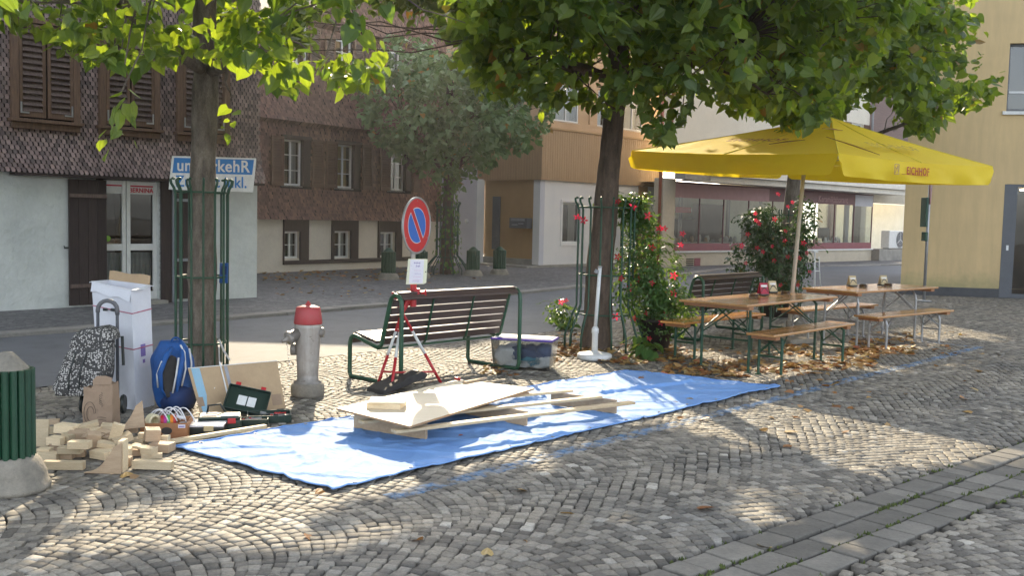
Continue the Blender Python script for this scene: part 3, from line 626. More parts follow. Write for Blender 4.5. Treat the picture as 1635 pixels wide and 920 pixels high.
# --- B3
def house3():
    az=.748; o=Vector((.83,31.54,0)); rz=PI/2-az
    t=thing('panelled_house','ochre brown panelled house with a white ground floor and a recessed door corner','house',o,rz)
    XR=6.35; top=8.9
    b=MB(); wall_holes(b,0.22,XR-.15,.13,2.81,[(1.10,2.03,.80,2.14)],.02,.15); b.add([(0.0,.02,.13),(.0,.3,.13),(0,.3,2.81),(0,.02,2.81)],[(0,1,2,3)],a=.5)
    b.build('white_wall',M_['white_panel'],t)
    b=MB(); b.add([(0,.02,.13),(.22,.02,.13),(.22,.02,2.81),(0,.02,2.81)],[(0,1,2,3)],a=.5); b.build('corner_pilaster',M_['grey_panel'],t)
    b=MB(); b.bb(5.2,5.75,.0,.015,.2,2.8); b.build('brown_panel',M_['brown_panel'],t)
    # recessed brown wall on the left side (runs along +y)
    b=MB(); b.add([(.04,.3,.3),(.04,2.47,.3),(.04,2.47,2.81),(.04,.3,2.81)],[(0,1,2,3)],a=.5); b.add([(.0,.3,.13),(.04,.3,.13),(.04,.3,2.81),(0,.3,2.81)],[(0,1,2,3)],a=.5); b.build('entrance_wall',M_['brown_panel'],t)
    b=MB(); b.bb(-.0,.06,.28,2.5,0,.3); b.bb(0.0,XR,-.03,.3,0,.128); b.bb(-.6,0.0,-.03,2.6,0,.1); b.build('plinth',M_['plinth'],t,bevel=.01)
    b=MB(); b.bb(-.01,.04,1.76,2.08,.55,2.28); b.build('slot_window',M_['slate'],t)
    b=MB(); b.bb(-.22,.035,.36,1.12,1.27,1.60); mb=b.build('letter_box',M_['dark_metal'],t,bevel=.01)
    b=MB(); b.bb(-.226,-.218,.45,1.05,1.50,1.58); b.bb(-.226,-.218,.5,.72,1.40,1.44); b.bb(-.226,-.218,.75,1.0,1.36,1.40); b.build('letter_slot',M_['grey_plastic'],mb)
    # white wall beyond (faces viewer more)
    b=MB(); b.add([(-.0,2.47,.07),(-.35,2.47,.07),(-.35,2.47,2.84),(0,2.47,2.84)],[(0,1,2,3)],a=.5); b.build('white_jamb',M_['white_panel'],t)
    b=MB(); b.add([(-.35,2.47,0),(-.35,9,0),(-.35,9,3.2),(-.35,2.47,3.2)],[(3,2,1,0)],a=.5); b.build('side_wall',M_['grey_panel'],t)
    b=MB(); b.lathe([(.03,0),(.07,0),(.07,.05),(.03,.06)],(0,0,0),14); b.build('wall_lamp',M_['white_paint'],t,loc=(-.36,2.9,1.45),rot=(0,-PI/2,0))
    # brown upper volume
    wins=[(.55,2.35,4.70,5.9),(2.75,3.2,4.70,5.9),(4.15,5.9,4.70,5.9)]
    b=MB(); wall_holes(b,-.05,XR,2.81,4.40,[],-.06,.1,0)
    b.add([(-.05,-.06,2.81),(-.05,9,2.81),(-.05,9,4.4),(-.05,-.06,4.4)],[(3,2,1,0)],0,a=.5)
    b.add([(-.05,-.06,2.81),(XR,-.06,2.81),(XR,.3,2.81),(.3,9,2.81),(-.05,9,2.81)],[(0,1,2,3,4)],0,a=.5)
    x=0.0
    while x<XR-.05:
        b.bb(x,x+.012,-.066,-.058,2.82,4.39,1); x+=.115
    y=0.05
    while y<8.8: b.bb(-.058,-.05,y,y+.012,2.82,4.39,1); y+=.115
    b.build('board_cladding',[M_['brown_board'],M_['brown_panel']],t)
    b=MB(); wall_holes(b,-.02,XR,4.47,top,wins,0,.16,0); b.add([(-.02,0,4.47),(-.02,9,4.47),(-.02,9,top),(-.02,0,top)],[(3,2,1,0)],0,a=.5); b.build('upper_wall',M_['brown_smooth'],t)
    b=MB(); b.bb(-.09,XR,-.10,.0,4.402,4.468); b.bb(-.09,-.02,0,9,4.402,4.468); b.build('ledge',M_['brown_panel'],t,bevel=.006)
    window(t,1.10,2.03,.80,2.14,.08,1,1,fw=.07,mat=M_['white_frame'],curt=M_['curtain'],curtain_cov=(.55,1),sill=False)
    b=MB(); b.bb(1.02,2.10,-.005,.02,.72,.80); b.bb(1.02,2.10,-.005,.02,2.14,2.22); b.bb(1.02,1.10,-.005,.02,.8,2.14); b.bb(2.03,2.10,-.005,.02,.8,2.14); b.build('window_trim',M_['white_panel'],t)
    for x0,x1,z0,z1 in wins:
        if x1-x0<1: window(t,x0,x1,z0,z1,.06,1,1,curt=M_['curtain']); continue
        m_=x0+(x1-x0)*.70
        window(t,x0,m_,z0,z1,.06,2,1,curt=M_['curtain'],curtain_cov=((0,.8)))
        b=MB(); b.bb(m_,x1,.05,.09,z0,z1); b.build('closed_blind',M_['brown_smooth'],t)
    b=MB(); b.tube([(XR+.06,-.12,.2),(XR+.06,-.12,8.8)],.05,12); b.build('downpipe',M_['copper'],t,smooth=True)
    b=MB(); b.add([(-.5,-.5,top),(XR+.2,-.5,top),(XR+.2,4.5,top+1.9),(-.5,4.5,top+1.9),(-.5,9.5,top),(XR+.2,9.5,top)],[(0,1,2,3),(3,2,5,4)]); m=b.build('roof',M_['roof'],t); sm=m.modifiers.new('s','SOLIDIFY'); sm.thickness=.15
    b=MB(); b.add([(-.02,0,top),(-.02,9,top),(-.02,4.5,top+1.85)],[(0,1,2)],a=.5); b.add([(XR,0,0),(XR,9,0),(XR,9,top),(XR,4.5,top+1.85),(XR,0,top)],[(0,1,2,3,4)],a=.5); b.build('gable',M_['brown_smooth'],t)
M_['slate']=pm('blue grey glazing panel',(.085,.10,.12),(.07,.085,.105),.3,3)
M_['brown_board']=pm('tan brown boards',(.42,.28,.155),(.36,.235,.13),.65,1.5,(8,8,1),fine=.06)
M_['brown_smooth']=pm('tan smooth render',(.52,.345,.20),(.46,.30,.175),.7,1,fine=.03)
house3()
# --- B4 shop
def shop():
    az=.8038; o=Vector((5.45,34.33,0)); rz=PI/2-az
    t=thing('shop_building','low shop front with maroon framed display glass under a pale canopy','shop',o,rz)
    b=MB(); b.bb(-.72,-.05,-.1,.3,0,3.05); b.build('pillar',M_['beige_wall'],t,bevel=.01)
    b=MB(); b.tube([(-.80,-.02,.1),(-.80,-.02,8.4)],.055,12); b.build('downpipe',M_['copper'],t,smooth=True)
    b=MB(); b.bb(-.72,14.47,0,.25,0,.52); b.build('plinth_wall',M_['beige_wall'],t)
    b=MB(); b.bb(-.05,14.5,-.06,.26,.52,.575); b.build('sill',M_['white_frame'],t,bevel=.005)
    v=MB()
    for i in range(4): v.bb(.82,1.25,-.012,.0,.06+i*.07,.10+i*.07)
    v.bb(1.30,1.65,-.012,0,.02,.32,1); v.build('vent_grille',[M_['interior'],M_['maroon']],t)
    fr=MB(); xs=[0,1.55,3.03,4.65,6.3,7.9,9.5,11.11,12.77,14.42]
    for x in xs: fr.bb(x-.02,x+.02,.02,.06,.58,2.95)
    fr.bb(0,14.44,.02,.06,2.9,2.97)
    fr.build('glazing_bars',M_['maroon_dark'],t)
    gl=MB()
    for x0,x1 in zip(xs,xs[1:]): gl.add([(x0+.02,.04,.58),(x1-.02,.04,.58),(x1-.02,.04,2.9),(x0+.02,.04,2.9)],[(0,1,2,3)])
    gl.add([(14.44,.06,.58),(14.44,3.2,.58),(14.44,3.2,2.9),(14.44,.06,2.9)],[(0,1,2,3)])
    gl.build('display_glass',M_['glass'],t)
    b=MB(); b.bb(.02,14.4,.012,.018,.58,.84); b.bb(.02,6.0,.012,.018,2.42,2.9,1); b.bb(12.8,14.4,.012,.018,2.42,2.9,2); b.build('maroon_band',[M_['maroon'],M_['maroon_lt'],M_['grey_panel']],t)
    b=MB(); b.bb(6.0,12.75,.012,.018,2.44,2.9); sg=b.build('shop_sign',M_['maroon_dark'],t)
    text('Keramiklaborant',.36,M_['maroon_txt'],sg,(10.9,.006,2.63),bold=.003,sx=1.0)
    b=MB(); b.bb(.25,1.15,.09,.11,1.9,2.1); b.build('notice',M_['bernina'],t)
    # interior
    b=MB(); b.add([(0,3.4,0.2),(14.4,3.4,.2),(14.4,3.4,3),(0,3.4,3),(0,.1,.2),(14.4,.1,.2)],[(0,1,2,3),(4,5,1,0)],a=.5); b.add([(0,.1,2.96),(14.4,.1,2.96),(14.4,3.4,2.96),(0,3.4,2.96)],[(0,1,2,3)],a=.5); b.build('shop_room',M_['interior_lt'],t)
    def cabinet(x,w_,h_,y_,mat,nm='display_cabinet'):
        c=MB(); c.bb(x,x+w_,y_,y_+.4,.3,h_); c.bb(x+.05,x+w_-.05,y_-.02,y_-.004,.4,h_*.5,1); c.bb(x+.05,x+w_-.05,y_-.02,y_-.004,h_*.54,h_-.08,1); c.build(nm,[mat,M_['interior']],t)
    cabinet(.9,1.0,2.2,1.4,M_['curtain']); cabinet(2.0,1.0,1.7,1.2,M_['dark_wood']); cabinet(4.9,1.6,2.3,2.4,M_['interior']); cabinet(7.2,1.0,1.5,1.6,M_['white_frame']); cabinet(10.0,1.4,1.5,1.8,M_['interior'])
    c=MB(); c.bb(.3,6.2,.5,.95,.58,.86); c.bb(9.0,14.2,.5,.95,.58,.82); c.build('display_counter',M_['white_frame'],t)
    c=MB()
    for i in range(46):
        x=rnd.uniform(.3,6.1) if i<26 else rnd.uniform(9.1,14.1); h_=rnd.uniform(.08,.28); c.lathe([(.01,0),(rnd.uniform(.04,.08),0),(rnd.uniform(.05,.1),h_*.5),(rnd.uniform(.02,.06),h_),(.005,h_)],(x,rnd.uniform(.55,.9),.86 if i<26 else .82),10,mi=rnd.randrange(3))
    c.build('display_wares',[M_['white_paint'],M_['grey_plastic'],M_['brown_board']],t)
    c=MB(); c.bb(11.6,12.5,1.0,1.04,1.0,1.45); c.bb(11.98,12.12,1.0,1.05,.85,1.0); c.build('monitor',M_['black_plastic'],t)
    for x,w_ in ((1.75,.10),(4.75,.12),(7.0,.1),(9.9,.1),(13.9,.3)):
        c=MB(); c.bb(x,x+w_,1.0,1.1,.58,2.9); c.build('white_post',M_['curtain'],t)
    # canopy
    b=MB(); b.add([(-.3,-1.0,3.0),(15.3,-1.0,2.94),(15.3,.2,2.94),(-.3,.2,3.0)],[(3,2,1,0)],0)
    b.bb(-.3,16.3,-1.02,-.98,2.96,3.16,0); b.bb(.6,17.3,-1.2,-.6,3.17,3.40,0); b.add([(-.3,-1,3.16),(17,-1,3.16),(17,.2,3.5),(-.3,.2,3.5)],[(0,1,2,3)],1)
    b.bb(-.8,.6,-1.05,-.6,3.0,3.38,1); b.build('canopy',[M_['fascia'],M_['plinth']],t)
    # upper wall
    wl=MB(); wall_holes(wl,-.6,14.3,3.3,11.3,[(12.66,13.7,4.7,5.98),(8.5,9.7,4.7,6.3)],.3,.15); wl.add([(14.3,.3,3.3),(14.3,8,3.3),(14.3,8,11.3),(14.3,.3,11.3)],[(0,1,2,3)]); wl.build('upper_wall',M_['cream_wall'],t)
    for x0,x1,z0,z1 in ((12.66,13.7,4.7,5.98),(8.5,9.7,4.7,6.3)):
        w_=window(t,x0,x1,z0,z1,.36,2,2,curt=M_['curtain']); shutter(w_,x0-.62,x0-.06,z0,z1,.28,M_['brown_shutter'],M_['brown_shutter']); shutter(w_,x1+.06,x1+.62,z0,z1,.28,M_['brown_shutter'],M_['brown_shutter'])
    b=MB(); b.tube([(14.38,.2,3.2),(14.38,.2,11.2)],.05,10); b.build('downpipe',M_['grey_plastic'],t,smooth=True); b=MB(); b.tube([(.02,.2,3.4),(.02,.2,11.2)],.05,10); b.build('downpipe',M_['copper'],t,smooth=True)
    b=MB(); b.add([(-1,-.4,11.3),(15,-.4,11.3),(15,4,13.4),(-1,4,13.4)],[(0,1,2,3)]); m=b.build('roof',M_['roof'],t); sm=m.modifiers.new('s','SOLIDIFY'); sm.thickness=.2
    # right annex with recess
    b=MB(); b.bb(14.5,15.0,.6,1.0,0,2.95); b.bb(15.0,24,.6,1.0,2.62,9.0); b.bb(14.31,24,.55,.6,3.6,9.0,1); b.add([(15,3,0),(24,3,0),(24,3,2.7),(15,3,2.7)],[(0,1,2,3)],2); b.bb(15.9,16.4,2.8,2.95,0,2.6,3)
    b.bb(14.5,24,-.35,.3,0,.56,4)
    b.build('annex_wall',[M_['beige_wall'],M_['annex_board'],M_['interior_lt'],M_['brown_shutter'],M_['plinth']],t)
    return t
M_['maroon_txt']=pm('faded sign lettering',(.40,.24,.24),(.34,.2,.2),.6,4)
M_['maroon_lt']=pm('faded maroon print',(.46,.26,.26),(.40,.22,.22),.6,4)
M_['maroon_dark']=pm('dark maroon frame',(.15,.05,.055),(.12,.04,.045),.5,4)
M_['cream_wall']=pm('cream upper render',(.66,.62,.52),(.60,.56,.47),.8,1,fine=.03)
M_['annex_board']=pm('brown grey cladding',(.20,.14,.12),(.16,.11,.10),.8,2,(1,1,8))
shop()
# --- B5 yellow
def yellow_mat():
    m,t,out=nodes('yellow render with algae'); v=coord(t)
    n=tex(t,.8,6,.65,v); c=mixc(t,ramp(t,n,[(.35,(0,0,0)),(.7,(1,1,1))]),(.62,.455,.235),(.54,.40,.21))
    s2=tex(t,1.6,5,.7,coord(t,(3,3,.35))); c=mixc(t,1.,c,ramp(t,s2,[(.35,(.90,.90,.91)),(.65,(1.04,1.03,1.02))]),'MULTIPLY')
    c=mixc(t,1.,c,ramp(t,tex(t,90,3,.8,v),[(.3,(.93,)*3),(.7,(1.07,)*3)]),'MULTIPLY')
    sp=t.nodes.new('ShaderNodeSeparateXYZ'); t.links.new(v,sp.inputs[0]); h=math_(t,'SUBTRACT',math_(t,'MULTIPLY',tex(t,2.5,4,.7,v),.9),sp.outputs[2]); k=ramp(t,math_(t,'ADD',h,.25),[(.1,(0,0,0)),(.5,(1,1,1))]); c=mixc(t,math_(t,'MULTIPLY',k,.55),c,(.20,.22,.10))
    b=t.nodes.new('ShaderNodeBsdfPrincipled'); t.links.new(c,b.inputs[0]); b.inputs['Roughness'].default_value=.85
    bn=t.nodes.new('ShaderNodeBump'); bn.inputs['Strength'].default_value=.35; bn.inputs['Distance'].default_value=.006; t.links.new(tex(t,110,4,.7,v),bn.inputs['Height']); t.links.new(bn.outputs[0],b.inputs['Normal']); t.links.new(b.outputs[0],out.inputs[0]); return m
M_['yellow_wall']=yellow_mat()
def house5():
    az=1.749; o=Vector((9.3,23.96,0)); rz=PI/2-az
    t=thing('rendered_building','plain ochre yellow building at right with a dark framed glass door','building',o,rz)
    door=(2.24,5.2,0.0,2.67); wn=(2.14,3.6,4.36,5.92)
    b=MB(); wall_holes(b,0,9,.21,11,[door[:2]+(.21,2.67),wn],0,.22); b.add([(0,0,0),(2.7,10,0),(2.7,10,11),(0,0,11)],[(3,2,1,0)],0,a=.5); b.build('rendered_wall',M_['yellow_wall'],t)
    b=MB(); b.bb(0,2.20,-.012,.2,0,.21); b.build('plinth',M_['dark_plinth'],t)
    w_=window(t,2.14,3.6,4.36,5.92,.12,1,1,fw=.06,mat=M_['dark_metal'],sill=False); s=MB(); s.bb(2.2,3.55,.1,.13,4.78,4.83); s.build('transom',M_['galv'],w_); s=MB(); s.bb(2.05,3.7,-.06,.12,4.28,4.355); s.build('sill',M_['white_frame'],w_)
    b=MB(); b.bb(2.205,2.44,-.004,.1,0,2.665); b.bb(2.44,5.2,.0,.1,2.60,2.665); b.bb(2.44,2.50,.03,.1,0,2.6); b.bb(2.5,5.2,.03,.1,0,.10); d=b.build('door_frame',M_['dark_metal'],t,bevel=.004)
    p=MB(); p.add([(2.5,.06,.1),(5.2,.06,.1),(5.2,.06,2.6),(2.5,.06,2.6)],[(0,1,2,3)]); p.build('pane',M_['glass'],d)
    p=MB(); p.bb(2.31,2.36,-.012,-.004,1.12,1.24); p.build('door_bell',M_['white_plastic'],t)
    r=MB(); r.add([(2.45,.1,.1),(5.2,.1,.1),(5.2,3,.1),(2.45,3,.1),(2.45,.1,2.6),(5.2,.1,2.6),(5.2,3,2.6),(2.45,3,2.6)],[(0,1,2,3)],1); r.add([(2.45,.1,.1),(5.2,.1,.1),(5.2,3,.1),(2.45,3,.1),(2.45,.1,2.6),(5.2,.1,2.6),(5.2,3,2.6),(2.45,3,2.6)],[(4,5,6,7),(0,3,7,4),(1,2,6,5),(3,2,6,7)],0); r.build('hallway',[M_['interior_warm'],M_['orange_wood']],t)
    l=MB(); l.lathe([(.01,0),(.09,0),(.1,.03),(.01,.04)],(2.78,.5,2.54),16); l.build('ceiling_lamp',M_['lamp'],t)
M_['interior_warm']=pm('hall interior',(.10,.065,.045),(.07,.05,.035),.8,2)
def emis(name,c,s):
    m,t,out=nodes(name); e=t.nodes.new('ShaderNodeEmission'); e.inputs[0].default_value=(*c,1); e.inputs[1].default_value=s; t.links.new(e.outputs[0],out.inputs[0]); return m
M_['lamp']=emis('warm lamp',(1,.75,.45),6)
house5()
# ------------------------------------------------------------------ tarp
def tarp_mat():
    m,t,out=nodes('blue woven tarpaulin'); v=coord(t,geo=True)
    n=tex(t,2.2,4,.6,v); c=mixc(t,ramp(t,n,[(.3,(0,0,0)),(.7,(1,1,1))]),(.17,.33,.67),(.23,.41,.75))
    b=t.nodes.new('ShaderNodeBsdfPrincipled'); t.links.new(c,b.inputs[0]); b.inputs['Roughness'].default_value=.65; b.inputs['Specular IOR Level'].default_value=.16
    w1=t.nodes.new('ShaderNodeTexWave'); w1.inputs['Scale'].default_value=60; t.links.new(v,w1.inputs['Vector'])
    n2=tex(t,14,5,.65,v,dist=.6); n3=tex(t,5,4,.6,coord(t,(1,3.5,1),True,(0,0,.6)),dist=1.2)
    h=math_(t,'ADD',math_(t,'MULTIPLY',w1.outputs[0],.05),math_(t,'ADD',math_(t,'MULTIPLY',n2,.35),math_(t,'MULTIPLY',n3,.42)))
    bn=t.nodes.new('ShaderNodeBump'); bn.inputs['Strength'].default_value=.75; bn.inputs['Distance'].default_value=.022
    t.links.new(h,bn.inputs['Height']); t.links.new(bn.outputs[0],b.inputs['Normal']); t.links.new(b.outputs[0],out.inputs[0]); return m
def tarp():
    A,B,C,D=G(277,716),G(532,786),G(1244,620),G(1000,594)
    nu,nv=260,84; b=MB(); V=[];F=[]
    for i in range(nu+1):
        for j in range(nv+1):
            u,v=i/nu,j/nv
            p=(A*(1-v)+B*v)*(1-u)+(D*(1-v)+C*v)*u
            e=.03*noise.noise(Vector((u*9,0,v*.5)))+.012*noise.noise(Vector((u*31,3,0)))
            ed=max(0,abs(v-.5)*2-.0)
            p=p+Vector((ET[0],ET[1],0))*(e*ed*(1 if v>.5 else .8)) - Vector((ES[0],ES[1],0))*(.03*noise.noise(Vector((v*8,7,0)))*abs(u-.5)*2)
            z=.013+.004*max(0,noise.noise(Vector((p.x*2.2,p.y*2.2,0))))+.004*noise.noise(Vector((p.x*8,p.y*8,1)))
            r_=1-abs(noise.noise(Vector((p.x*1.6+3,p.y*2.9,5)))); z+=.012*max(0,r_-.90)/.10
            r_=1-abs(noise.noise(Vector((p.x*4.5,p.y*1.7+9,8)))); z+=.010*max(0,r_-.90)/.10
            for q in (.20,.4,.6,.8):     # old fold creases
                z+=.006*math.exp(-((u-q)/.003)**2)
            z+=.005*math.exp(-((v-.5)/.012)**2)
            if .72<u<.95: z+=.030*math.exp(-((v-.42-(u-.7)*.5)/.02)**2)
            V.append((p.x,p.y,z))
    for i in range(nu):
        for j in range(nv):
            a=i*(nv+1)+j; F.append((a,a+1,a+nv+2,a+nv+1))
    b.add(V,F,a=.5); TM=tarp_mat(); o=b.build('tarpaulin',TM,smooth=True)
    W=nv+1; edge=[V[i*W] for i in range(0,nu+1,3)]+[V[nu*W+j] for j in range(0,nv+1,3)]+[V[i*W+nv] for i in range(nu,-1,-3)]+[V[j] for j in range(nv,-1,-3)]
    hb=MB(); hb.tube([(x,y,z+.004) for x,y,z in edge],.006,6,closed=True); hb.build('hem',TM,o,smooth=True)
    for i in range(9,nu,22):
        for j in (2,nv-2):
            x,y,z=V[i*W+j]; e=MB(); e.tube(arc((x,y,z+.004),.011,0,330,10,'xy'),.0028,5,closed=True); e.build('eyelet',M_['galv'],o)
    tag(o,'long creased blue plastic tarpaulin spread flat on the cobbles','tarpaulin')
tarp()
# ------------------------------------------------------------------ park benches
def park_bench(FL,RL,FR,RR,label,slatm):
    FL,RL,FR,RR=[Vector((p.x,p.y,0)) for p in (FL,RL,FR,RR)]
    X=(FR-FL)+(RR-RL); L=X.length/2; X.normalize(); Y=Vector((-X.y,X.x,0)); 
    if (RL-FL).dot(Y)<0: Y=-Y
    dp=abs((RL-FL).dot(Y)); dp=max(.62,min(.78,dp)); mid=(FL+FR+RL+RR)/4
    flip=1 if X.cross(Y).z>0 else -1
    rz=math.atan2(X.y,X.x)+(0 if flip>0 else PI)
    t=thing('park_bench',label,'bench',mid,rz,'park benches with green tube frames')
    L=L; h=dp/2; s=1
    # profile in yz (front -h .. rear h)
    prof=[(-h,.10)]
    P=[(-h+.02,.02),(-h,.06),(-h,.36),(-h+.02,.41),(-h+.06,.435),(-h+.11,.43),(h*.02,.36),(h*.14,.355),(h*.24,.38),(h*.28,.42),(h*.56,.80),(h*.62,.855),(h*.74,.885),(h*.88,.875),(h*.98,.83),(h,.77),(h,.08),(h-.02,.03),(h-.07,.02)]
    for sx in (-1,1):
        b=MB(); b.tube([(sx*L/2,y,z) for y,z in P],.022,10,closed=True); b.build('end_frame',M_['tube_green'],t,smooth=True)
    # slats on seat
    xl=L/2-.02
    def slat(y,z,ang,w=.064,th=.026,nm='slat'):
        b=MB(); n=8; b.box((0,y,z),(2*xl,w,th),(ang,0,0)); b.build(nm,slatm,t,bevel=.007)
    seat=[(-h-.003,.385,1.35),(-h+.045,.452,.35)]+[(-h+.105+i*.062,.452-.012*i,-.19) for i in range(int((h*1.02-.105)/.062)+1)]
    for y,z,a in seat: slat(y,z,a)
    A=Vector((0,h*.28,.42)); B=Vector((0,h*.56,.80)); dd=(B-A); n=5
    ang=math.atan2(dd.z,dd.y)
    for i in range(n+1):
        p=A+dd*(i/(n)); slat(p.y+.0,p.z,ang,.068)
    slat(h*.66,.895,.35,.06); slat(h*.80,.90,-.15,.05)
    slat(h*.93,.862,-.9,.05); 
    for x in (-L*.17,L*.17):
        b=MB(); b.tube([(x,h*.24,.36),(x,h*.34,.40),(x,h*.60,.80),(x,h*.66,.85)],.012,8); b.build('back_strap',M_['tube_green'],t,smooth=True)
    b=MB(); b.tube([(-L/2,h*.1,.34),(L/2,h*.1,.34)],.012,8); b.build('cross_rail',M_['tube_green'],t,smooth=True)
    return t
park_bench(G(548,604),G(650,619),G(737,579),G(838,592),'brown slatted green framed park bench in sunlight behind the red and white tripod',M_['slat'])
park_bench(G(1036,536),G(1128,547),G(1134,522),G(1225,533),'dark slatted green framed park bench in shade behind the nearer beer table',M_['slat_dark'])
# ------------------------------------------------------------------ beer tables and benches
def trestle(t,x,w,H,m,round_=False):
    b=MB(); r=.016; q=w/2
    P=[(x,-q,0.0),(x,-q,H*.93),(x,-q+.05,H)] if not round_ else [(x,-q,0),(x,-q,H*.80),(x,-q+.02,H*.9),(x,-q+.07,H-.01)]
    Q=[(a,-c,d) for a,c,d in P]
    b.tube(P,r,8); b.tube(Q,r,8); b.tube([(x,-q,H*.48),(x,q,H*.48)],r*.75,6)
    b.tube([(x,-q+.05,H-.008),(x,q-.05,H-.008)],r,8); b.box((x,-q,.006),(.06,.05,.012)); b.box((x,q,.006),(.06,.05,.012))
    s=1 if x<0 else -1
    b.tube([(x,-q*.9,H*.62),(x+s*.30,-q*.3,H-.01)],r*.55,6); b.tube([(x,q*.9,H*.62),(x+s*.30,q*.3,H-.01)],r*.55,6)
    b.tube([(x,-q,H*.55),(x,q*.5,H-.02)],r*.5,6); b.tube([(x,q,H*.55),(x,-q*.5,H-.02)],r*.5,6)
    return b.build('leg_frame',m,t,smooth=False)
def beer(kind,c,rz,L,W,H,lw,inset,top,legm,label,group,round_=False,woodth=.027):
    t=thing('beer_table' if kind=='table' else 'beer_bench',label,kind,c,rz,group)
    b=MB(); n=4 if kind=='table' else 2; w=W/n
    for i in range(n): b.box((0,-W/2+w*(i+.5),H-woodth/2),(L,w-.002,woodth))
    b.build('tabletop' if kind=='table' else 'seat',top,t,bevel=.006)
    for sx in (-1,1):
        b=MB(); b.box((sx*(L/2-.13),0,H-woodth-.02),(.10,W-.04,.038)); b.build('batten',M_['box_brown'],t,bevel=.004)
        trestle(t,sx*(L/2-inset),lw,H-woodth-.012,legm,round_)
    return t
def frame4(A,B,C,D):
    # A,B near-end feet, C,D far end feet -> centre, axis
    m0=(A+B)/2; m1=(C+D)/2; X=m1-m0; return (m0+m1)/2, math.atan2(X.y,X.x), X.length, (A-B).length
gT='folding beer tables under the parasol'; gB='folding beer benches around the beer tables'
A,B,C,D=G(1115.6,585),G(1198,596),G(1225.4,565.6),G(1302,575)
c,rz,lx,lw=frame4(A,B,C,D); rzT=rz
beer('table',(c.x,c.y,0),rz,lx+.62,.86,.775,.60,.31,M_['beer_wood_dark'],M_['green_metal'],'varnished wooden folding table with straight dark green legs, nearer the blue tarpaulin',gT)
tabA=(c,rz)
A,B,C,D=G(1212,599.3),G(1245,601.5),G(1313,577.6),G(1342,581)
c,rz,lx,lw=frame4(A,B,C,D)
beer('bench',(c.x,c.y,0),rz,lx+.50,.33,.475,.27,.25,M_['beer_wood_dark'],M_['green_metal'],'dark green legged beer bench in front of the nearer table',gB)
A,B,C,D=G(1062,575),G(1091,572),G(1186,561),G(1213,557)
c=(G(1077,574)+G(1199,560))/2
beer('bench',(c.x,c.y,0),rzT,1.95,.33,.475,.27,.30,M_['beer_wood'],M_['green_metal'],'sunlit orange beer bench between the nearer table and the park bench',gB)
# far table: legs near end (1337,535?) & (1361,551); far end (1412,528),(1438,545)
c0=(G(1336,543)+G(1361,551))/2; c1=(G(1412,540)+G(1438,544))/2
c=(c0+c1)/2; X=c1-c0; rz=math.atan2(X.y,X.x); rz2=rzT-.02
def tri(pxs,z): return [G(px,py,z) for px,py in pxs]
corn=tri([(1290,461.0),(1396,466.5),(1487,456.5)],.775)
cc=(corn[0]+corn[2])/2
t2=beer('table',(cc.x,cc.y,0),rzT-.12,2.25,.82,.775,.50,.34,M_['beer_wood_dark'],M_['galv_dark'] if 'galv_dark' in M_ else M_['galv'],'varnished wooden folding table with bare grey steel legs, farther from the tarpaulin',gT,True)
corn=tri([(1378,502.0),(1420,508.0),(1511,495.5)],.475); cc=(corn[0]+corn[2])/2
beer('bench',(cc.x,cc.y,0),rzT-.12,2.1,.34,.475,.25,.33,M_['beer_wood_dark'],M_['galv'],'grey steel legged beer bench in front of the farther table, nearest the yellow building',gB,True)
corn=tri([(1253,493),(1283,497),(1391,485.5)],.475); cc=(corn[0]+corn[2])/2
beer('bench',(cc.x,cc.y,0),rzT-.12,2.1,.34,.475,.25,.33,M_['beer_wood_dark'],M_['galv'],'grey steel legged beer bench behind the farther table, half hidden by the parasol pole',gB,True)
# table ware
def ashtray(p,label):
    b=MB(); b.lathe([(.001,0),(.05,0),(.058,.008),(.055,.04),(.062,.045),(.062,.05),(.046,.05),(.042,.014),(.001,.012)],(0,0,0),18)
    o=b.build('ashtray',M_['clear_plastic2'],loc=p,smooth=True); tag(o,label,'ashtray','glass ashtrays on the beer tables')
def menu(p,rz,red,label):
    t=thing('menu_holder',label,'menu holder',p,rz,'folded drink cards on the beer tables')
    m=Matrix.Rotation(0,4,'Z')
    b=MB(); W=.062
    for s in (-1,1):
        b.box((0,s*.022,.078),(2*W*.95,.003,.155),(s*.28,0,0))
    b.build('card',M_['card_red'] if red else M_['card_tan'],t)
    b=MB(); b.box((0,0,.012),(2*W,.10,.02)); b.build('base',M_['black_plastic'],t,bevel=.004)
    for s in (-1,1):
        b=MB(); mm=Matrix.Translation((0,s*.026+s*.0,.07))@Matrix.Rotation(s*.28,4,'X')
        z0=-.03
        b.prism([(-.05,z0),(-.025,z0+.035),(0,z0+.05),(.025,z0+.035),(.05,z0),(.05,z0+.015),(.025,z0+.05),(0,z0+.065),(-.025,z0+.05),(-.05,z0+.015)],mm@Matrix.Translation((0,s*.0,0)),.006); b.build('printed_arrow',M_['black_plastic'],t)
        b=MB(); b.prism([(-.045,.035),(.045,.035),(.045,.06),(-.045,.06)],mm,.006); b.build('printed_band',M_['white_paint'],t)
M_['card_red']=pm('red printed card',(.40,.02,.05),None,.5,9); M_['card_tan']=pm('tan printed card',(.52,.42,.24),None,.5,9)
M_['clear_plastic2']=glassmat('frosted ashtray',(.85,.85,.85),1.8,.2)
H=.778
menu(G(1218,472,H),rzT-.4,True,'red folded drink card in a black base on the nearer table'); menu(G(1232,468,H),rzT-.4,False,'tan folded drink card beside the red one on the nearer table')
menu(G(1360,457.5,H),rzT-.5,False,'tan folded drink card at the left on the farther table'); menu(G(1409.5,456.5,H),rzT-.5,False,'tan folded drink card at the right on the farther table')
ashtray(G(1203,476,H),'small glass ashtray in front of the red drink card'); ashtray(G(1254,471,H),'small glass ashtray beside the parasol pole on the nearer table')
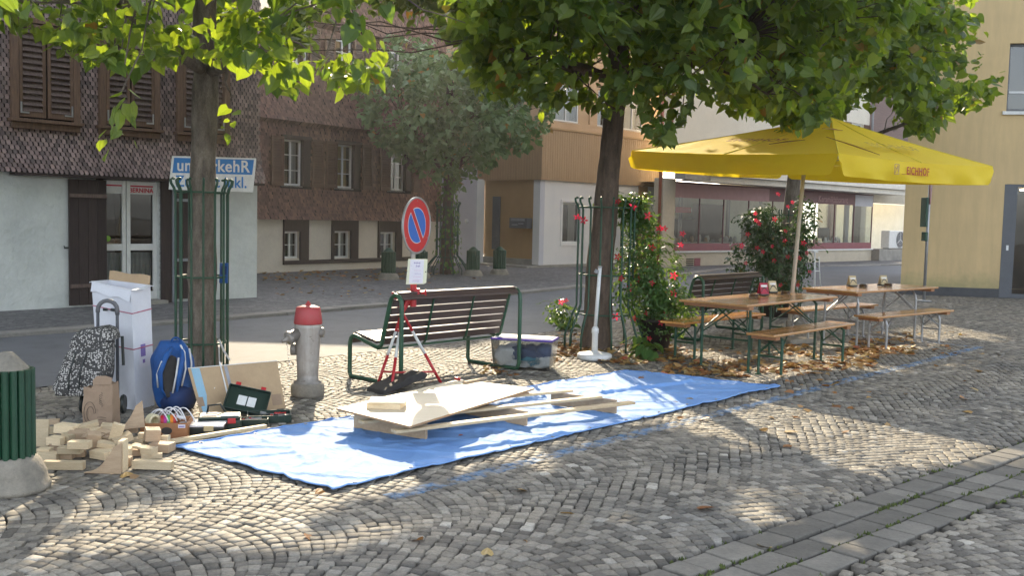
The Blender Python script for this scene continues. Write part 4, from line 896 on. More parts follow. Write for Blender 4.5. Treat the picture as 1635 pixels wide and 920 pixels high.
ashtray(G(1378,459.5,H),'small glass ashtray between the two tan cards on the farther table'); ashtray(G(1418,458,H),'small glass ashtray right of the rightmost tan card')
# ------------------------------------------------------------------ parasol
def parasol():
    base=G(1258,546); t=thing('parasol','large square yellow beer parasol with red lettering over the beer tables','parasol',(0,0,0))
    cor=[Vector((1.66,14.35,2.63)),Vector((3.71,11.60,2.47)),Vector((6.46,13.65,2.48)),Vector((4.41,16.4,2.62))]; ap=Vector((4.36,14.0,3.12))
    m,tt,out=nodes('yellow parasol cloth'); v=coord(tt,geo=True)
    n=tex(tt,1.6,4,.6,v); c=mixc(tt,ramp(tt,n,[(.3,(0,0,0)),(.7,(1,1,1))]),(.90,.70,.035),(.85,.63,.03))
    b=tt.nodes.new('ShaderNodeBsdfPrincipled'); tt.links.new(c,b.inputs[0]); b.inputs['Roughness'].default_value=.7
    tl=tt.nodes.new('ShaderNodeBsdfTranslucent'); tl.inputs[0].default_value=(.92,.70,.03,1); mx=tt.nodes.new('ShaderNodeMixShader'); mx.inputs[0].default_value=.38
    bn=tt.nodes.new('ShaderNodeBump'); bn.inputs['Strength'].default_value=.5; bn.inputs['Distance'].default_value=.03; tt.links.new(tex(tt,3,3,.5,v,dist=.5),bn.inputs['Height']); tt.links.new(bn.outputs[0],b.inputs['Normal'])
    tt.links.new(b.outputs[0],mx.inputs[1]); tt.links.new(tl.outputs[0],mx.inputs[2]); tt.links.new(mx.outputs[0],out.inputs[0]); cloth=m
    b=MB(); n=16
    for k in range(4):
        A,B=cor[k],cor[(k+1)%4]; V=[];F=[]
        for i in range(n+1):
            for j in range(n+1):
                u=i/n; vv=j/n; e=A.lerp(B,vv); p=ap.lerp(e,u)
                sag=-.03*u*math.sin(PI*vv)-.02*math.sin(PI*u)
                eo=-.03*math.sin(PI*vv) if u>.99 else 0
                p=p+Vector((0,0,sag+.006*noise.noise(p*3))); V.append(p)
        for i in range(n):
            for j in range(n): a=i*(n+1)+j; F.append((a,a+n+1,a+n+2,a+1))
        b.add(V,F,a=.5)
    can=b.build('canopy',cloth,t,smooth=False)
    for p in can.data.polygons: p.use_smooth=True
    for k in range(4):
        for q,h_ in ((cor[k],0),((cor[k]+cor[(k+1)%4])/2,.03)):
            b=MB(); b.tube([ap.lerp(q,i/10)+Vector((0,0,.003-h_*(i/10)-.02*math.sin(PI*i/10))) for i in range(11)],.006,5); b.build('seam',M_['seam'],can)
    vls=[]
    for k in range(4):
        A,B=cor[k],cor[(k+1)%4]; d=(B-A); Lh=d.length; nrm=Vector((d.y,-d.x,0)).normalized(); 
        if nrm.dot(A-Vector((4.06,14,2.5)))<0: nrm=-nrm
        b=MB(); V=[];F=[]; nn_=60; H_=[.25,.25,.25,.25][k]
        for i in range(nn_+1):
            s_=i/nn_; x=s_*Lh; e=A.lerp(B,s_)+Vector((0,0,-.03*math.sin(PI*s_)))
            dd=min(x,Lh-x); hh=H_ if dd>.12 else H_*(.45+.55*math.sqrt(max(0,1-((.12-dd)/.12)**2)))
            for j in range(7):
                q=j/6; wob=.036*noise.noise(Vector((x*2.6,q*1.5,k*9)))*q*2
                V.append(e+nrm*(.004+.02*q+wob)+Vector((0,0,-hh*q)))
        for i in range(nn_):
            for j in range(6): a=i*7+j; F.append((a,a+1,a+8,a+7))
        b.add(V,F,a=.5); v_=b.build('valance',cloth,t,smooth=True); vls.append((v_,A,B,nrm,d,Lh))
    # lettering on right front valance
    v_,A,B,nrm,d,Lh=vls[1]
    X=d.normalized(); 
    def place(s_,dz,body,size,bold,mat,sx=1,nm='lettering'):
        e=A.lerp(B,s_)+Vector((0,0,-.03*math.sin(PI*s_)+dz))+nrm*.045
        o=text(body,size,mat,v_,(0,0,0),ext=.0015,bold=bold,name=nm,sx=sx,spc=1.12)
        Z=Vector((0,0,1)); Xx=X; Y=Z-Xx*Z.dot(Xx); Y.normalize(); Zz=Xx.cross(Y)
        mm=Matrix((Xx,Y,Zz)).transposed().to_4x4(); mm.translation=e; o.matrix_local=mm@Matrix.Scale(sx,4,(1,0,0)); return o
    place(.46,-.115,'EICHHOF',.13,.001,M_['tan_text'],.84)
    e=A.lerp(B,.44)+Vector((0,0,-.03-.158))+nrm*.045
    b=MB(); b.tube([e-X*.28,e+X*.30],.003,5); b.build('printed_line',M_['tan_text'],v_)
    e=A.lerp(B,.325)+Vector((0,0,-.028-.105))+nrm*.047
    b=MB()
    for (a0,a1) in (((-.045,-.06),(.045,-.06)),((.045,-.06),(.045,.06)),((.045,.06),(-.045,.06)),((-.045,.06),(-.045,-.06)),((-.03,-.045),(.02,.05)),((.02,.05),(.03,-.03)),((-.03,.02),(.03,0))):
        b.tube([e+X*a0[0]+Vector((0,0,a0[1])),e+X*a1[0]+Vector((0,0,a1[1]))],.004,4)
    b.build('printed_emblem',M_['brown_smooth'],v_)
    # roof lettering and crease shading as brown tubes, laid on the two front panels
    def onpanel(k,px,py,h=.0):
        A,B=cor[k],cor[(k+1)%4]; n_=(A-ap).cross(B-ap).normalized(); n_=n_ if n_.z>0 else -n_
        r=ray(px,py); o_=Vector((0,0,CAM_H)); return o_+r*((ap-o_).dot(n_)/r.dot(n_))+n_*h-Vector((0,0,.02)), n_
    for k,(px,py),sz in ((0,(1208,227),.21),(1,(1425,238),.24)):
        A,B=cor[k],cor[(k+1)%4]; X=(B-A).normalized(); e,n_=onpanel(k,px,py,.05); up=n_.cross(X)
        o=text('EICHHOF',sz,M_['tan_text2' if k==0 else 'faint_text'],can,(0,0,0),ext=.001,bold=.001,spc=1.1); mm=Matrix((X,up,n_)).transposed().to_4x4(); mm.translation=e; o.matrix_local=mm
    for k,p0,p1 in ((0,(1228,230),(1286,223)),(1,(1318,218),(1404,247)),(1,(1312,205),(1345,208))):
        a0,n_=onpanel(k,*p0,.02); a1,n_=onpanel(k,*p1,.02); b=MB(); b.tube([a0,a0.lerp(a1,.5)+n_*.006,a1],[.004,.010,.004],5); b.build('roof_strap',M_['strap_brown'],can)
    b=MB(); b.tube([(base.x,base.y,.05),(4.01,14.0,2.3),(4.08,14.0,2.98)],[.029,.027,.024],12); b.build('pole',M_['umb_pole'],t,smooth=True)
    for k in range(4):
        b=MB(); b.tube([ap+Vector((0,0,-.12)),cor[k]+Vector((0,0,-.05))],.011,6); b.build('rib',M_['umb_pole'],t,smooth=True)
        b=MB(); b.tube([Vector((4.03,14,2.45)),(ap+cor[k])/2+Vector((0,0,-.07))],.009,6); b.build('strut',M_['umb_pole'],t,smooth=True)
        A,B=cor[k],cor[(k+1)%4]; mdp=(A+B)/2+Vector((0,0,-.12)); b=MB(); b.tube([ap+Vector((0,0,-.12)),mdp],.010,6); b.build('rib',M_['umb_pole'],t,smooth=True)
    b=MB(); b.box((base.x,base.y,.035),(.55,.55,.07),(0,0,.6)); b.tube([(base.x,base.y,.07),(base.x,base.y,.3)],.04,12); b.build('base_slab',M_['concrete'],t,bevel=.012)
M_['seam']=pm('stitched seam',(.74,.60,.035),None,.8,20)
M_['strap_brown']=pm('brown strap',(.30,.17,.03),None,.7,9)  # dark of the cloth creases, laid on as thin brown tubes
M_['faint_text']=pm('very faded print',(.60,.42,.05),None,.7,9)
M_['tan_text2']=pm('faded red brown print',(.40,.13,.03),None,.7,9)
parasol()
# ------------------------------------------------------------------ white stand
b_=G(949,573); t=thing('parasol_stand','empty white plastic parasol stand with a tall white tube beside the tree','stand',b_)
b=MB(); b.lathe([(.001,0),(.20,0),(.207,.015),(.205,.05),(.195,.062),(.12,.075),(.06,.09),(.001,.09)],(0,0,0),36); b.build('foot',M_['white_plastic'],t,smooth=True)
b=MB(); b.lathe([(.036,.08),(.036,.30),(.042,.31),(.042,.36),(.03,.37),(.03,.38)],(0,0,0),18); b.build('socket',M_['white_plastic'],t,smooth=True)
b=MB(); b.tube([(0,0,.36),(.035,.0,1.08)],.021,14); b.build('tube',M_['white_plastic'],t,smooth=True)
b=MB(); b.tube([(-.0,-.03,1.06),(-.02,-.03,1.02)],.022,10); b.tube([(.035,0,1.08),(.035,0,1.1)],.026,12); b.build('clamp_knob',M_['grey_plastic'],t)
# ------------------------------------------------------------------ hydrant
hp=G(491,632); t=thing('fire_hydrant','grey fire hydrant with a faded red cap standing on a concrete foot','hydrant',hp)
b=MB(); b.lathe([(.001,0),(.145,0),(.15,.02),(.145,.10),(.13,.12),(.001,.12)],(0,0,0),28,wob=.03); b.build('concrete_foot',M_['concrete'],t,smooth=True)
b=MB(); b.lathe([(.12,.10),(.125,.13),(.096,.145),(.094,.20),(.105,.42),(.120,.62),(.122,.66),(.11,.665)],(0,0,0),28); b.build('body',M_['hyd'],t,smooth=True)
b=MB(); b.lathe([(.123,.655),(.127,.665),(.118,.74),(.108,.80),(.10,.808),(.05,.822),(.025,.826),(.022,.845),(.012,.85),(.01,.862),(.001,.864)],(0,0,0),28); b.build('cap',M_['hydred'],t,smooth=True)
b=MB(); b.lathe([(.052,0),(.052,.09),(.062,.092),(.062,.12),(.052,.125),(.03,.13),(.018,.15),(.016,.18),(.001,.182)],(0,0,0),18); b.build('outlet',M_['hyd'],t,smooth=True,loc=(-.07,-.06,.575),rot=(0,-PI/2-.35,.75))
b=MB(); b.lathe([(.05,0),(.055,.02),(.055,.05),(.03,.055),(.001,.055)],(0,0,0),18); b.build('outlet',M_['hyd'],t,smooth=True,loc=(-.10,-.0,.42),rot=(0,-PI/2,0)); 
b=MB(); b.lathe([(.045,0),(.045,.04),(.02,.05),(.001,.05)],(0,0,0),14); b.build('side_plug',M_['hyd'],t,loc=(.10,0,.58),rot=(0,PI/2,0))
b=MB()
for i in range(16):
    q=i/15; x=-.19+.05*q; z=.56-.30*q+.06*math.sin(PI*q); b.tube(arc((x,-.10,z),.008,0,360,6,'xz' if i%2 else 'yz'),.0025,4)
b.build('chain',M_['galv'],t)
# ------------------------------------------------------------------ tripod sign
def tripod():
    cp=Vector((-1.0,9.75,0)); t=thing('road_sign','round red and blue no parking sign on a red and white striped tripod','sign',cp)
    feet=[G(602,618),G(624,627),G(704,612)]; X0=at(642,499,9.75)-cp
    tops=[at(656,466,9.8)-cp,at(655,466,9.68)-cp,at(627,467,9.7)-cp]
    for f,tp in zip(feet,tops):
        f=f-cp; b=MB(); L=(tp-f); ns=[0,.30,.52,1.0]
        knee=X0
        P=[f,f.lerp(X0,.42),f.lerp(X0,.74),X0+(tp-X0)*0,tp]
        b.tube([P[0],P[1]],.0145,10,0); b.tube([P[1],P[2]],.0147,10,1); b.tube([P[2],P[3],P[4]],.0145,10,0); b.build('leg',[M_['red'],M_['white_paint']],t,smooth=True)
    b=MB(); a_=(feet[1]-cp).lerp(X0,.24); c_=(feet[2]-cp).lerp(X0,.16); d_=(feet[0]-cp).lerp(X0,.2); b.tube([a_,c_],.010,8); b.tube([a_.lerp(c_,.3),d_],.008,8); mid=a_.lerp(c_,.5); b.box(mid,(.06,.05,.04),mi=1); b.build('brace',[M_['red'],M_['dark_metal']],t)
    z0=X0.z
    b=MB(); q=at(660,470,9.77)-cp; b.tube([(q.x,q.y,q.z-.12),(q.x,q.y,q.z+.10)],.032,12); b.tube([q+Vector((-.0,0,.0)),q+Vector((.12,-.02,.02))],.016,8); b.tube([q+Vector((.12,-.02,-.01)),q+Vector((.12,-.02,.05))],.010,6); b.box(q+Vector((.04,-.03,.03)),(.05,.06,.06)); b.tube([X0,q],.02,8); b.build('clamp',M_['red'],t)
    dc=at(665,360,9.77)-cp; b=MB(); b.tube([q+Vector((0,0,.05)),(dc.x-.045,dc.y+.03,dc.z+.2)],.024,12); b.build('post',M_['galv'],t,smooth=True)
    # disc facing slightly left of camera: normal rotated
    n_az=R(66)     # foreshortened width
    rt=Matrix.Translation(dc)@Matrix.Rotation(n_az,4,'Z')@Matrix.Rotation(PI/2,4,'X')
    # after rotation local z -> -y (towards viewer) turned by n_az
    rad=.27
    def disc(nm,prof,mat,par=None,seg=48):
        b=MB(); b.lathe(prof,(0,0,0),seg); o=b.build(nm,mat,t,smooth=False); o.matrix_local=rt; return o
    pl=disc('sign_plate',[(.001,-.012),(rad,-.012),(rad+.008,-.004),(rad+.008,.010),(rad-.008,.012),(rad-.012,.002),(.001,.002)],M_['galv'])
    disc('red_ring',[(.001,.0025),(rad-.012,.0025),(rad-.012,.0045),(.001,.0045)],M_['signred'])
    ri=.168
    ang=R(125); dvec=(math.cos(ang),math.sin(ang)); nvec=(-dvec[1],dvec[0])
    def seg_(r_,off,z,th,mat,nm):
        b=MB()
        for s in (1,-1):
            a0=math.asin(off/r_); P=[]
            for i in range(25):
                a=a0+(PI-2*a0)*i/24; u,v=r_*math.cos(a),r_*math.sin(a)*s; P.append((u*dvec[0]+v*nvec[0],u*dvec[1]+v*nvec[1]))
            V=[(x,y,z) for x,y in P]+[(x,y,z+th) for x,y in P]; k=len(P)
            b.add(V,[tuple(range(k)),tuple(range(k,2*k))]+[(i,(i+1)%k,k+(i+1)%k,k+i) for i in range(k)])
        o=b.build(nm,mat,t); o.matrix_local=rt
    seg_(ri+.007,.027,.0048,.001,M_['white_paint'],'white_border'); seg_(ri,.034,.0062,.001,M_['signblue'],'blue_field')
    b=MB()
    for a in (90,210,330): b.lathe([(.001,.006),(.006,.006),(.004,.009),(.001,.009)],((rad-.03)*math.cos(R(a)),(rad-.03)*math.sin(R(a)),0),8)
    o=b.build('rivet',M_['galv'],t); o.matrix_local=rt
    # paper notice
    pc=at(665.5,433.5,9.77)-cp; n2=R(14); rt2=Matrix.Translation(pc+Vector((0,-.035,0)))@Matrix.Rotation(n2,4,'Z')@Matrix.Rotation(.02,4,'Y')
    b=MB(); b.prism([(-.10,-.128),(.075,-.12),(.10,-.105),(.105,.125),(-.085,.122),(-.092,0)],rt2,.004); nb=b.build('notice_board',M_['yellow_paper'],t)
    b=MB(); b.prism([(-.07,-.115),(.065,-.112),(.07,.118),(-.065,.116)],rt2@Matrix.Translation((0,-.004,0)),.002); pp=b.build('paper',M_['paper'],nb)
    for (z,x0,x1,am,mat,th) in ((.085,-.03,.035,.012,'purple_ink',.0022),(.053,-.01,.03,.013,'purple_ink',.0022),(.055,-.06,-.05,.003,'purple_ink',.0016),(.012,-.025,.045,.004,'pink_ink',.0014),(-.02,-.02,.04,.006,'purple_ink',.0014),(-.05,-.03,.04,.005,'pink_ink',.0014),(-.08,-.035,.05,.004,'pink_ink',.0014),(-.095,-.04,.03,.005,'purple_ink',.0014)):
        n_=int((x1-x0)/.0028); q=MB(); q.tube([rt2@Vector((x0+(x1-x0)*i/n_,-.0062,z+am*math.sin(i*1.9+z*70)*(.5+.5*math.sin(i*.7)))) for i in range(n_+1)],th*.7,4); q.build('handwriting',M_[mat],pp)
    b=MB()
    for x in (-.095,.09): b.box(rt2@Vector((x,-.006,0)),(.01,.006,.01))
    b.build('cable_tie',M_['black_plastic'],nb)
tripod()
# rubber foot plate leaning by the tripod
b=MB(); a_,c_=G(597,625,.02),G(664,598,.13); dd=c_-a_; 
b.prism([(0,-.025),(.12,-.03),(.52,-.03),(.56,.0),(.50,.045),(.30,.05),(.26,.03),(.10,.03),(.02,.015)],Matrix.Translation(a_)@Matrix.Rotation(math.atan2(dd.y,dd.x),4,'Z')@Matrix.Rotation(-.22,4,'Y'),.26)
tag(b.build('foot_plate',M_['rubber'],bevel=.012),'black recycled rubber sign foot lying tilted under the tripod legs','sign foot')
# ------------------------------------------------------------------ storage tub
def tub():
    A=G(782,588); B=G(881,594); mid=(A+B)/2; d=B-A; rz=math.atan2(d.y,d.x); L=d.length+.0
    W=.36; H_=.335; t=thing('storage_box','clear plastic storage box with a purple lid and fabric inside, beside the park bench','box',mid+Vector((-d.normalized().y*W/2,d.normalized().x*W/2,0)),rz)
    b=MB(); z=.012
    def ring(sx,sy,z): return [(-sx,-sy,z),(sx,-sy,z),(sx,sy,z),(-sx,sy,z)]
    V=ring(L/2*.9,W/2*.9,z)+ring(L/2*.985,W/2*.985,H_-.02)+ring(L/2*.985-.004,W/2*.985-.004,H_-.02)+ring(L/2*.9-.004,W/2*.9-.004,z+.006)
    F=[(0,1,2,3)]+[(i,(i+1)%4,4+(i+1)%4,4+i) for i in range(4)]
    b.add(V[:8],F,a=.5); b.build('tub',M_['clear_plastic'],t)
    b=MB(); b.bb(-L/2,L/2,-W/2,W/2,H_-.02,H_+.004); l=b.build('lid',M_['purple'],t,bevel=.008); b=MB(); b.bb(-L/2+.03,L/2-.03,-W/2+.03,W/2-.03,H_+.0045,H_+.012); b.build('lid_panel',M_['lid_clear'],l,bevel=.004)
    def wad(c,r,mat,sq,seed):
        b=MB(); V=[];F=[]; n1,n2=18,24
        for i in range(n1+1):
            for j in range(n2):
                a=PI*i/n1; q=2*PI*j/n2; v=Vector((math.sin(a)*math.cos(q),math.sin(a)*math.sin(q),math.cos(a))); k=1+.28*noise.noise(v*2.2+Vector((seed,0,0)))
                p=Vector((c[0]+v.x*r*sq[0]*k,c[1]+v.y*r*sq[1]*k,c[2]+v.z*r*sq[2]*k))
                p.x=max(-L/2*.88,min(L/2*.88,p.x)); p.y=max(-W/2*.87,min(W/2*.87,p.y)); p.z=max(.025,min(H_-.03,p.z)); V.append(p)
        for i in range(n1):
            for j in range(n2): F.append((i*n2+j,i*n2+(j+1)%n2,(i+1)*n2+(j+1)%n2,(i+1)*n2+j))
        b.add(V,F); b.build('folded_fabric',mat,t,smooth=True)
    wad((-.16,-.02,.13),.18,M_['white_cloth'],(1.0,1,.7),1); wad((.02,-.02,.16),.17,M_['navy_cloth'],(1.4,1.0,.55),4); wad((.10,-.03,.10),.17,M_['teal_cloth'],(1.2,1.0,.45),9); wad((.22,0,.19),.12,M_['navy_cloth'],(1,1,.7),12); wad((.2,-.03,.08),.18,M_['white_cloth'],(1,1,.45),15); wad((-.02,-.04,.06),.18,M_['white_cloth'],(1,1,.35),19)
M_['purple']=pm('purple plastic lid',(.09,.05,.36),None,.4,9); M_['lid_clear']=pm('cloudy lid panel',(.72,.72,.76),None,.3,9)
M_['white_cloth']=pm('white cloth',(.66,.66,.66),None,.9,5); M_['navy_cloth']=pm('blue grey cloth',(.08,.11,.20),None,.9,5); M_['teal_cloth']=pm('teal cloth',(.10,.30,.40),None,.9,5)
tub()
# ------------------------------------------------------------------ plank frame and plywood
def planks():
    O=G(760,670,0); t=thing('plank_frame','low frame of fresh planks nailed over upright boards, lying on the blue tarpaulin','wooden frame',(O.x,O.y,0))
    Z=.135
    def plank(p0,p1,z,w,th,nm='plank',mat=M_['plank']):
        a=G(*p0,z)-O; b_=G(*p1,z)-O; d=b_-a; c=(a+b_)/2; b=MB(); b.box((c.x,c.y,z-th/2),(d.length,w,th),(0,0,math.atan2(d.y,d.x))); b.build(nm,mat,t,bevel=.003)
        return a,b_
    plank((628,687),(1010,641),Z+.022,.075,.021)
    plank((575,672),(958,632),Z+.022,.075,.021)
    plank((542,654),(912,622),Z+.022,.075,.021)
    def upright(p0,p1,zt=Z,th=.022):
        a=G(*p0,0)-O; b_=G(*p1,0)-O; d=b_-a; c=(a+b_)/2; b=MB(); b.box((c.x,c.y,.018+(zt-.0185)/2),(d.length,th,zt-.0185),(0,0,math.atan2(d.y,d.x))); b.build('support_board',M_['tan_wood'],t,bevel=.002)
    upright((566,687),(681,706)); upright((735,664),(841,684)); upright((880,650),(984,664))
    return t,O
planks()
def sheet_obj(nm,corners,zs,th,label,cat,mats,bend=0):
    P=[G(px,py,z) for (px,py),z in zip(corners,zs)]; c=sum(P,Vector())/4; n=10; b=MB()
    def S(u,v,dz): 
        p=(P[0]*(1-u)+P[1]*u)*(1-v)+(P[3]*(1-u)+P[2]*u)*v; return p-c+Vector((0,0,dz+bend*math.sin(PI*u)))
    for lay,dz in ((0,0),(1,-th)):
        V=[S(i/n,j/n,dz) for i in range(n+1) for j in range(n+1)]; F=[(i*(n+1)+j,(i+1)*(n+1)+j,(i+1)*(n+1)+j+1,i*(n+1)+j+1) for i in range(n) for j in range(n)]
        b.add(V,F,0,a=.5)
    for e in (lambda s:(s,0),lambda s:(1,s),lambda s:(1-s,1),lambda s:(0,1-s)):
        V=[]
        for i in range(n+1): V+= [S(*e(i/n),0),S(*e(i/n),-th)]
        b.add(V,[(2*i,2*i+1,2*i+3,2*i+2) for i in range(n)],1,a=.5)
    o=b.build(nm,mats,loc=c); return tag(o,label,cat)
z1=.178
sheet_obj('plywood_sheet',[(545,650),(640,668),(845,627),(728,607)],[z1,z1,z1+.0,z1],.014,'brown plywood sheet lying askew directly on the plank frame, mostly covered','plywood sheet',[M_['tan_wood'],M_['ply_edge']])
sheet_obj('plywood_sheet',[(537,652),(654,681),(853,620),(733,606)],[z1+.022,z1+.020,z1+.020,z1+.022],.015,'bright pale plywood sheet on top of the plank frame in full sun','plywood sheet',[M_['ply'],M_['ply_edge']])
c=G(617,650,z1+.022); b=MB(); b.box((0,0,.022),(.26,.20,.043)); o=b.build('wood_block',M_['pale_wood'],bevel=.002,loc=c,rot=(0,0,-.12)); tag(o,'pale wooden block lying on the bright plywood sheet, under a thin square of plywood','wood block')
b=MB(); b.box((0,0,.006),(.27,.22,.012)); o=b.build('plywood_piece',[M_['ply']],bevel=.001,loc=c+Vector((.01,.0,.0445)),rot=(0,0,.05)); tag(o,'thin square plywood piece resting on the block on the plywood sheet','plywood piece')
for i,(p0,p1,z,lab) in enumerate((((741,611),(776,604),.20,'short thin batten lying on the far edge of the plywood sheet'),((727,604),(742,607),.20,'red handled screwdriver at the far edge of the plywood sheet'))):
    a=G(*p0,z+.012); e=G(*p1,z+.012); d=e-a; b=MB()
    if i==0: b.box(((a+e)/2),(d.length,.03,.018),(0,0,math.atan2(d.y,d.x))); tag(b.build('batten',M_['tan_wood'],bevel=.002),lab,'batten')
    else: b.tube([a,a.lerp(e,.5)],.012,8,0); b.tube([a.lerp(e,.5),e],.004,6,1); tag(b.build('screwdriver',[M_['red'],M_['galv']]),lab,'screwdriver')
# ------------------------------------------------------------------ near bollard
def bollard(p,s,label,cone=True,big=True):
    t=thing('bollard',label,'bollard',p,rnd.uniform(0,1),'green ribbed bollards on round concrete feet'); 
    b=MB(); b.lathe([(.001,0),(.30*s,0),(.305*s,.035),(.285*s,.04),(.275*s,.10),(.235*s,.17),(.19*s,.205),(.001,.205)],(0,0,0),40,wob=.008); b.build('concrete_foot',M_['concrete'],t,smooth=True)
    b=MB(); n=19 if big else 14
    for i in range(n):
        a=2*PI*i/n; r=.172*s; b.tube([(r*math.cos(a),r*math.sin(a),.20),(r*math.cos(a),r*math.sin(a),.715)],.0205 if big else .022,8)
    b.lathe([(.150*s,.2),(.150*s,.70)],(0,0,0),24); b.build('ribbed_sleeve',M_['green_bol'],t,smooth=False)
    if cone:
        b=MB(); b.lathe([(.16*s,.70),(.158*s,.715),(.09*s,.775),(.045*s,.81),(.02*s,.815),(.001,.815)],(0,0,0),24,wob=.04); b.build('cone_top',M_['concrete'] if big else M_['green_bol'],t,smooth=True)
    return t
bollard(Vector((-2.93,5.78,0)),.76,'large dark green ribbed bollard with a sandy concrete cone top, at the left edge')
b1=bollard(G(620,449),.92,'dark green bollard left of the no parking sign',big=False)
for (px,py,lab) in ((671,447,'dark green bollard half hidden behind the no parking sign'),(755,443,'dark green bollard just right of the ivy covered tree'),(797,441,'dark green bollard in front of the ochre entrance wall')):
    q=copy_tree(b1); q.location=G(px,py); q['label']=lab
# ------------------------------------------------------------------ sign on tree guard
def campaign():
    P=at(342,279,11.25); t=thing('campaign_sign','blue and white campaign placard fixed behind the left tree, lettered in bold','placard',P,0)
    W=.47; b=MB(); m=Matrix.Rotation(.0,4,'Y')
    b.prism([(-W,.20),(W,.195),(W-.035,-.185),(-W-.04,-.175)],Matrix.Identity(4),.008); pl=b.build('board',M_['white_paint'],t)
    b=MB(); b.prism([(-W+.025,.18),(W-.025,.176),(W-.045,.01),(-W+.005,.012)],Matrix.Translation((0,-.006,0)),.002); b.build('blue_band',M_['politic'],pl)
    text('umverkehR',.185,M_['white_paint'],pl,(-.01,-.009,.092),bold=.003,sx=.90,spc=1.06)
    text('Zukunft inkl.',.175,M_['politic'],pl,(-.03,-.006,-.085),bold=.0025,sx=.84,spc=1.05)
campaign()
# ------------------------------------------------------------------ trolley, box, bag
def hex2(p,z=0): return p
def trolley():
    P=G(140,664); t=thing('shopping_trolley','black and white patterned shopping trolley bag with a tall grey handle','shopping trolley',P,.12)
    # bag
    W=.36; D_=.24; b=MB(); V=[];F=[]; nz,nr=18,40
    for i in range(nz+1):
        q=i/nz; z=.17+.40*q; w=W/2*(1.02-.28*q+.06*math.sin(q*PI)); d=D_/2*(1.05-.25*q+.1*math.sin(q*PI)); sh=.10*q-.05
        if q<.08: w*=.85
        for j in range(nr):
            a=2*PI*j/nr; ca,sa=math.cos(a),math.sin(a); e=.55
            x=w*math.copysign(abs(ca)**e,ca); y=d*math.copysign(abs(sa)**e,sa)
            k=.012*noise.noise(Vector((x*9,y*9,z*7)))
            V.append((x+sh+k,y+k,z))
    for i in range(nz):
        for j in range(nr): F.append((i*nr+j,i*nr+(j+1)%nr,(i+1)*nr+(j+1)%nr,(i+1)*nr+j))
    F.append(tuple(range(nr))[::-1]); F.append(tuple(nz*nr+j for j in range(nr)))
    b.add(V,F,a=.5); b.build('bag',M_['pattern'],t,smooth=True)
    b=MB(); V=[]
    for i,(dz,sc) in enumerate(((.0,1.06),(.05,1.0),(.085,.86),(.11,.6))):
        for j in range(nr):
            a=2*PI*j/nr; ca,sa=math.cos(a),math.sin(a); V.append((.055+sc*.155*math.copysign(abs(ca)**.5,ca),sc*.10*math.copysign(abs(sa)**.5,sa),.56+dz+.03*math.copysign(abs(ca)**.5,ca)*sc))
    b.add(V,[(i*nr+j,i*nr+(j+1)%nr,(i+1)*nr+(j+1)%nr,(i+1)*nr+j) for i in range(3) for j in range(nr)]+[tuple(3*nr+j for j in range(nr))],a=.5); b.build('flap',M_['pattern'],t,smooth=True)
    b=MB(); x1,x2=.055,.205; y=.10
    b.tube([(x1,y,.10),(x1,y,.84)]+[(x1+(x2-x1)*(1-math.cos(PI*i/8))/2,y,.84+.075*math.sin(PI*i/8)) for i in range(1,8)]+[(x2,y,.84),(x2,y,.10)],.0125,10); b.build('handle',M_['dark_metal'],t,smooth=True)
    b=MB(); b.tube([(x1-.0,y-.0,.82)]+[(x1+(x2-x1)*(1-math.cos(PI*i/8))/2,y,.84+.075*math.sin(PI*i/8)) for i in range(0,9)]+[(x2,y,.80)],.017,10); b.build('grip',M_['grey_dark'],t,smooth=True)
    b=MB(); b.tube([(x1+.02,-.06,.18),(x1-.06,-.12,.01)],.009,8); b.tube([(x1,y,.12),(x1,.02,.16)],.008,6); b.tube([(x2,y,.12),(x2,.02,.16)],.008,6); b.build('prop_leg',M_['black_plastic'],t)
    for s in (-.06,.25):
        b=MB(); b.lathe([(.001,-.012),(.07,-.014),(.078,0),(.07,.014),(.001,.012)],(0,0,0),24); b.build('wheel',M_['black_plastic'],t,loc=(s,y-.01,.078),rot=(0,PI/2,0))
    for x in (-.07,.0):
        b=MB(); b.tube([(x+.03,-.124,.50),(x-.01,-.145,.35),(x-.02,-.14,.22)],.006,6); b.build('strap',M_['black_plastic'],t)
    b=MB(); b.tube([(.23,.04,.60),(.24,.03,.38)],.012,6); b.build('strap',M_['black_plastic'],t)
    for ch in t.children:
        if ch.name.startswith(('bag','flap','strap')): ch.scale=(1.12,1.05,1.06)
M_['grey_dark']=pm('grey grip',(.13,.13,.14),None,.5,9)
def pattern_mat():
    m,t,out=nodes('black white cell print'); v=coord(t)
    a=t.nodes.new('ShaderNodeTexVoronoi'); a.feature='DISTANCE_TO_EDGE'; a.inputs['Scale'].default_value=7; a.inputs['Randomness'].default_value=.75; t.links.new(v,a.inputs['Vector'])
    b=t.nodes.new('ShaderNodeTexVoronoi'); b.feature='F1'; b.inputs['Scale'].default_value=70; b.inputs['Randomness'].default_value=.7; t.links.new(v,b.inputs['Vector'])
    k1=math_(t,'GREATER_THAN',a.outputs[0],.045); k2=math_(t,'LESS_THAN',b.outputs[0],.42); k=math_(t,'MULTIPLY',k1,k2)
    c=mixc(t,k,(.05,.048,.047),(.50,.48,.45)); p=t.nodes.new('ShaderNodeBsdfPrincipled'); t.links.new(c,p.inputs[0]); p.inputs['Roughness'].default_value=.75; t.links.new(p.outputs[0],out.inputs[0]); return m
M_['pattern']=pattern_mat()
trolley()
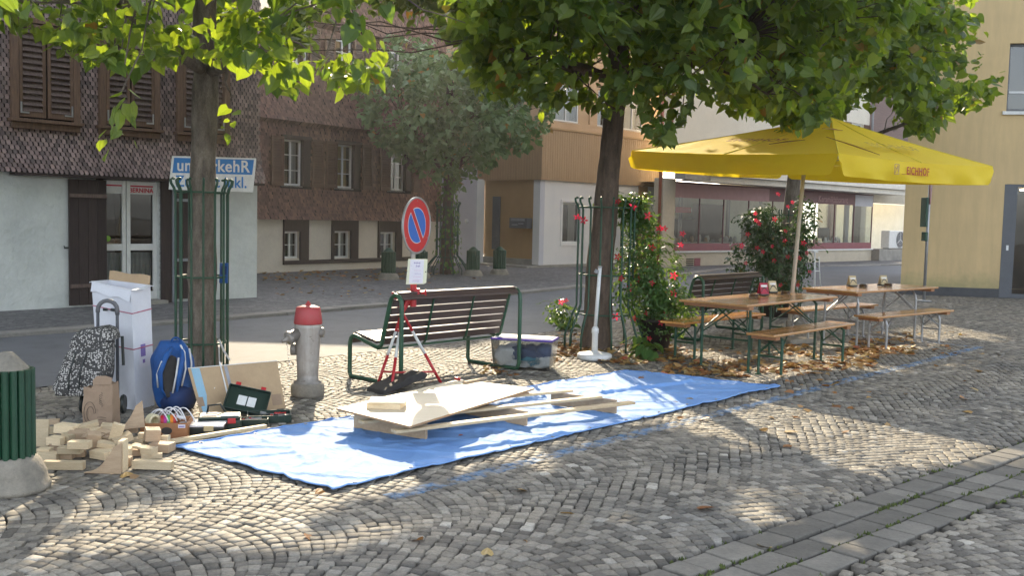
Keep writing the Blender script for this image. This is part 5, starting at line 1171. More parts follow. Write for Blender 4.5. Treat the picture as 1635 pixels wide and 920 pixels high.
def tallbox():
    # tall white carton: base front corner at px 222..., left face and right face visible
    c0=G(217,656); ht=.98
    t=thing('tall_carton','tall white cardboard carton with torn open flaps strapped upright to a trolley','carton',c0,0)
    B0=G(160,646); D0=G(246,648)
    A=Vector((0,0,0)); B=B0-c0; D=D0-c0; C=B+D
    def up_(px,py,q): return at(px,py,q.y)-c0
    T=[up_(209,463,c0),up_(147,449,B0),up_(147,449,B0)+D*.9,up_(239,455,D0)]; ht=T[0].z
    b=MB(); P=[A,B,C,D]; V=P+T
    b.add(V,[(0,1,2,3)]+[(i,(i+1)%4,4+(i+1)%4,4+i) for i in range(4)],a=.5); 
    m=b.build('carton',M_['white_card'],t); sm=m.modifiers.new('s','SOLIDIFY'); sm.thickness=.005
    b=MB()
    def flap(p,q,out,up,mi,jag=True):
        n=8; V=[]
        for i in range(n+1):
            s_=i/n; e=p.lerp(q,s_); k=(1+ (rnd.uniform(-.14,.14) if jag else 0)); V+=[e,e+(out+up)*k+Vector((0,0,.006*math.sin(s_*9)))]
        b.add(V,[(2*i,2*i+2,2*i+3,2*i+1) for i in range(n)],mi,a=.5)
    flap(T[0],T[1],Vector((-.006,-.02,0)),Vector((0,0,-.09)),0); flap(T[3],T[2],Vector((.0,.02,0)),Vector((0,0,.075)),1,False); flap(T[3]+Vector((-.01,0,0)),T[0],Vector((.045,-.02,0)),Vector((0,0,-.005)),0); flap(T[1],T[2],Vector((-.025,0,0)),Vector((0,0,-.01)),0)
    f=b.build('flap',[M_['white_card'],M_['cardboard']],t); sm=f.modifiers.new('s','SOLIDIFY'); sm.thickness=.005
    b=MB()
    dn=Vector((.82,-.57,0))*.004
    e=lambda u,z:(A.lerp(D,u)*(1-z/ht)+T[0].lerp(T[3],u)*(z/ht))*1.0+Vector((0,0,0))
    def patch(u0,u1,z0,z1,mat,nm):
        b=MB(); off=Vector((.83,-.56,0))*.004
        def q(u,z):
            lo=A.lerp(D,u); hi=T[0].lerp(T[3],u); p=lo.lerp(hi,z/ht); return p+off
        b.add([q(u0,z0),q(u1,z0),q(u1,z1),q(u0,z1)],[(0,1,2,3)]); o=b.build(nm,mat,t); return o
    patch(.28,.90,.34,.55,M_['paper'],'shipping_label'); o=patch(.36,.62,.43,.53,M_['purple_ink'],'printed_picture'); o.location=Vector((.83,-.56,0))*.002; o=patch(.45,.58,.375,.405,M_['purple_ink'],'printed_code'); o.location=Vector((.83,-.56,0))*.002
    for z in (.80,.505):
        b=MB(); P=[]
        for (q0,q1) in ((0,1),(1,2),(2,3),(3,0)):
            for i in range(4):
                lo=[A,B,C,D][q0].lerp([A,B,C,D][q1],i/4); hi=T[q0].lerp(T[q1],i/4); p=lo.lerp(hi,z/ht); cen=(A+C)/2; k=(p-cen); k.z=0; P.append(p+k.normalized()*.007)
        b.tube(P,.005,6,closed=True); b.build('elastic_cord',M_['cord'],t)
        b=MB(); q=P[2]; b.tube([q+Vector((0,-.01,0)),q+Vector((.05,-.03,0))],.013,8); b.tube([q+Vector((-.04,0,0)),q+Vector((-.07,.0,0))],.013,8); b.build('hook',M_['black_plastic'],t)
    return t
M_['cord']=pm('magenta elastic cord',(.38,.03,.10),(.5,.25,.3),.6,40)
tallbox()
def paperbag():
    P=G(162,685); t=thing('paper_bag','crumpled brown paper bag with drawn lines standing behind the wood blocks','paper bag',P,-.05)
    W,D_,H_=.235,.13,.34; b=MB(); n=14; V=[];F=[]
    cr=[(-W/2,-D_/2),(W/2,-D_/2),(W/2,D_/2),(-W/2,D_/2)]
    per=[]
    for k in range(4):
        a=Vector(cr[k]);c=Vector(cr[(k+1)%4])
        for i in range(8): per.append(a.lerp(c,i/8))
    for i in range(n+1):
        z=H_*i/n
        for j,p in enumerate(per):
            zz=z
            if i==n: zz=z*(.92 if p.x<-.04 else 1.04)+rnd.uniform(-.012,.012)
            k=.007*noise.noise(Vector((p.x*12,p.y*12,z*10))); V.append((p.x*(1-.06*i/n)+k,p.y*(1-.35*(i/n)**2)+k*1.5,zz))
    m_=len(per)
    for i in range(n):
        for j in range(m_): F.append((i*m_+j,i*m_+(j+1)%m_,(i+1)*m_+(j+1)%m_,(i+1)*m_+j))
    b.add(V,F,a=.5); b.build('bag',M_['kraft'],t,smooth=False)
    b=MB(); y=-D_/2-.006
    b.add([(-.04,-.05,H_*1.0),(.10,-.05,H_*1.02),(.10,-.035,H_*1.16),(.05,-.03,H_*1.2),(-.02,-.03,H_*1.19),(-.045,-.04,H_*1.1)],[(0,1,2,3,4,5)]); q=b.build('top_flap',M_['kraft'],t); q.modifiers.new('s','SOLIDIFY').thickness=.003
    b=MB()
    for k,(cx,cz,r1,r2) in enumerate(((-.055,.13,.045,.085),(-.05,.125,.028,.055))): b.tube([(cx+r1*math.cos(a*.35),y,cz+r2*math.sin(a*.35)) for a in range(15)],.0016,4)
    for i in range(5): b.tube([(.03+.012*math.sin(j+i),y+.001,.29-.02*i-.006*j) for j in range(6)],.0014,4)
    for z in (.08,.10): b.tube([(.0,y,z),(.03,y,z+.004),(.07,y,z-.002)],.0014,4)
    b.build('drawn_lines',M_['interior'],t)
paperbag()
def backpack():
    P=G(279,655); t=thing('backpack','bright blue hiking backpack with white trim leaning at the left tree','backpack',P,.5)
    b=MB(); V=[];F=[]; nz,nr=22,36
    for i in range(nz+1):
        q=i/nz; z=.03+.55*q; s=(math.sin(PI*min(1,q*1.0+.0))**.42 if 0<q<1 else .2); w=.155*(.75+.35*s)*(1 if q<.75 else 1-(q-.75)*1.2); d=.12*(.5+.6*s)*(1 if q<.7 else 1-(q-.7)*1.6)
        for j in range(nr):
            a=2*PI*j/nr; ca,sa=math.cos(a),math.sin(a); k=.014*noise.noise(Vector((ca*2,sa*2,z*8)))
            V.append((w*math.copysign(abs(ca)**.7,ca)+k-.02*q,d*math.copysign(abs(sa)**.8,sa)+k+.02*q,z))
    for i in range(nz):
        for j in range(nr): F.append((i*nr+j,i*nr+(j+1)%nr,(i+1)*nr+(j+1)%nr,(i+1)*nr+j))
    F.append(tuple(nz*nr+j for j in range(nr)));F.append(tuple(range(nr))[::-1])
    b.add(V,F,a=.5); b.build('body',M_['blue_fabric'],t,smooth=True)
    b=MB(); b.lathe([(.001,0),(.12,0),(.15,.06),(.15,.16),(.10,.20),(.001,.2)],(.02,-.02,.015),24,wob=.04); b.build('lower_pocket',M_['navy_fabric'],t,smooth=True)
    b=MB(); y=-.125; b.prism([(-.10,.14),(-.03,.12),(.0,.3),(-.01,.46),(-.05,.48),(-.10,.40),(-.125,.28)],Matrix.Translation((0,y,0)),.03); b.build('back_pad',M_['dark_mesh'],t,bevel=.01)
    for pts in ([(-.04,-.13,.54),(-.10,-.17,.48),(-.145,-.17,.34),(-.13,-.15,.20),(-.08,-.12,.12)],[(.04,-.13,.54),(.03,-.16,.44),(.0,-.17,.30),(-.01,-.15,.18),(.0,-.13,.10)]):
        b=MB(); b.tube(pts,[.016,.024,.022,.014,.008],8); b.build('shoulder_strap',M_['blue_fabric'],t,smooth=True)
    for pts in ([(.02,-.14,.56),(.05,-.15,.50),(.06,-.145,.36),(.03,-.14,.22)],[(-.0,-.175,.46),(-.02,-.18,.32),(-.045,-.16,.17)],[(.10,-.09,.52),(.115,-.10,.40),(.11,-.10,.3)],[(-.13,-.18,.44),(-.165,-.16,.33),(-.155,-.14,.22)]):
        b=MB(); b.tube(pts,.0075,6); b.build('white_trim',M_['white_cloth'],t,smooth=True)
    b=MB(); b.tube(arc((-.0,-.05,.575),.035,0,180,8),.008,6); b.build('grab_loop',M_['blue_fabric'],t,smooth=True)
backpack()
# cardboard sheet leaning
def cardsheet():
    bl,br=G(322,668),G(456,652); tl_=at(300,588,bl.y+.22); tr_=at(442,576,br.y+.22)
    b=MB(); t=thing('cardboard_sheet','large flattened cardboard sheet leaning behind the open tool case','cardboard sheet',bl,0)
    P=[bl-bl,br-bl,tr_-bl,tl_-bl]; n=(P[1]-P[0]).cross(P[3]-P[0]).normalized()
    if n.y>0: n=-n
    def q(u,v,o=0): return (P[0]*(1-u)+P[1]*u)*(1-v)+(P[3]*(1-u)+P[2]*u)*v+n*o
    def rect(u0,u1,v0,v1,o,mat,nm,par=t,th=.006):
        b=MB(); a=[q(u0,v0,o),q(u1,v0,o),q(u1,v1,o),q(u0,v1,o)]; c=[p-n*th for p in a]; b.add(a+c,[(0,1,2,3),(7,6,5,4)]+[(i,4+i,4+(i+1)%4,(i+1)%4) for i in range(4)],a=.5); return b.build(nm,mat,par)
    s=rect(0,1,0,1,0,M_['cardboard'],'sheet'); rect(.34,.355,.0,1.06,.01,M_['white_paint'],'white_strip',s,.004)
    rect(.385,.42,.0,.97,.006,M_['card_grey'],'grey_tape',s,.002)
    rect(.03,.12,.02,.98,.002,M_['card_blue'],'blue_print',s,.0015); rect(.12,.2,.30,.36,.002,M_['card_blue'],'blue_print',s,.0015); rect(0,.07,.22,.4,.004,M_['kraft'],'torn_patch',s,.001); rect(.22,.27,.5,.56,.003,M_['white_paint'],'white_tag',s,.001); rect(.85,.97,.08,.3,.002,M_['kraft'],'brown_tape',s,.0015); rect(.63,.67,.55,.8,.002,M_['kraft'],'brown_tape',s,.0015)
    rect(0,1,.985,1.0,.003,M_['white_paint'],'white_edge',s,.002)
M_['card_grey']=pm('grey packing tape',(.32,.33,.37),None,.5,9); M_['card_blue']=pm('pale blue print',(.25,.45,.60),(.30,.45,.55),.7,14)
cardsheet()
# tool cases
def opencase(P,rz,W,D_,H_,label,openang=None,lidm=None,contents='tools',lean=0):
    t=thing('tool_case',label,'tool case',P,rz,'dark green tool cases behind the plank')
    b=MB(); th=.008
    b.bb(-W/2,W/2,-D_/2,D_/2,0,th); b.bb(-W/2,-W/2+th,-D_/2,D_/2,th,H_); b.bb(W/2-th,W/2,-D_/2,D_/2,th,H_); b.bb(-W/2+th,W/2-th,-D_/2,-D_/2+th,th,H_); b.bb(-W/2+th,W/2-th,D_/2-th,D_/2,th,H_)
    for x in (-W*.28,W*.28): b.bb(x-.025,x+.025,-D_/2-.006,-D_/2,.01,H_-.005)
    b.build('lower_shell',M_['green_plastic'],t,bevel=.006)
    c=MB()
    for i in range(9):
        c.tube([(rnd.uniform(-W*.4,W*.4),rnd.uniform(-D_*.35,D_*.35),H_*.7),(rnd.uniform(-W*.4,W*.4),rnd.uniform(-D_*.35,D_*.35),H_*.9)],rnd.uniform(.004,.012),6,mi=rnd.choice((0,0,1,2)))
    c.bb(-W/2+th,W/2-th,-D_/2+th,D_/2-th,th,H_*.55,1); c.build('tools',[M_['galv'],M_['black_plastic'],M_['red']],t)
    if openang is not None:
        b=MB(); b.bb(-W/2,W/2,0,.008,0,D_); b.bb(-W/2,-W/2+th,-.035,0,0,D_); b.bb(W/2-th,W/2,-.035,0,0,D_); b.bb(-W/2+th,W/2-th,-.035,0,D_-th,D_); b.bb(-W/2+th,W/2-th,-.035,0,0,th)
        o=b.build('lid',M_['green_plastic'],t,bevel=.008,loc=(-.20,D_/2,H_*.6),rot=(openang,.22,-.1))
        p=MB(); p.bb(-.075,-.005,-.006,-.001,D_*.3,D_*.68); p.bb(.005,.07,-.006,-.001,D_*.3,D_*.68); p.build('instruction_card',M_['white_paint'],o)
        for s_ in (-1,1):
            p=MB(); p.bb(s_*W*.3-.02,s_*W*.3+.02,-.03,.004,D_,D_+.03); p.build('latch',M_['red'],o)
    return t
opencase(G(445,676)+Vector((-.10,.10,0)),.25,.34,.24,.06,'open dark green tool case with red latches, its lid leaning on the cardboard sheet',-.8)
opencase(G(402,681)+Vector((0,.06,0)),.2,.22,.10,.05,'small shallow tool case between the two larger ones',None)
t=thing('tool_case','closed dark green tool case with a red latch left of the open case','tool case',G(362,686)+Vector((-.07,.06,0)),.25,'dark green tool cases behind the plank')
b=MB(); b.bb(-.16,.16,-.10,.10,0,.075); b.build('lower_shell',M_['green_plastic'],t,bevel=.014)
b=MB(); b.bb(-.155,.155,-.095,.095,.077,.10); l=b.build('lid',M_['green_plastic'],t,bevel=.01); b=MB(); b.bb(-.13,-.02,-.06,.07,.101,.106,0); b.bb(.01,.14,-.08,-.02,.101,.108,1); b.build('lid_inlay',[M_['grey_plastic'],M_['white_paint']],l)
b=MB(); b.bb(.06,.12,-.115,-.097,.05,.09); b.build('latch',M_['red'],t,bevel=.004)
b=MB(); b.tube([(-.1,.1,.07),(-.09,.11,.15),(.0,.115,.16),(.05,.1,.08)],.009,8); b.build('carry_handle',M_['black_plastic'],t,smooth=True)
t=thing('parts_organiser','flat black parts organiser with a clear lid and yellow latch','organiser',G(322,694)+Vector((-.02,.09,0)),.12)
b=MB(); b.bb(-.17,.17,-.12,.12,0,.055); b.build('tray',M_['black_plastic'],t,bevel=.006)
b=MB(); b.bb(-.168,.168,-.118,.118,.057,.072); b.build('lid',M_['cloudy'],t,bevel=.005) if 'cloudy' in M_ else b.build('lid',M_['lid_clear'],t,bevel=.005)
b=MB(); b.bb(.03,.10,-.135,-.121,.03,.07); b.build('latch',M_['yellow_plastic'] if 'yellow_plastic' in M_ else M_['card_tan'],t,bevel=.003)
# drawer box
def drawer():
    P=G(262,700)+Vector((-.02,.12,0)); t=thing('wooden_box','small orange brown drawer box with a dark finger hole and white label','box',P,.16)
    W,D_,H_=.33,.26,.11; b=MB(); th=.012
    b.bb(-W/2,W/2,-D_/2,D_/2,0,.008); b.bb(-W/2,W/2,-D_/2,-D_/2+th,.008,H_); b.bb(-W/2,W/2,D_/2-th,D_/2,.008,H_); b.bb(-W/2,-W/2+th,-D_/2+th,D_/2-th,.008,H_); b.bb(W/2-th,W/2,-D_/2+th,D_/2-th,.008,H_); b.build('box',M_['box_brown'],t,bevel=.002)
    b=MB(); b.lathe([(.001,0),(.038,0),(.038,.003),(.001,.003)],(0,0,0),20); o=b.build('finger_hole',M_['interior'],t,loc=(.02,-D_/2-.001,.055),rot=(PI/2,0,0)); o.scale=(1,.7,1)
    b=MB(); b.bb(.10,.15,-D_/2-.003,-D_/2-.001,.075,.10); b.build('label_sticker',M_['paper'],t); b=MB(); b.bb(.105,.145,-D_/2-.005,-D_/2-.0035,.082,.090); b.build('label_print',M_['purple_ink'],t)
    def roll(c,r,w,mat,rot,lab):
        b=MB(); b.lathe([(r*.62,-w/2),(r,-w/2),(r,w/2),(r*.62,w/2),(r*.62,-w/2)],(0,0,0),28); o=b.build('tape_roll',mat,loc=t.matrix_basis@Vector(c),rot=rot); tag(o,lab,'tape roll',None)
    roll((-.09,-.05,.115),.05,.05,M_['tape_cream'],(PI/2,.2,.9),'cream roll of masking tape in the brown drawer box')
    b=MB()
    for i,cn in enumerate(('red','purple_ink','green_t','orange_t','red')):
        b.lathe([(.03,i*.022),(.045,i*.022),(.045,i*.022+.021),(.03,i*.022+.021)],(0,0,0),24,mi=i)
    o=b.build('tape_roll',[M_['red'],M_['magenta_t'],M_['green_t'],M_['orange_t'],M_['red']],loc=t.matrix_basis@Vector((-.04,-.03,.105)),rot=(0,PI/2,.35)); tag(o,'row of bright rainbow coloured tape in the brown drawer box','tape roll')
    b=MB()
    for k in range(7):
        a0=rnd.uniform(-.1,.1); P0=Vector((-.16+.03*k,.05+rnd.uniform(-.03,.03),.10)); P1=Vector((.02+.03*k+rnd.uniform(-.03,.03),-.02+rnd.uniform(-.05,.03),.11)); hh=rnd.uniform(.07,.15)
        b.tube([P0.lerp(P1,i/14)+Vector((0,0,hh*math.sin(PI*i/14)**.8)) for i in range(15)],.0045,6)
    b.tube([Vector((.05,.0,.14)),Vector((.14,-.03,.13))],.012,8)
    o=b.build('cable_coil',M_['cable'],loc=P,smooth=True); tag(o,'loose loops of white cable springing out of the brown drawer box','cable')
M_['magenta_t']=pm('magenta tape',(.45,.03,.28),None,.5,9); M_['green_t']=pm('green tape',(.10,.42,.10),None,.5,9); M_['orange_t']=pm('orange tape',(.75,.22,.02),None,.5,9)
drawer()
a=G(268,706,.03); e=G(424,681,.03); d=e-a; b=MB(); b.box(((a+e)/2),(d.length,.045,.026),(0,0,math.atan2(d.y,d.x))); tag(b.build('batten',M_['plank'],bevel=.002),'long straight batten on the cobbles in front of the tool cases','batten')
# ------------------------------------------------------------------ wood blocks
K=1/1060.0
def zpx(x,y): return (40+x/4.6,580+y/4.6)
blk=[ # zx,zy(bottom centre), z0, L,W,H (m), rz, tilt(x,y), material, label
(120,622,.0,.088,.020,.19,.1,(-.12,0),0,'flat square cornered board standing upright at the left end of the heap'),
(280,528,.10,.15,.10,.06,-.15,(0,.05),0,'thick pale block at the top left of the heap'),
(205,612,.05,.11,.09,.055,-.2,(0,0),0,'cube like pale block on the left of the heap, over a tan one'),
(295,590,.06,.08,.09,.055,-.5,(.1,.1),0,'small pale block tilted beside the thick top left block'),
(380,585,.06,.125,.09,.06,.1,(.2,.0),1,'tan block in the middle left of the heap'),
(450,495,.12,.17,.06,.03,.45,(.1,-.2),0,'narrow board leaning up in the back of the heap'),
(430,525,.10,.14,.10,.025,-.2,(.1,.05),0,'thin flat board under the leaning narrow one'),
(130,668,.03,.09,.07,.03,0,(0,0),0,'little pale block beside the bollard'),
(145,722,0,.16,.10,.045,-.05,(0,0),0,'wide flat block at the far left beside the bollard'),
(215,665,.0,.07,.06,.065,.1,(0,0),1,'small tan block low in the left of the heap'),
(318,676,.045,.155,.08,.045,.05,(0,0),0,'medium block in the second layer at centre left'),
(383,640,.095,.14,.08,.05,0,(0,0),0,'bright block lying on top at centre left'),
(290,715,0,.10,.08,.045,0,(0,0),1,'short tan block under the centre left stack'),
(385,700,0,.10,.08,.05,.3,(0,0),1,'short tan block right of the centre left stack'),
(275,792,0,.265,.055,.055,.03,(0,0),0,'long pale block lying at the front left of the heap'),
(490,650,.03,.09,.08,.11,.4,(.2,.15),1,'upright tan block in the middle of the heap'),
(528,715,.0,.145,.13,.055,-.45,(.05,0),0,'broad pale block turned diagonally in the front middle'),
(590,640,.05,.12,.08,.035,.3,(.1,.2),0,'pale block wedged behind the front bracket'),
(652,590,.07,.08,.03,.13,.3,(.25,.3),0,'upright pale block leaning in the upper middle'),
(735,605,.06,.13,.08,.05,.7,(.1,-.3),0,'tilted pale block right of the upright leaning one'),
(825,600,.03,.09,.06,.035,-.3,(0,.1),0,'thin small block on the right shoulder of the heap'),
(860,585,.04,.06,.05,.06,.1,(0,0),0,'small cube under the six sided block'),
(935,590,.05,.10,.08,.085,.5,(.15,.1),1,'six sided looking block standing on its corner at the right'),
(1018,590,.03,.055,.06,.045,.0,(0,0),0,'small cube beside the drawer box'),
(980,665,.0,.145,.11,.06,-.15,(0,0),1,'large tan block at the right end of the heap'),
(885,680,.03,.09,.08,.045,-.25,(0,0),0,'pale block with a bright top on the right side'),
(815,640,.05,.12,.07,.018,-.3,(.05,.1),0,'thin strip across the right side of the heap'),
(770,632,.06,.10,.06,.016,.2,(.0,.1),0,'thin strip on top right of the bracket'),
(745,700,.02,.06,.06,.06,.2,(.1,0),0,'small block directly behind the front bracket'),
(735,768,.0,.065,.07,.06,.1,(0,0),1,'small tan block right against the front bracket'),
(930,712,.0,.14,.05,.035,.35,(0,.03),0,'narrow block lying slanted at the right front'),
(925,790,.0,.265,.065,.055,-.04,(0,0),0,'long pale block lying at the front right of the heap'),
(600,515,.09,.09,.07,.045,.2,(.1,.1),0,'pale block at the top of the heap near the paper bag'),
(780,520,.05,.07,.05,.035,.1,(0,0),1,'small tan block at the back beside the drawer box'),
(820,690,.0,.10,.09,.04,.4,(0,0),1,'flat tan block low in the right middle'),
(560,545,.08,.10,.06,.03,-.3,(.1,.1),1,'flat tan block at the back middle'),
(210,460,.05,.07,.05,.03,.3,(.1,0),1,'small tan offcut at the back left'),
(188,530,.05,.06,.05,.045,0,(0,0),0,'small grey white block behind the left cubes'),
(480,580,.08,.13,.09,.02,.15,(.15,.1),1,'thin tan board across the middle of the heap'),
(600,590,.06,.09,.07,.03,-.2,(.0,.1),1,'flat tan block behind the upright leaning one')]
for (zx,zy,z0,L_,W_,H_,rz,tl,mi,lab) in blk:
    px,py=zpx(zx,zy); p=G(px,py,z0); D0=p.y; k=max(.95,D0/6.9); k=min(k,1.15)
    b=MB(); b.box((0,W_*k/2,H_*k/2),(L_*k,W_*k,H_*k)); o=b.build('wood_block',M_['tan_wood' if mi else 'pale_wood'],bevel=.0015,loc=p+Vector((0,0,.004+abs(tl[0])*.02+abs(tl[1])*.02)),rot=(tl[0],tl[1],rz))
    tag(o,lab,'wood block','loose wooden offcuts heaped beside the bollard')
# hidden filling of the heap: low blocks underneath carry the upper ones
def bracket(p,rz,L_,H_,th,lab,tilt=(0,0),mat='tan_wood'):
    P=[(0,0),(L_,0),(L_,H_)]; n=12
    for i in range(1,n): a=PI/2*i/n; P.append(((L_-.03)*(1-i/n),H_*(1-i/n)**2.3+.006))
    b=MB(); b.prism(P,Matrix.Identity(4),th); o=b.build('wood_bracket',M_[mat],bevel=.001,loc=p,rot=(tilt[0],tilt[1],rz)); tag(o,lab,'wood bracket','curved wooden brackets in the heap')
p=G(*zpx(430,808),.004); bracket(p,.02,.235,.195,.022,'curved bracket with a concave edge standing at the front of the heap')
b=MB(); b.box((0,0,.10),(.035,.09,.20)); o=b.build('wood_block',M_['pale_wood'],bevel=.001,loc=G(*zpx(692,808),.004)+Vector((.005,.05,0)),rot=(0,0,.05)); tag(o,'upright pale board end standing against the front curved bracket','wood block','loose wooden offcuts heaped beside the bollard')
p=G(*zpx(640,500),.08); bracket(p,.25,.22,.19,.02,'second curved bracket leaning up at the back of the heap near the drawer box',(-.1,-.1))
# ------------------------------------------------------------------ far small things
def signpost():
    P=G(1475,481); t=thing('road_sign','grey sign post seen from behind with a triangular yield sign beside the yellow building','sign',P)
    b=MB(); b.tube([(0,0,0),(0,0,2.75)],.032,12); b.lathe([(.001,0),(.16,0),(.16,.02),(.04,.03),(.001,.03)],(0,0,0),18); b.build('post',M_['galv'],t,smooth=True)
    b=MB(); b.prism([(-.16,0),(.16,0),(0,-.0)],Matrix.Identity(4),.01) if False else None
    rtm=Matrix.Translation((0,-.04,2.75))@Matrix.Rotation(1.1,4,'Z')
    b=MB(); b.prism([(0,-.62),(.36,.0),(-.36,.0)],rtm,.006); b.build('triangle_sign',M_['galv'],t); b=MB()
    for a_,c_ in (((0,-.62),(.36,0)),((.36,0),(-.36,0)),((-.36,0),(0,-.62))): b.tube([rtm@Vector((a_[0],-.006,a_[1])),rtm@Vector((c_[0],-.006,c_[1]))],.016,6)
    b.build('sign_rim',M_['maroon_lt'],t)
    b=MB(); b.box((-.10,-.02,1.95),(.05,.30,.64)); b.box((-.07,-.03,1.42),(.06,.22,.20)); b.build('sign_back',M_['green_metal'],t,bevel=.01)
    b=MB()
    for z in (2.15,1.75,1.44): b.box((-.04,0,z),(.12,.05,.04))
    b.build('bracket',M_['galv'],t)
signpost()
def ac():
    az=.8038; d=Vector((math.sin(az),math.cos(az),0)); n=Vector((-d.y,d.x,0)); o=Vector((5.45,34.33,0)); P=o+d*16.4+n*(-.12); P.z=.565
    t=thing('air_conditioner','white outdoor air conditioning unit on a low wall','air conditioner',P,PI/2-az)
    b=MB(); b.bb(-.95,.95,-.2,.2,.02,.82); b.build('casing',M_['white_paint'],t,bevel=.03)
    b=MB(); b.lathe([(.001,0),(.36,0),(.36,.012),(.001,.012)],(0,0,0),30); b.build('fan_opening',M_['grey_dark'],t,loc=(.1,-.202,.42),rot=(PI/2,0,0))
    b=MB()
    for r in (.36,.24,.12): b.tube(arc((.1,-.222,.42),r,0,345,24),.008,5)
    b.build('fan_grille',M_['galv'],t)
    for a in (90,210,330):
        b=MB(); b.box((.1+.18*math.cos(R(a)),-.226,.42+.18*math.sin(R(a))),(.35,.01,.035),(0,-R(a),0)); b.build('fan_arm',M_['white_paint'],t)
    b=MB(); b.bb(-.8,-.7,-.15,.15,0,.02); b.bb(.7,.8,-.15,.15,0,.02); b.build('foot',M_['black_plastic'],t)
ac()
def aframe():
    P=G(1304,466); t=thing('trestle_stand','white folded metal stand leaning beside the flowering planter','stand',P,.3)
    b=MB(); b.tube([(-.06,0,.0),(-.10,0,.95)],.018,8); b.tube([(.22,.15,.0),(.08,.05,.55),(.02,0,.85)],.014,8); b.build('frame',M_['white_paint'],t,smooth=True)
    b=MB(); b.box((-.10,0,.97),(.12,.10,.04)); b.tube([(-.08,0,.5),(.09,.05,.5)],.01,6); b.build('head',M_['white_paint'],t)
aframe()
P=at(357.5,436,10.62); b=MB(); b.box((0,0,0),(.085,.04,.215)); b.box((0,-.021,.03),(.06,.004,.09),mi=1); o=b.build('dispenser_box',[M_['blue_fabric'],M_['navy_fabric']],bevel=.008,loc=P,rot=(0,.03,.1)); tag(o,'small dark blue box hung on the right side of the left tree guard','dispenser')
# ------------------------------------------------------------------ vegetation
def yl(px,tab):
    if px<=tab[0][0]: return tab[0][1]
    for a,b in zip(tab,tab[1:]):
        if px<=b[0]: return a[1]+(b[1]-a[1])*(px-a[0])/(b[0]-a[0])
    return tab[-1][1]
def inpoly(x,y,P):
    c=False; j=len(P)-1
    for i in range(len(P)):
        if (P[i][1]>y)!=(P[j][1]>y) and x<(P[j][0]-P[i][0])*(y-P[i][1])/(P[j][1]-P[i][1])+P[i][0]: c=not c
        j=i
    return c
LIT=[([(330,532),(930,530),(960,585),(1030,590),(1075,640),(900,712),(720,775),(560,815),(480,850),(330,800),(250,770),(258,700),(470,650),(560,622),(390,575)],.985),
     ([(1070,640),(1190,648),(1470,735),(1400,752),(1290,745),(1170,705),(1040,672),(960,674)],.97),
     ([(100,770),(330,770),(520,850),(760,800),(840,735),(900,760),(700,850),(560,905),(60,905)],.36),
     ([(960,820),(1050,820),(1050,860),(960,860)],.8)]
def shadow_px(p,z=0):
    t=(p.z-z)/SD.z; q=p-SD*t; return q
def lit_reject(p):
    for z_,x0,x1,y0,y1,pr in ((2.9,-2.7,-.5,6.8,9.9,.93),(3.5,-2.7,-.5,6.8,9.9,.93),(3.0,-4.4,-2.4,6.0,8.8,.72),(3.6,-4.2,-2.4,6.0,8.6,.62),(3.1,.1,2.2,11.2,12.9,.3),(3.7,6.9,8.6,16.3,18.4,.9),(3.2,2.2,4.4,11.2,12.6,.2)):
        t=(p.z-z_)/SD.z
        if t>.55:
            q=p-SD*t
            if x0<q.x<x1 and y0<q.y<y1 and (.5+.5*noise.noise(Vector((q.x*1.7,q.y*1.7,1.5)))*1.5)<pr: return True
    q=shadow_px(p)
    if q.y<3.5: return False
    px,py=project(q)
    for P,pr in LIT:
        if inpoly(px,py,P):
            # soft coherent pattern so that patches, not speckles, open up
            n=.5+.5*noise.noise(Vector((q.x*1.1,q.y*1.1,4.2)))*1.6
            return n<pr+.12 if pr<.9 else (n<pr+.25)
    # umbrella cloth, left part is in sun
    t=(p.z-2.6)/SD.z
    if t>0:
        q=p-SD*t
        if 1.5<q.x<3.2 and 12.0<q.y<15.5: return rnd.random()<.9
    t=(p.z-1.2)/SD.z
    if t>0:
        q=p-SD*t
        if 1.0<q.x<2.6 and 12.2<q.y<13.8: return rnd.random()<.85
    return False
class Leaves:
    def __init__(s): s.P=[];s.n=0;s.F=[];s.A=[];s.V=[]
    def leaf(s,p,size,nrm,tip,rv=None,kind=0):
        nrm=nrm.normalized(); tip=(tip-nrm*tip.dot(nrm)); 
        if tip.length<1e-4: tip=nrm.orthogonal()
        tip.normalize(); sd=nrm.cross(tip); h=size
        dr=-nrm*h*rnd.uniform(.3,2.6); cup=rnd.uniform(-.05,.5)
        if kind==0:   # linden: heart shape, folded at midrib
            L=[(0,0,0),(-.34,-.12,.05),(-.50,.22,.10),(-.40,.55,.11),(-.16,.86,.12),(0,1.08,.16),(.16,.86,.12),(.40,.55,.11),(.50,.22,.10),(.34,-.12,.05)]
            fs=[(0,1,2,3,4,5),(0,5,6,7,8,9)]
        else:
            L=[(0,0,0),(-.24,.30,.05),(-.20,.65,.07),(0,1.0,.12),(.20,.65,.07),(.24,.30,.05)]
            fs=[(0,1,2,3),(0,3,4,5)]
        o=len(s.V)
        for x,y,z in L: s.V.append(p+sd*(x*h)+tip*(y*h)+dr*z*(1 if kind==0 else 1.4)+nrm*(abs(x)*cup*h))
        a=rnd.random() if rv is None else rv
        for f in fs: s.F.append(tuple(o+i for i in f)); s.A.append(a)
    def build(s,name,mat,parent,loc=None):
        me=bpy.data.meshes.new(name); me.from_pydata([tuple(v) for v in s.V],[],s.F); me.materials.append(mat)
        at_=me.attributes.new('rv','FLOAT','FACE'); at_.data.foreach_set('value',s.A); me.update()
        o=bpy.data.objects.new(name,me); col.objects.link(o)
        if parent is not None: o.parent=parent; o.matrix_parent_inverse=Matrix.Identity(4)
        if loc is not None: o.location=loc
        return o
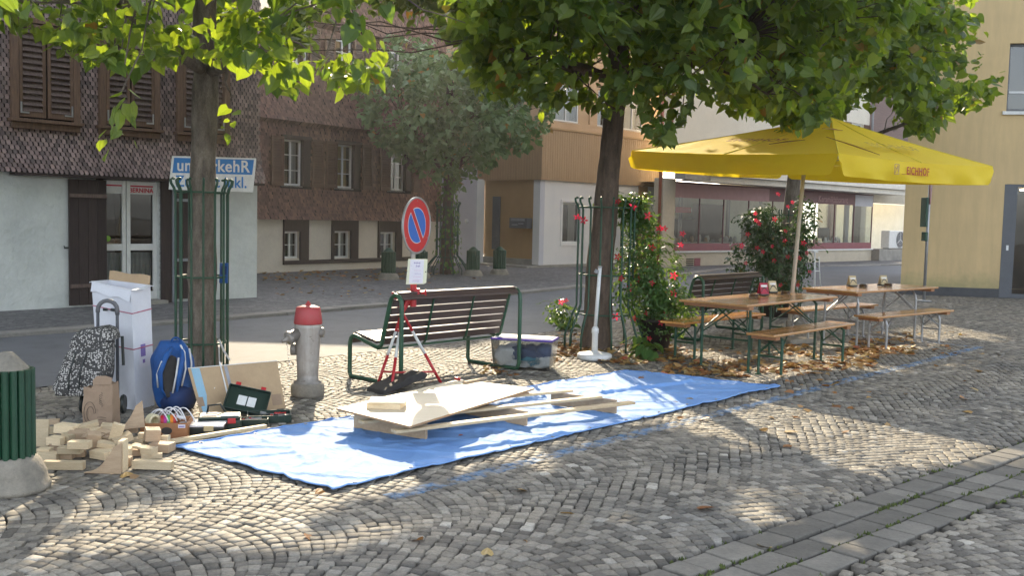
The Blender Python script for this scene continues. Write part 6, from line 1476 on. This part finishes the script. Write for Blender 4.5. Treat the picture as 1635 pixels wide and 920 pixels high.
def rdir(): 
    while True:
        v=Vector((rnd.uniform(-1,1),rnd.uniform(-1,1),rnd.uniform(-1,1)))
        if .01<v.length<1: return v.normalized()
def spray(Lv,c,outd,length,n,size,check=None,limbs=None,droop=.35):
    """a twig starting at c going along outd with alternate leaves"""
    p=c.copy(); d=outd.normalized(); step=length/n; pts=[c.copy()]
    for i in range(n):
        d=(d+Vector((0,0,-droop*.12))+rdir()*.16).normalized(); p=p+d*step; pts.append(p.copy())
        side=d.cross(Vector((0,0,1))); side=side.normalized() if side.length>.05 else Vector((1,0,0))
        s=1 if i%2 else -1
        tip=(d*.5+side*s*.8+Vector((0,0,-.75))+rdir()*.35); nrm=(Vector((0,0,1))*.75+rdir()*.75+d*.2)
        q=p+side*s*size*.35+rdir()*size*.3
        if check and not check(q): continue
        Lv.leaf(q,size*rnd.uniform(.5,1.3),nrm,tip)
    if limbs is not None: limbs.append((pts,.004))
def limb(b,p0,p1,r0,r1,n=7,wob=.12,sag=0):
    P=[];Rr=[]; L=(p1-p0).length; sd=rnd.uniform(0,50)
    for i in range(n+1):
        q=i/n; p=p0.lerp(p1,q)+Vector((noise.noise(Vector((q*2.3,sd,0))),noise.noise(Vector((q*2.3,sd,5))),noise.noise(Vector((q*2.3,sd,9)))))*wob*L*math.sin(PI*q)*.9+Vector((0,0,sag*math.sin(PI*q)))
        P.append(p); Rr.append(r0*(1-q)+r1*q)
    b.tube(P,Rr,8,mi=0); return P
def trunk_tube(b,P,Rr,seg=36):
    o=len(b.v); b.tube(P,Rr,seg)
    for i in range(o,len(b.v)):
        v=Vector(b.v[i]); k=1+.0*0; n=noise.noise(Vector((v.x*9,v.y*9,v.z*1.6)))*.020+noise.noise(Vector((v.x*26,v.y*26,v.z*5)))*.011
        b.v[i]=(v.x+n,v.y+n*.7,v.z)
def tree(base,trunkpts,cen,rad,nclu,size,nleaf,label,lower,maskfn,leafm,barkm,forks,name='linden_tree',depth=None,extra=None,tw=.42,shade=True,trunkz=None,droop=.35,fill=None):
    t=thing(name,label,'tree',base,0,None); b=MB(); base=Vector(base)
    P=[Vector(p)-base for p,_ in trunkpts]; Rr=[r for _,r in trunkpts]
    # densify
    PP=[];RR=[]
    for i in range(len(P)-1):
        for k in range(14): q=k/14; PP.append(P[i].lerp(P[i+1],q)); RR.append(Rr[i]*(1-q)+Rr[i+1]*q)
    PP.append(P[-1]); RR.append(Rr[-1]); trunk_tube(b,PP,RR)
    tips=[]
    for (z0i,target,r0) in forks:
        p0=P[min(z0i,len(P)-1)]; tg=Vector(target)-base; L=limb(b,p0,tg,r0,r0*.4,8,.10); tips+=[(L[3],r0*.6),(L[5],r0*.5),(L[-1],r0*.35)]
    Lv=Leaves(); cl=[]
    tries=0
    while len(cl)<nclu and tries<nclu*60:
        tries+=1
        v=rdir()*(rnd.random()**.42); p=Vector((cen[0]+v.x*rad[0],cen[1]+v.y*rad[1],cen[2]+v.z*rad[2]))
        px,py=project(p)
        if not maskfn(p,px,py): continue
        if shade and lit_reject(p): continue
        if noise.noise(p*.8)<-.30: continue
        cl.append(p)
    if extra: cl+= [Vector(p) for p in extra]
    if fill: cl+=fill()
    def chk(q):
        px,py=project(q)
        if fill and p_fill[0] : return not lit_reject(q)
        return (py<yl(px,lower)+14) and not (shade and lit_reject(q))
    nfirst=len(cl)-(len(fill_last) if fill else 0)
    for ic,p in enumerate(cl):
        p_fill[0]=bool(fill) and ic>=nfirst
        lp=p-base
        if rnd.random()<.45 and tips:
            near=min(tips,key=lambda a:(a[0]-lp).length); 
            if (near[0]-lp).length<2.6: limb(b,near[0],lp,min(near[1]*.45,.022),.005,5,.14)
        outd=(p-Vector(cen)); outd.z*=.3; 
        for k in range(3):
            d=(outd.normalized()*.7+rdir()*.8+Vector((0,0,-.1)))
            n0=len(Lv.V); spray(Lv,p+rdir()*.08,d,tw*rnd.uniform(.7,1.3),nleaf//3,size,chk,None,droop)
    if extra:
        for p in extra:
            p=Vector(p); spray(Lv,p,Vector((rnd.uniform(-.3,.3),0,-.8)),.4,7,size,None)
    b.build('trunk',barkm,t,smooth=True)
    inv=-base
    Lv.V=[v+inv for v in Lv.V]; Lv.build('crown',leafm,t)
    print(label[:30],len(cl),len(Lv.F)); return t
p_fill=[False]; fill_last=[]
def shade_fill2():  # added crown clusters, placed for the shade they cast
    """leaf clusters added to the middle tree along sun rays to shade the near cobbles"""
    out=[]; k=0
    while len(out)<800 and k<90000:
        k+=1
        g_=G(rnd.uniform(250,1120),rnd.uniform(715,980)); px,py=project(g_)
        if px<700 and py<800 and rnd.random()<.5: continue
        if px<640 and py<860 and noise.noise(Vector((g_.x*1.2,g_.y*1.2,9)))<.0: continue
        d=rnd.uniform(11.5,17.5); t=(d-g_.y)/SD.y; p=g_+SD*t
        qx,qy=project(p)
        if p.z<3 or p.z>8 or qy>max(yl(qx,low1),yl(qx,low2))-8 or (500<qx<780 and qy>-18): continue
        if lit_reject(p): continue
        out.append(p)
    fill_last[:]=out; print('fill',len(out)); return out
# tree 1 (left, near)
b1p=G(325,583); T1=[((b1p.x,b1p.y,0),.18),((b1p.x-.01,b1p.y,.3),.150),((b1p.x-.02,b1p.y,1.2),.136),((b1p.x+.0,b1p.y,2.4),.131),((b1p.x+.03,b1p.y,3.1),.13),((b1p.x+.02,b1p.y-.05,4.0),.12),((b1p.x-.1,b1p.y,6.2),.07)]
low1=[(-400,20),(0,22),(70,40),(100,70),(150,84),(215,100),(300,72),(345,85),(400,95),(450,135),(520,125),(560,132),(620,100),(690,62),(745,40),(800,-60),(900,-200)]
def m1(p,px,py):
    if px>760 or py>yl(px,low1): return False
    if px>470 and py>-20 and rnd.random()<.6: return False
    return True
tree((b1p.x,b1p.y,0),T1,(-2.9,8.9,5.3),(4.6,3.4,3.2),1450,.108,27,'large linden tree at left with sun bright leaves, ringed by a green steel guard',low1,m1,M_['leaf'],M_['bark'],
     [(4,at(450,60,9.6),.075),(4,at(200,20,9.0),.07),(4,at(100,-60,10.2),.06),(5,at(560,-40,8.6),.06),(5,at(300,-200,8),.06),(4,at(400,-30,12),.06)],
     extra=[at(195,128,7.0),at(192,150,7.0),at(370,160,10.5)],tw=.40)
# tree 2 (centre)
b2p=G(950,556); T2=[((b2p.x,b2p.y,0),.205),((b2p.x+.02,b2p.y,.35),.182),((b2p.x+.04,b2p.y,1.2),.165),((b2p.x+.12,b2p.y,2.4),.138),((b2p.x+.18,b2p.y,3.4),.13),((b2p.x+.22,b2p.y,4.4),.13),((b2p.x+.2,b2p.y,6.6),.07)]
low2=[(560,-200),(640,-30),(690,20),(740,75),(800,105),(860,150),(900,165),(930,150),(1000,190),(1040,200),(1060,225),(1085,190),(1110,140),(1150,150),(1190,180),(1250,200),(1300,190),(1340,150),(1400,80),(1500,-50)]
def m2(p,px,py):
    if py>yl(px,low2) or px<600 or px>1480: return False
    if px<760 and py>-20 and rnd.random()<.6: return False
    return True
tree((b2p.x,b2p.y,0),T2,(2.0,12.1,5.3),(4.4,3.1,3.1),1350,.125,27,'tall linden tree with a dense dark crown, rising behind the white parasol stand',low2,m2,M_['leaf'],M_['bark2'],
     [(4,at(780,60,12.2),.07),(5,at(1225,150,12.2),.035),(4,at(1180,60,11.5),.07),(5,at(900,-80,11),.06),(5,at(1100,-60,13.8),.06),(4,at(850,90,13.5),.05),(5,at(700,-60,15),.06),(5,at(600,-80,15),.05)],tw=.42,fill=shade_fill2)
# tree 3 far, ivy
b3p=G(713,440); T3=[((b3p.x,b3p.y,0),.20),((b3p.x,b3p.y,1.2),.16),((b3p.x+.02,b3p.y,2.6),.14),((b3p.x,b3p.y,4.2),.13),((b3p.x,b3p.y,5.6),.06)]
low3=[(560,150),(600,215),(650,250),(690,285),(740,290),(770,270),(800,235),(850,225),(880,190),(900,100)]
def m3(p,px,py): return py<yl(px,low3) and p.z<6.35
tree((b3p.x,b3p.y,0),T3,(-1.55,b3p.y,4.7),(2.7,2.2,2.0),300,.15,27,'smaller tree across the street in front of the brown house, ivy on its trunk',low3,m3,M_['leaf_far'],M_['bark2'],
     [(2,at(640,180,27),.06),(3,at(820,180,27),.06),(3,at(720,110,26.5),.05),(2,at(760,230,28),.05)],tw=.55,shade=False,name='street_tree',droop=.8)
# tree 4 right, behind parasol
b4p=G(1247,492); T4=[((b4p.x,b4p.y,0),.155),((b4p.x+.05,b4p.y,1.2),.14),((b4p.x+.15,b4p.y,2.6),.13),((b4p.x+.2,b4p.y,3.6),.12),((b4p.x+.3,b4p.y,5.5),.06)]
low4=[(1050,70),(1150,100),(1185,165),(1300,190),(1380,150),(1420,175),(1480,205),(1520,165),(1585,150),(1600,100),(1700,-100)]
def m4(p,px,py):
    if py>yl(px,low4): return False
    lim=1470 if py<-60 else (1500+30*math.sin(py*.09))
    if 130<py<190: lim=1570
    if 95<py<128: lim=1475
    if 1330<px<1400 and 100<py<150 and rnd.random()<.8: return False
    return px<lim
tree((b4p.x,b4p.y,0),T4,(6.0,19.0,5.7),(4.8,5.2,3.3),1700,.145,27,'linden tree at right spreading over the yellow parasol and towards the yellow building',low4,m4,M_['leaf'],M_['bark'],
     [(2,at(1500,170,17.5),.06),(3,at(1430,60,17),.06),(3,at(1200,100,18),.06),(3,at(1330,-60,17),.06),(2,at(1250,150,19),.05)],tw=.5)
# ------------------------------------------------------------------ tree guards
def guard(P,label,r0=.27,H=1.98,n=14,flare=0,rings=(.25,.95,1.84),rodr=.0125,flareb=.0):
    t=thing('tree_guard',label,'tree guard',P,0,'green steel tree guards')
    for i in range(n):
        a=2*PI*(i+.3)/n; ca,sa=math.cos(a),math.sin(a)
        def q(r,z): return (r*ca,r*sa,z)
        pts=[q(r0+flareb,.0),q(r0+flareb,.18),q(r0+flareb*.4,.42),q(r0,.55),q(r0,H-.16),q(r0+.015,H-.10),q(r0+.045,H-.05),q(r0+.05,H-.015),q(r0+.03,H),q(r0+.01,H-.005)]
        b=MB(); b.tube(pts,rodr,8); b.build('rod',M_['green_metal'],t,smooth=True)
    for z in rings:
        rr=r0+(flareb if z<.3 else 0)-.012; b=MB(); b.tube([(rr*math.cos(2*PI*k/36),rr*math.sin(2*PI*k/36),z) for k in range(36)],.011,6,closed=True); b.build('ring',M_['green_metal'],t,smooth=True)
    return t
g1=guard(Vector((b1p.x-.02,b1p.y,0)),'green steel guard of thin hooked rods around the left linden trunk')
g2=guard(Vector((b2p.x+.10,b2p.y,0)),'green steel guard flaring at its foot around the middle tree with red flowers',r0=.36,H=1.92,n=16,rings=(.45,.95,1.80),flareb=.14)
g3=guard(Vector((b3p.x,b3p.y,0)),'dark green steel guard around the ivy covered tree across the street',r0=.30,H=2.0,n=14,rings=(.5,1.0,1.85),flareb=.3)
g4=guard(Vector((b4p.x,b4p.y,0)),'green steel guard behind the flowering planter under the parasol',r0=.36,H=1.9,n=14,rings=(.45,1.0,1.8))
# a scrap of white ribbon tied to the left guard
b=MB(); P=at(357,560,10.5); b.tube([P+Vector((-.05,0,.12)),P,P+Vector((.07,-.01,-.10))],.011,6); b.tube([P+Vector((-.05,0,.04)),P+Vector((-.04,0,-.2))],.008,6); tag(b.build('ribbon',M_['white_cloth']),'pale ribbon tied low on the right side of the left tree guard','ribbon')
# ------------------------------------------------------------------ flowering planters
def mandevilla(P,shape,nl,nf,label,potr=.22,flowers=None,size=.055,lm=None):
    t=thing('flowering_plant',label,'plant',P,0,None)
    b=MB(); b.lathe([(.001,0),(potr*.75,0),(potr,.36),(potr*1.06,.36),(potr*1.06,.40),(potr*.9,.40),(potr*.85,.34),(.001,.34)],(0,0,0),28); b.build('pot',M_['terracotta'],t,smooth=True)
    Lv=Leaves(); b=MB(); base=Vector(P)
    pts=[]
    for (c,r,w) in shape:
        for i in range(int(nl*w)):
            v=rdir()*rnd.random()**.45; q=Vector((c[0]+v.x*r[0],c[1]+v.y*r[1],c[2]+v.z*r[2]))-base
            if noise.noise(q*4+Vector((3,1,2)))<-.18: continue
            pts.append(q); d=rdir()
            for k in range(4):
                qq=q+rdir()*.06; Lv.leaf(qq,size*rnd.uniform(.7,1.5),(v*.8+Vector((0,0,.7))+rdir()*.7),(d+Vector((0,0,-.4))+rdir()*.5),kind=1)
    for i in range(26):
        q=rnd.choice(pts); b.tube([(rnd.uniform(-.08,.08),rnd.uniform(-.08,.08),.34),Vector((q.x*.4,q.y*.4,q.z*.6)),q],.004,5)
    # wandering tendrils
    for i in range(12):
        q=rnd.choice(pts); d=Vector((q.x,q.y,.2)).normalized()+rdir()*.3; p=q.copy(); T=[p.copy()]
        for k in range(9):
            d=(d+Vector((0,0,.02-.03*k))+rdir()*.25).normalized(); p=p+d*.05; T.append(p.copy()); Lv.leaf(p,size*rnd.uniform(.6,1.1),Vector((0,0,1))+rdir()*.6,d+rdir(),kind=1,rv=rnd.uniform(.4,.84))
        b.tube(T,.0025,4)
    b.build('stems',M_['stem'],t); Lv.build('leaves',lm or M_['leaf_small'],t)
    # flowers: one template mesh, copies
    F=Leaves(); 
    for k in range(5):
        a=2*PI*k/5; u=Vector((math.cos(a),math.sin(a),0)); F.leaf(u*.006,.05,Vector((0,0,1))-u*.25,u,kind=1)
        F.V[-4]=F.V[-4]
    o0=None
    for i in range(nf):
        if flowers and i<len(flowers):
            q=Vector(flowers[i])-base
        else: q=rnd.choice(pts)*1.03
        toward=Vector((0,-1,.25)).normalized(); d=(toward+rdir()*.5).normalized()
        if o0 is None: o0=o=F.build('flower',M_['petal'],t)
        else: o=o0.copy(); col.objects.link(o); o.parent=t
        o.location=q+Vector((0,-.04,0)); o.rotation_euler=d.to_track_quat('Z','Y').to_euler(); s=rnd.uniform(.7,1.1); o.scale=(s,s,s)
    return t
M_['stem']=pm('green brown stem',(.10,.09,.04),(.06,.08,.03),.7,9)
def fl(lst,D): return [at(x,y,D+rnd.uniform(-.12,.1)) for x,y in lst]
pA=Vector((1.85,12.75,0))
shA=[((1.70,12.7,.95),(.50,.34,.62),1.35),((1.6,12.85,1.72),(.25,.2,.30),.42),((1.9,12.6,.55),(.42,.3,.38),.9),((.66,13.0,.42),(.2,.18,.16),.09),((1.35,13.0,1.85),(.35,.15,.12),.2)]
flA=fl([(1010,330),(986,322),(1005,460),(983,505),(986,410),(1032,430),(1040,395),(1052,365),(1060,365),(1034,345),(1075,440),(1089,373),(1086,391),(1018,446),(991,444),(1040,452),(922,347),(932,352),(903,480),(896,482),(1030,500),(1075,468),(1062,500),(1055,515),(1036,540),(1012,508)],12.55)
mandevilla(pA,shA,760,26,'red flowering climber in a dark pot right of the middle tree, brightly sunlit',flowers=flA)
pB=G(1238,505); pB.z=0
cB=Vector((pB.x,pB.y,0))
def sB(px,py,rx,rz,w): c=at(px,py,cB.y); return ((c.x,c.y,c.z),(rx,.4,rz),w)
shB=[sB(1232,415,.78,.66,2.0),sB(1215,360,.42,.42,.5),sB(1285,360,.22,.55,.35),sB(1232,470,.5,.3,.6)]
flB=fl([(1241,310),(1205,341),(1206,352),(1211,357),(1236,350),(1253,369),(1193,374),(1183,392),(1208,396),(1252,384),(1232,393),(1217,402),(1257,410),(1235,416),(1282,388),(1287,404),(1190,420),(1292,434),(1264,323),(1257,330),(1245,455),(1273,455),(1275,412)],cB.y-.45)
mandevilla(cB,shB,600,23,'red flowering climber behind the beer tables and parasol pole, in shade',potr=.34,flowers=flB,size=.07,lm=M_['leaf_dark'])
# ivy on the far tree
Lv=Leaves(); P=Vector((b3p.x,b3p.y,0))
for i in range(900):
    z=rnd.random()**.8*3.6; a=rnd.uniform(0,2*PI); r=.2+.10*rnd.random()+(.12 if z<1.8 else 0)*rnd.random(); side=math.sin(a*1.0+1)
    if z<2 and rnd.random()>.3+.7*max(0,math.cos(a+.3)): continue
    Lv.leaf(Vector((r*math.cos(a),r*math.sin(a),z)),rnd.uniform(.05,.10),Vector((math.cos(a),math.sin(a),.5))+rdir()*.4,Vector((0,0,-1))+rdir()*.5,kind=0)
o=Lv.build('ivy',M_['leaf_small'],None,loc=P); tag(o,'ivy climbing the trunk and guard of the tree across the street','ivy')
# hostas / weeds at foot of tree 2
Lv=Leaves()
for (cx,cy,n,s) in ((1035,572,26,.16),(1020,560,14,.13),(905,527,26,.15),(890,520,14,.12),(1150,505,24,.09),(1165,500,14,.08)):
    c=G(cx,cy)
    for i in range(n):
        a=rnd.uniform(0,2*PI); u=Vector((math.cos(a),math.sin(a),0)); p=c+u*rnd.uniform(.01,.18)+Vector((0,0,rnd.uniform(.06,.20))); Lv.leaf(p,s*rnd.uniform(.6,1.1),Vector((0,0,1))+u*.5+rdir()*.3,u+Vector((0,0,.1)),rv=rnd.uniform(.5,.9),kind=0)
tag(Lv.build('weeds',M_['leaf_lime'] if 'leaf_lime' in M_ else M_['leaf_small'],None),'low broad green leaves growing around the foot of the middle tree','ground cover',kind='stuff')
# ------------------------------------------------------------------ fallen leaves
def dry_mat():
    m,t,out=nodes('dry leaf'); a=t.nodes.new('ShaderNodeAttribute'); a.attribute_name='rv'
    c=ramp(t,a.outputs['Fac'],[(0,(.22,.09,.03)),(.3,(.36,.17,.05)),(.55,(.42,.27,.08)),(.8,(.30,.18,.09)),(.93,(.55,.42,.16)),(1,(.45,.10,.05))])
    b=t.nodes.new('ShaderNodeBsdfPrincipled'); t.links.new(c,b.inputs[0]); b.inputs['Roughness'].default_value=.6
    tl=t.nodes.new('ShaderNodeBsdfTranslucent'); t.links.new(c,tl.inputs[0]); mx=t.nodes.new('ShaderNodeMixShader'); mx.inputs[0].default_value=.2; t.links.new(b.outputs[0],mx.inputs[1]); t.links.new(tl.outputs[0],mx.inputs[2]); t.links.new(mx.outputs[0],out.inputs[0]); return m
M_['dry_leaf']=dry_mat()
Lv=Leaves()
def fall(px0,px1,py0,py1,n,s=.085,clump=True,z0=.006):
    k=0
    while k<n:
        px,py=rnd.uniform(px0,px1),rnd.uniform(py0,py1); p=G(px,py)
        if clump and noise.noise(Vector((p.x*1.6,p.y*1.6,2)))<rnd.uniform(-.35,.35): k+=.3; continue
        zz=z0+rnd.random()**2*.022*(1 if clump else .4)
        Lv.leaf(p+Vector((0,0,zz)),s*rnd.uniform(.6,1.2),Vector((0,0,1))+rdir()*.45,rdir(),kind=0); k+=1
fall(905,1090,553,582,420); fall(1060,1320,560,600,260,clump=True); fall(1255,1400,552,592,520); fall(1360,1460,538,566,260); fall(880,960,535,578,300)
fall(1150,1250,590,603,120); fall(1060,1180,580,600,90)
fall(770,880,575,600,110,.07); fall(300,1500,600,900,16,.075,False); fall(1000,1420,585,680,34,.08,False); fall(1250,1600,545,700,20,.08,False)
fall(680,770,438,450,300,.12); fall(415,690,425,452,420,.10,z0=.05); fall(120,240,745,775,3,.08,False); fall(440,700,455,480,50,.09,False,z0=.05)
fall(1400,1540,530,570,60,.08)
tag(Lv.build('fallen_leaves',M_['dry_leaf'],None),'brown and yellow fallen leaves strewn under the beer tables and trees','fallen leaves',kind='stuff')
# contact soil patch under the leaves near tree 2
for px,py,lab in ((902,625,0),):
    pass
print('objects',len(bpy.data.objects))

hb_=MB(); hb_.bb(-101,111,-61,121,-1.1,17)
hz=nodes('thin haze'); pv_=hz[1].nodes.new('ShaderNodeVolumePrincipled'); pv_.inputs['Color'].default_value=(.95,.93,.9,1); pv_.inputs['Density'].default_value=.0009; pv_.inputs['Anisotropy'].default_value=.6  # added volume that lifts the dark tones like lens glare
hz[1].links.new(pv_.outputs[0],hz[2].inputs['Volume']); h_=hb_.build('haze',hz[0]); tag(h_,'thin haze added over the whole scene in place of lens glare','haze',kind='stuff')
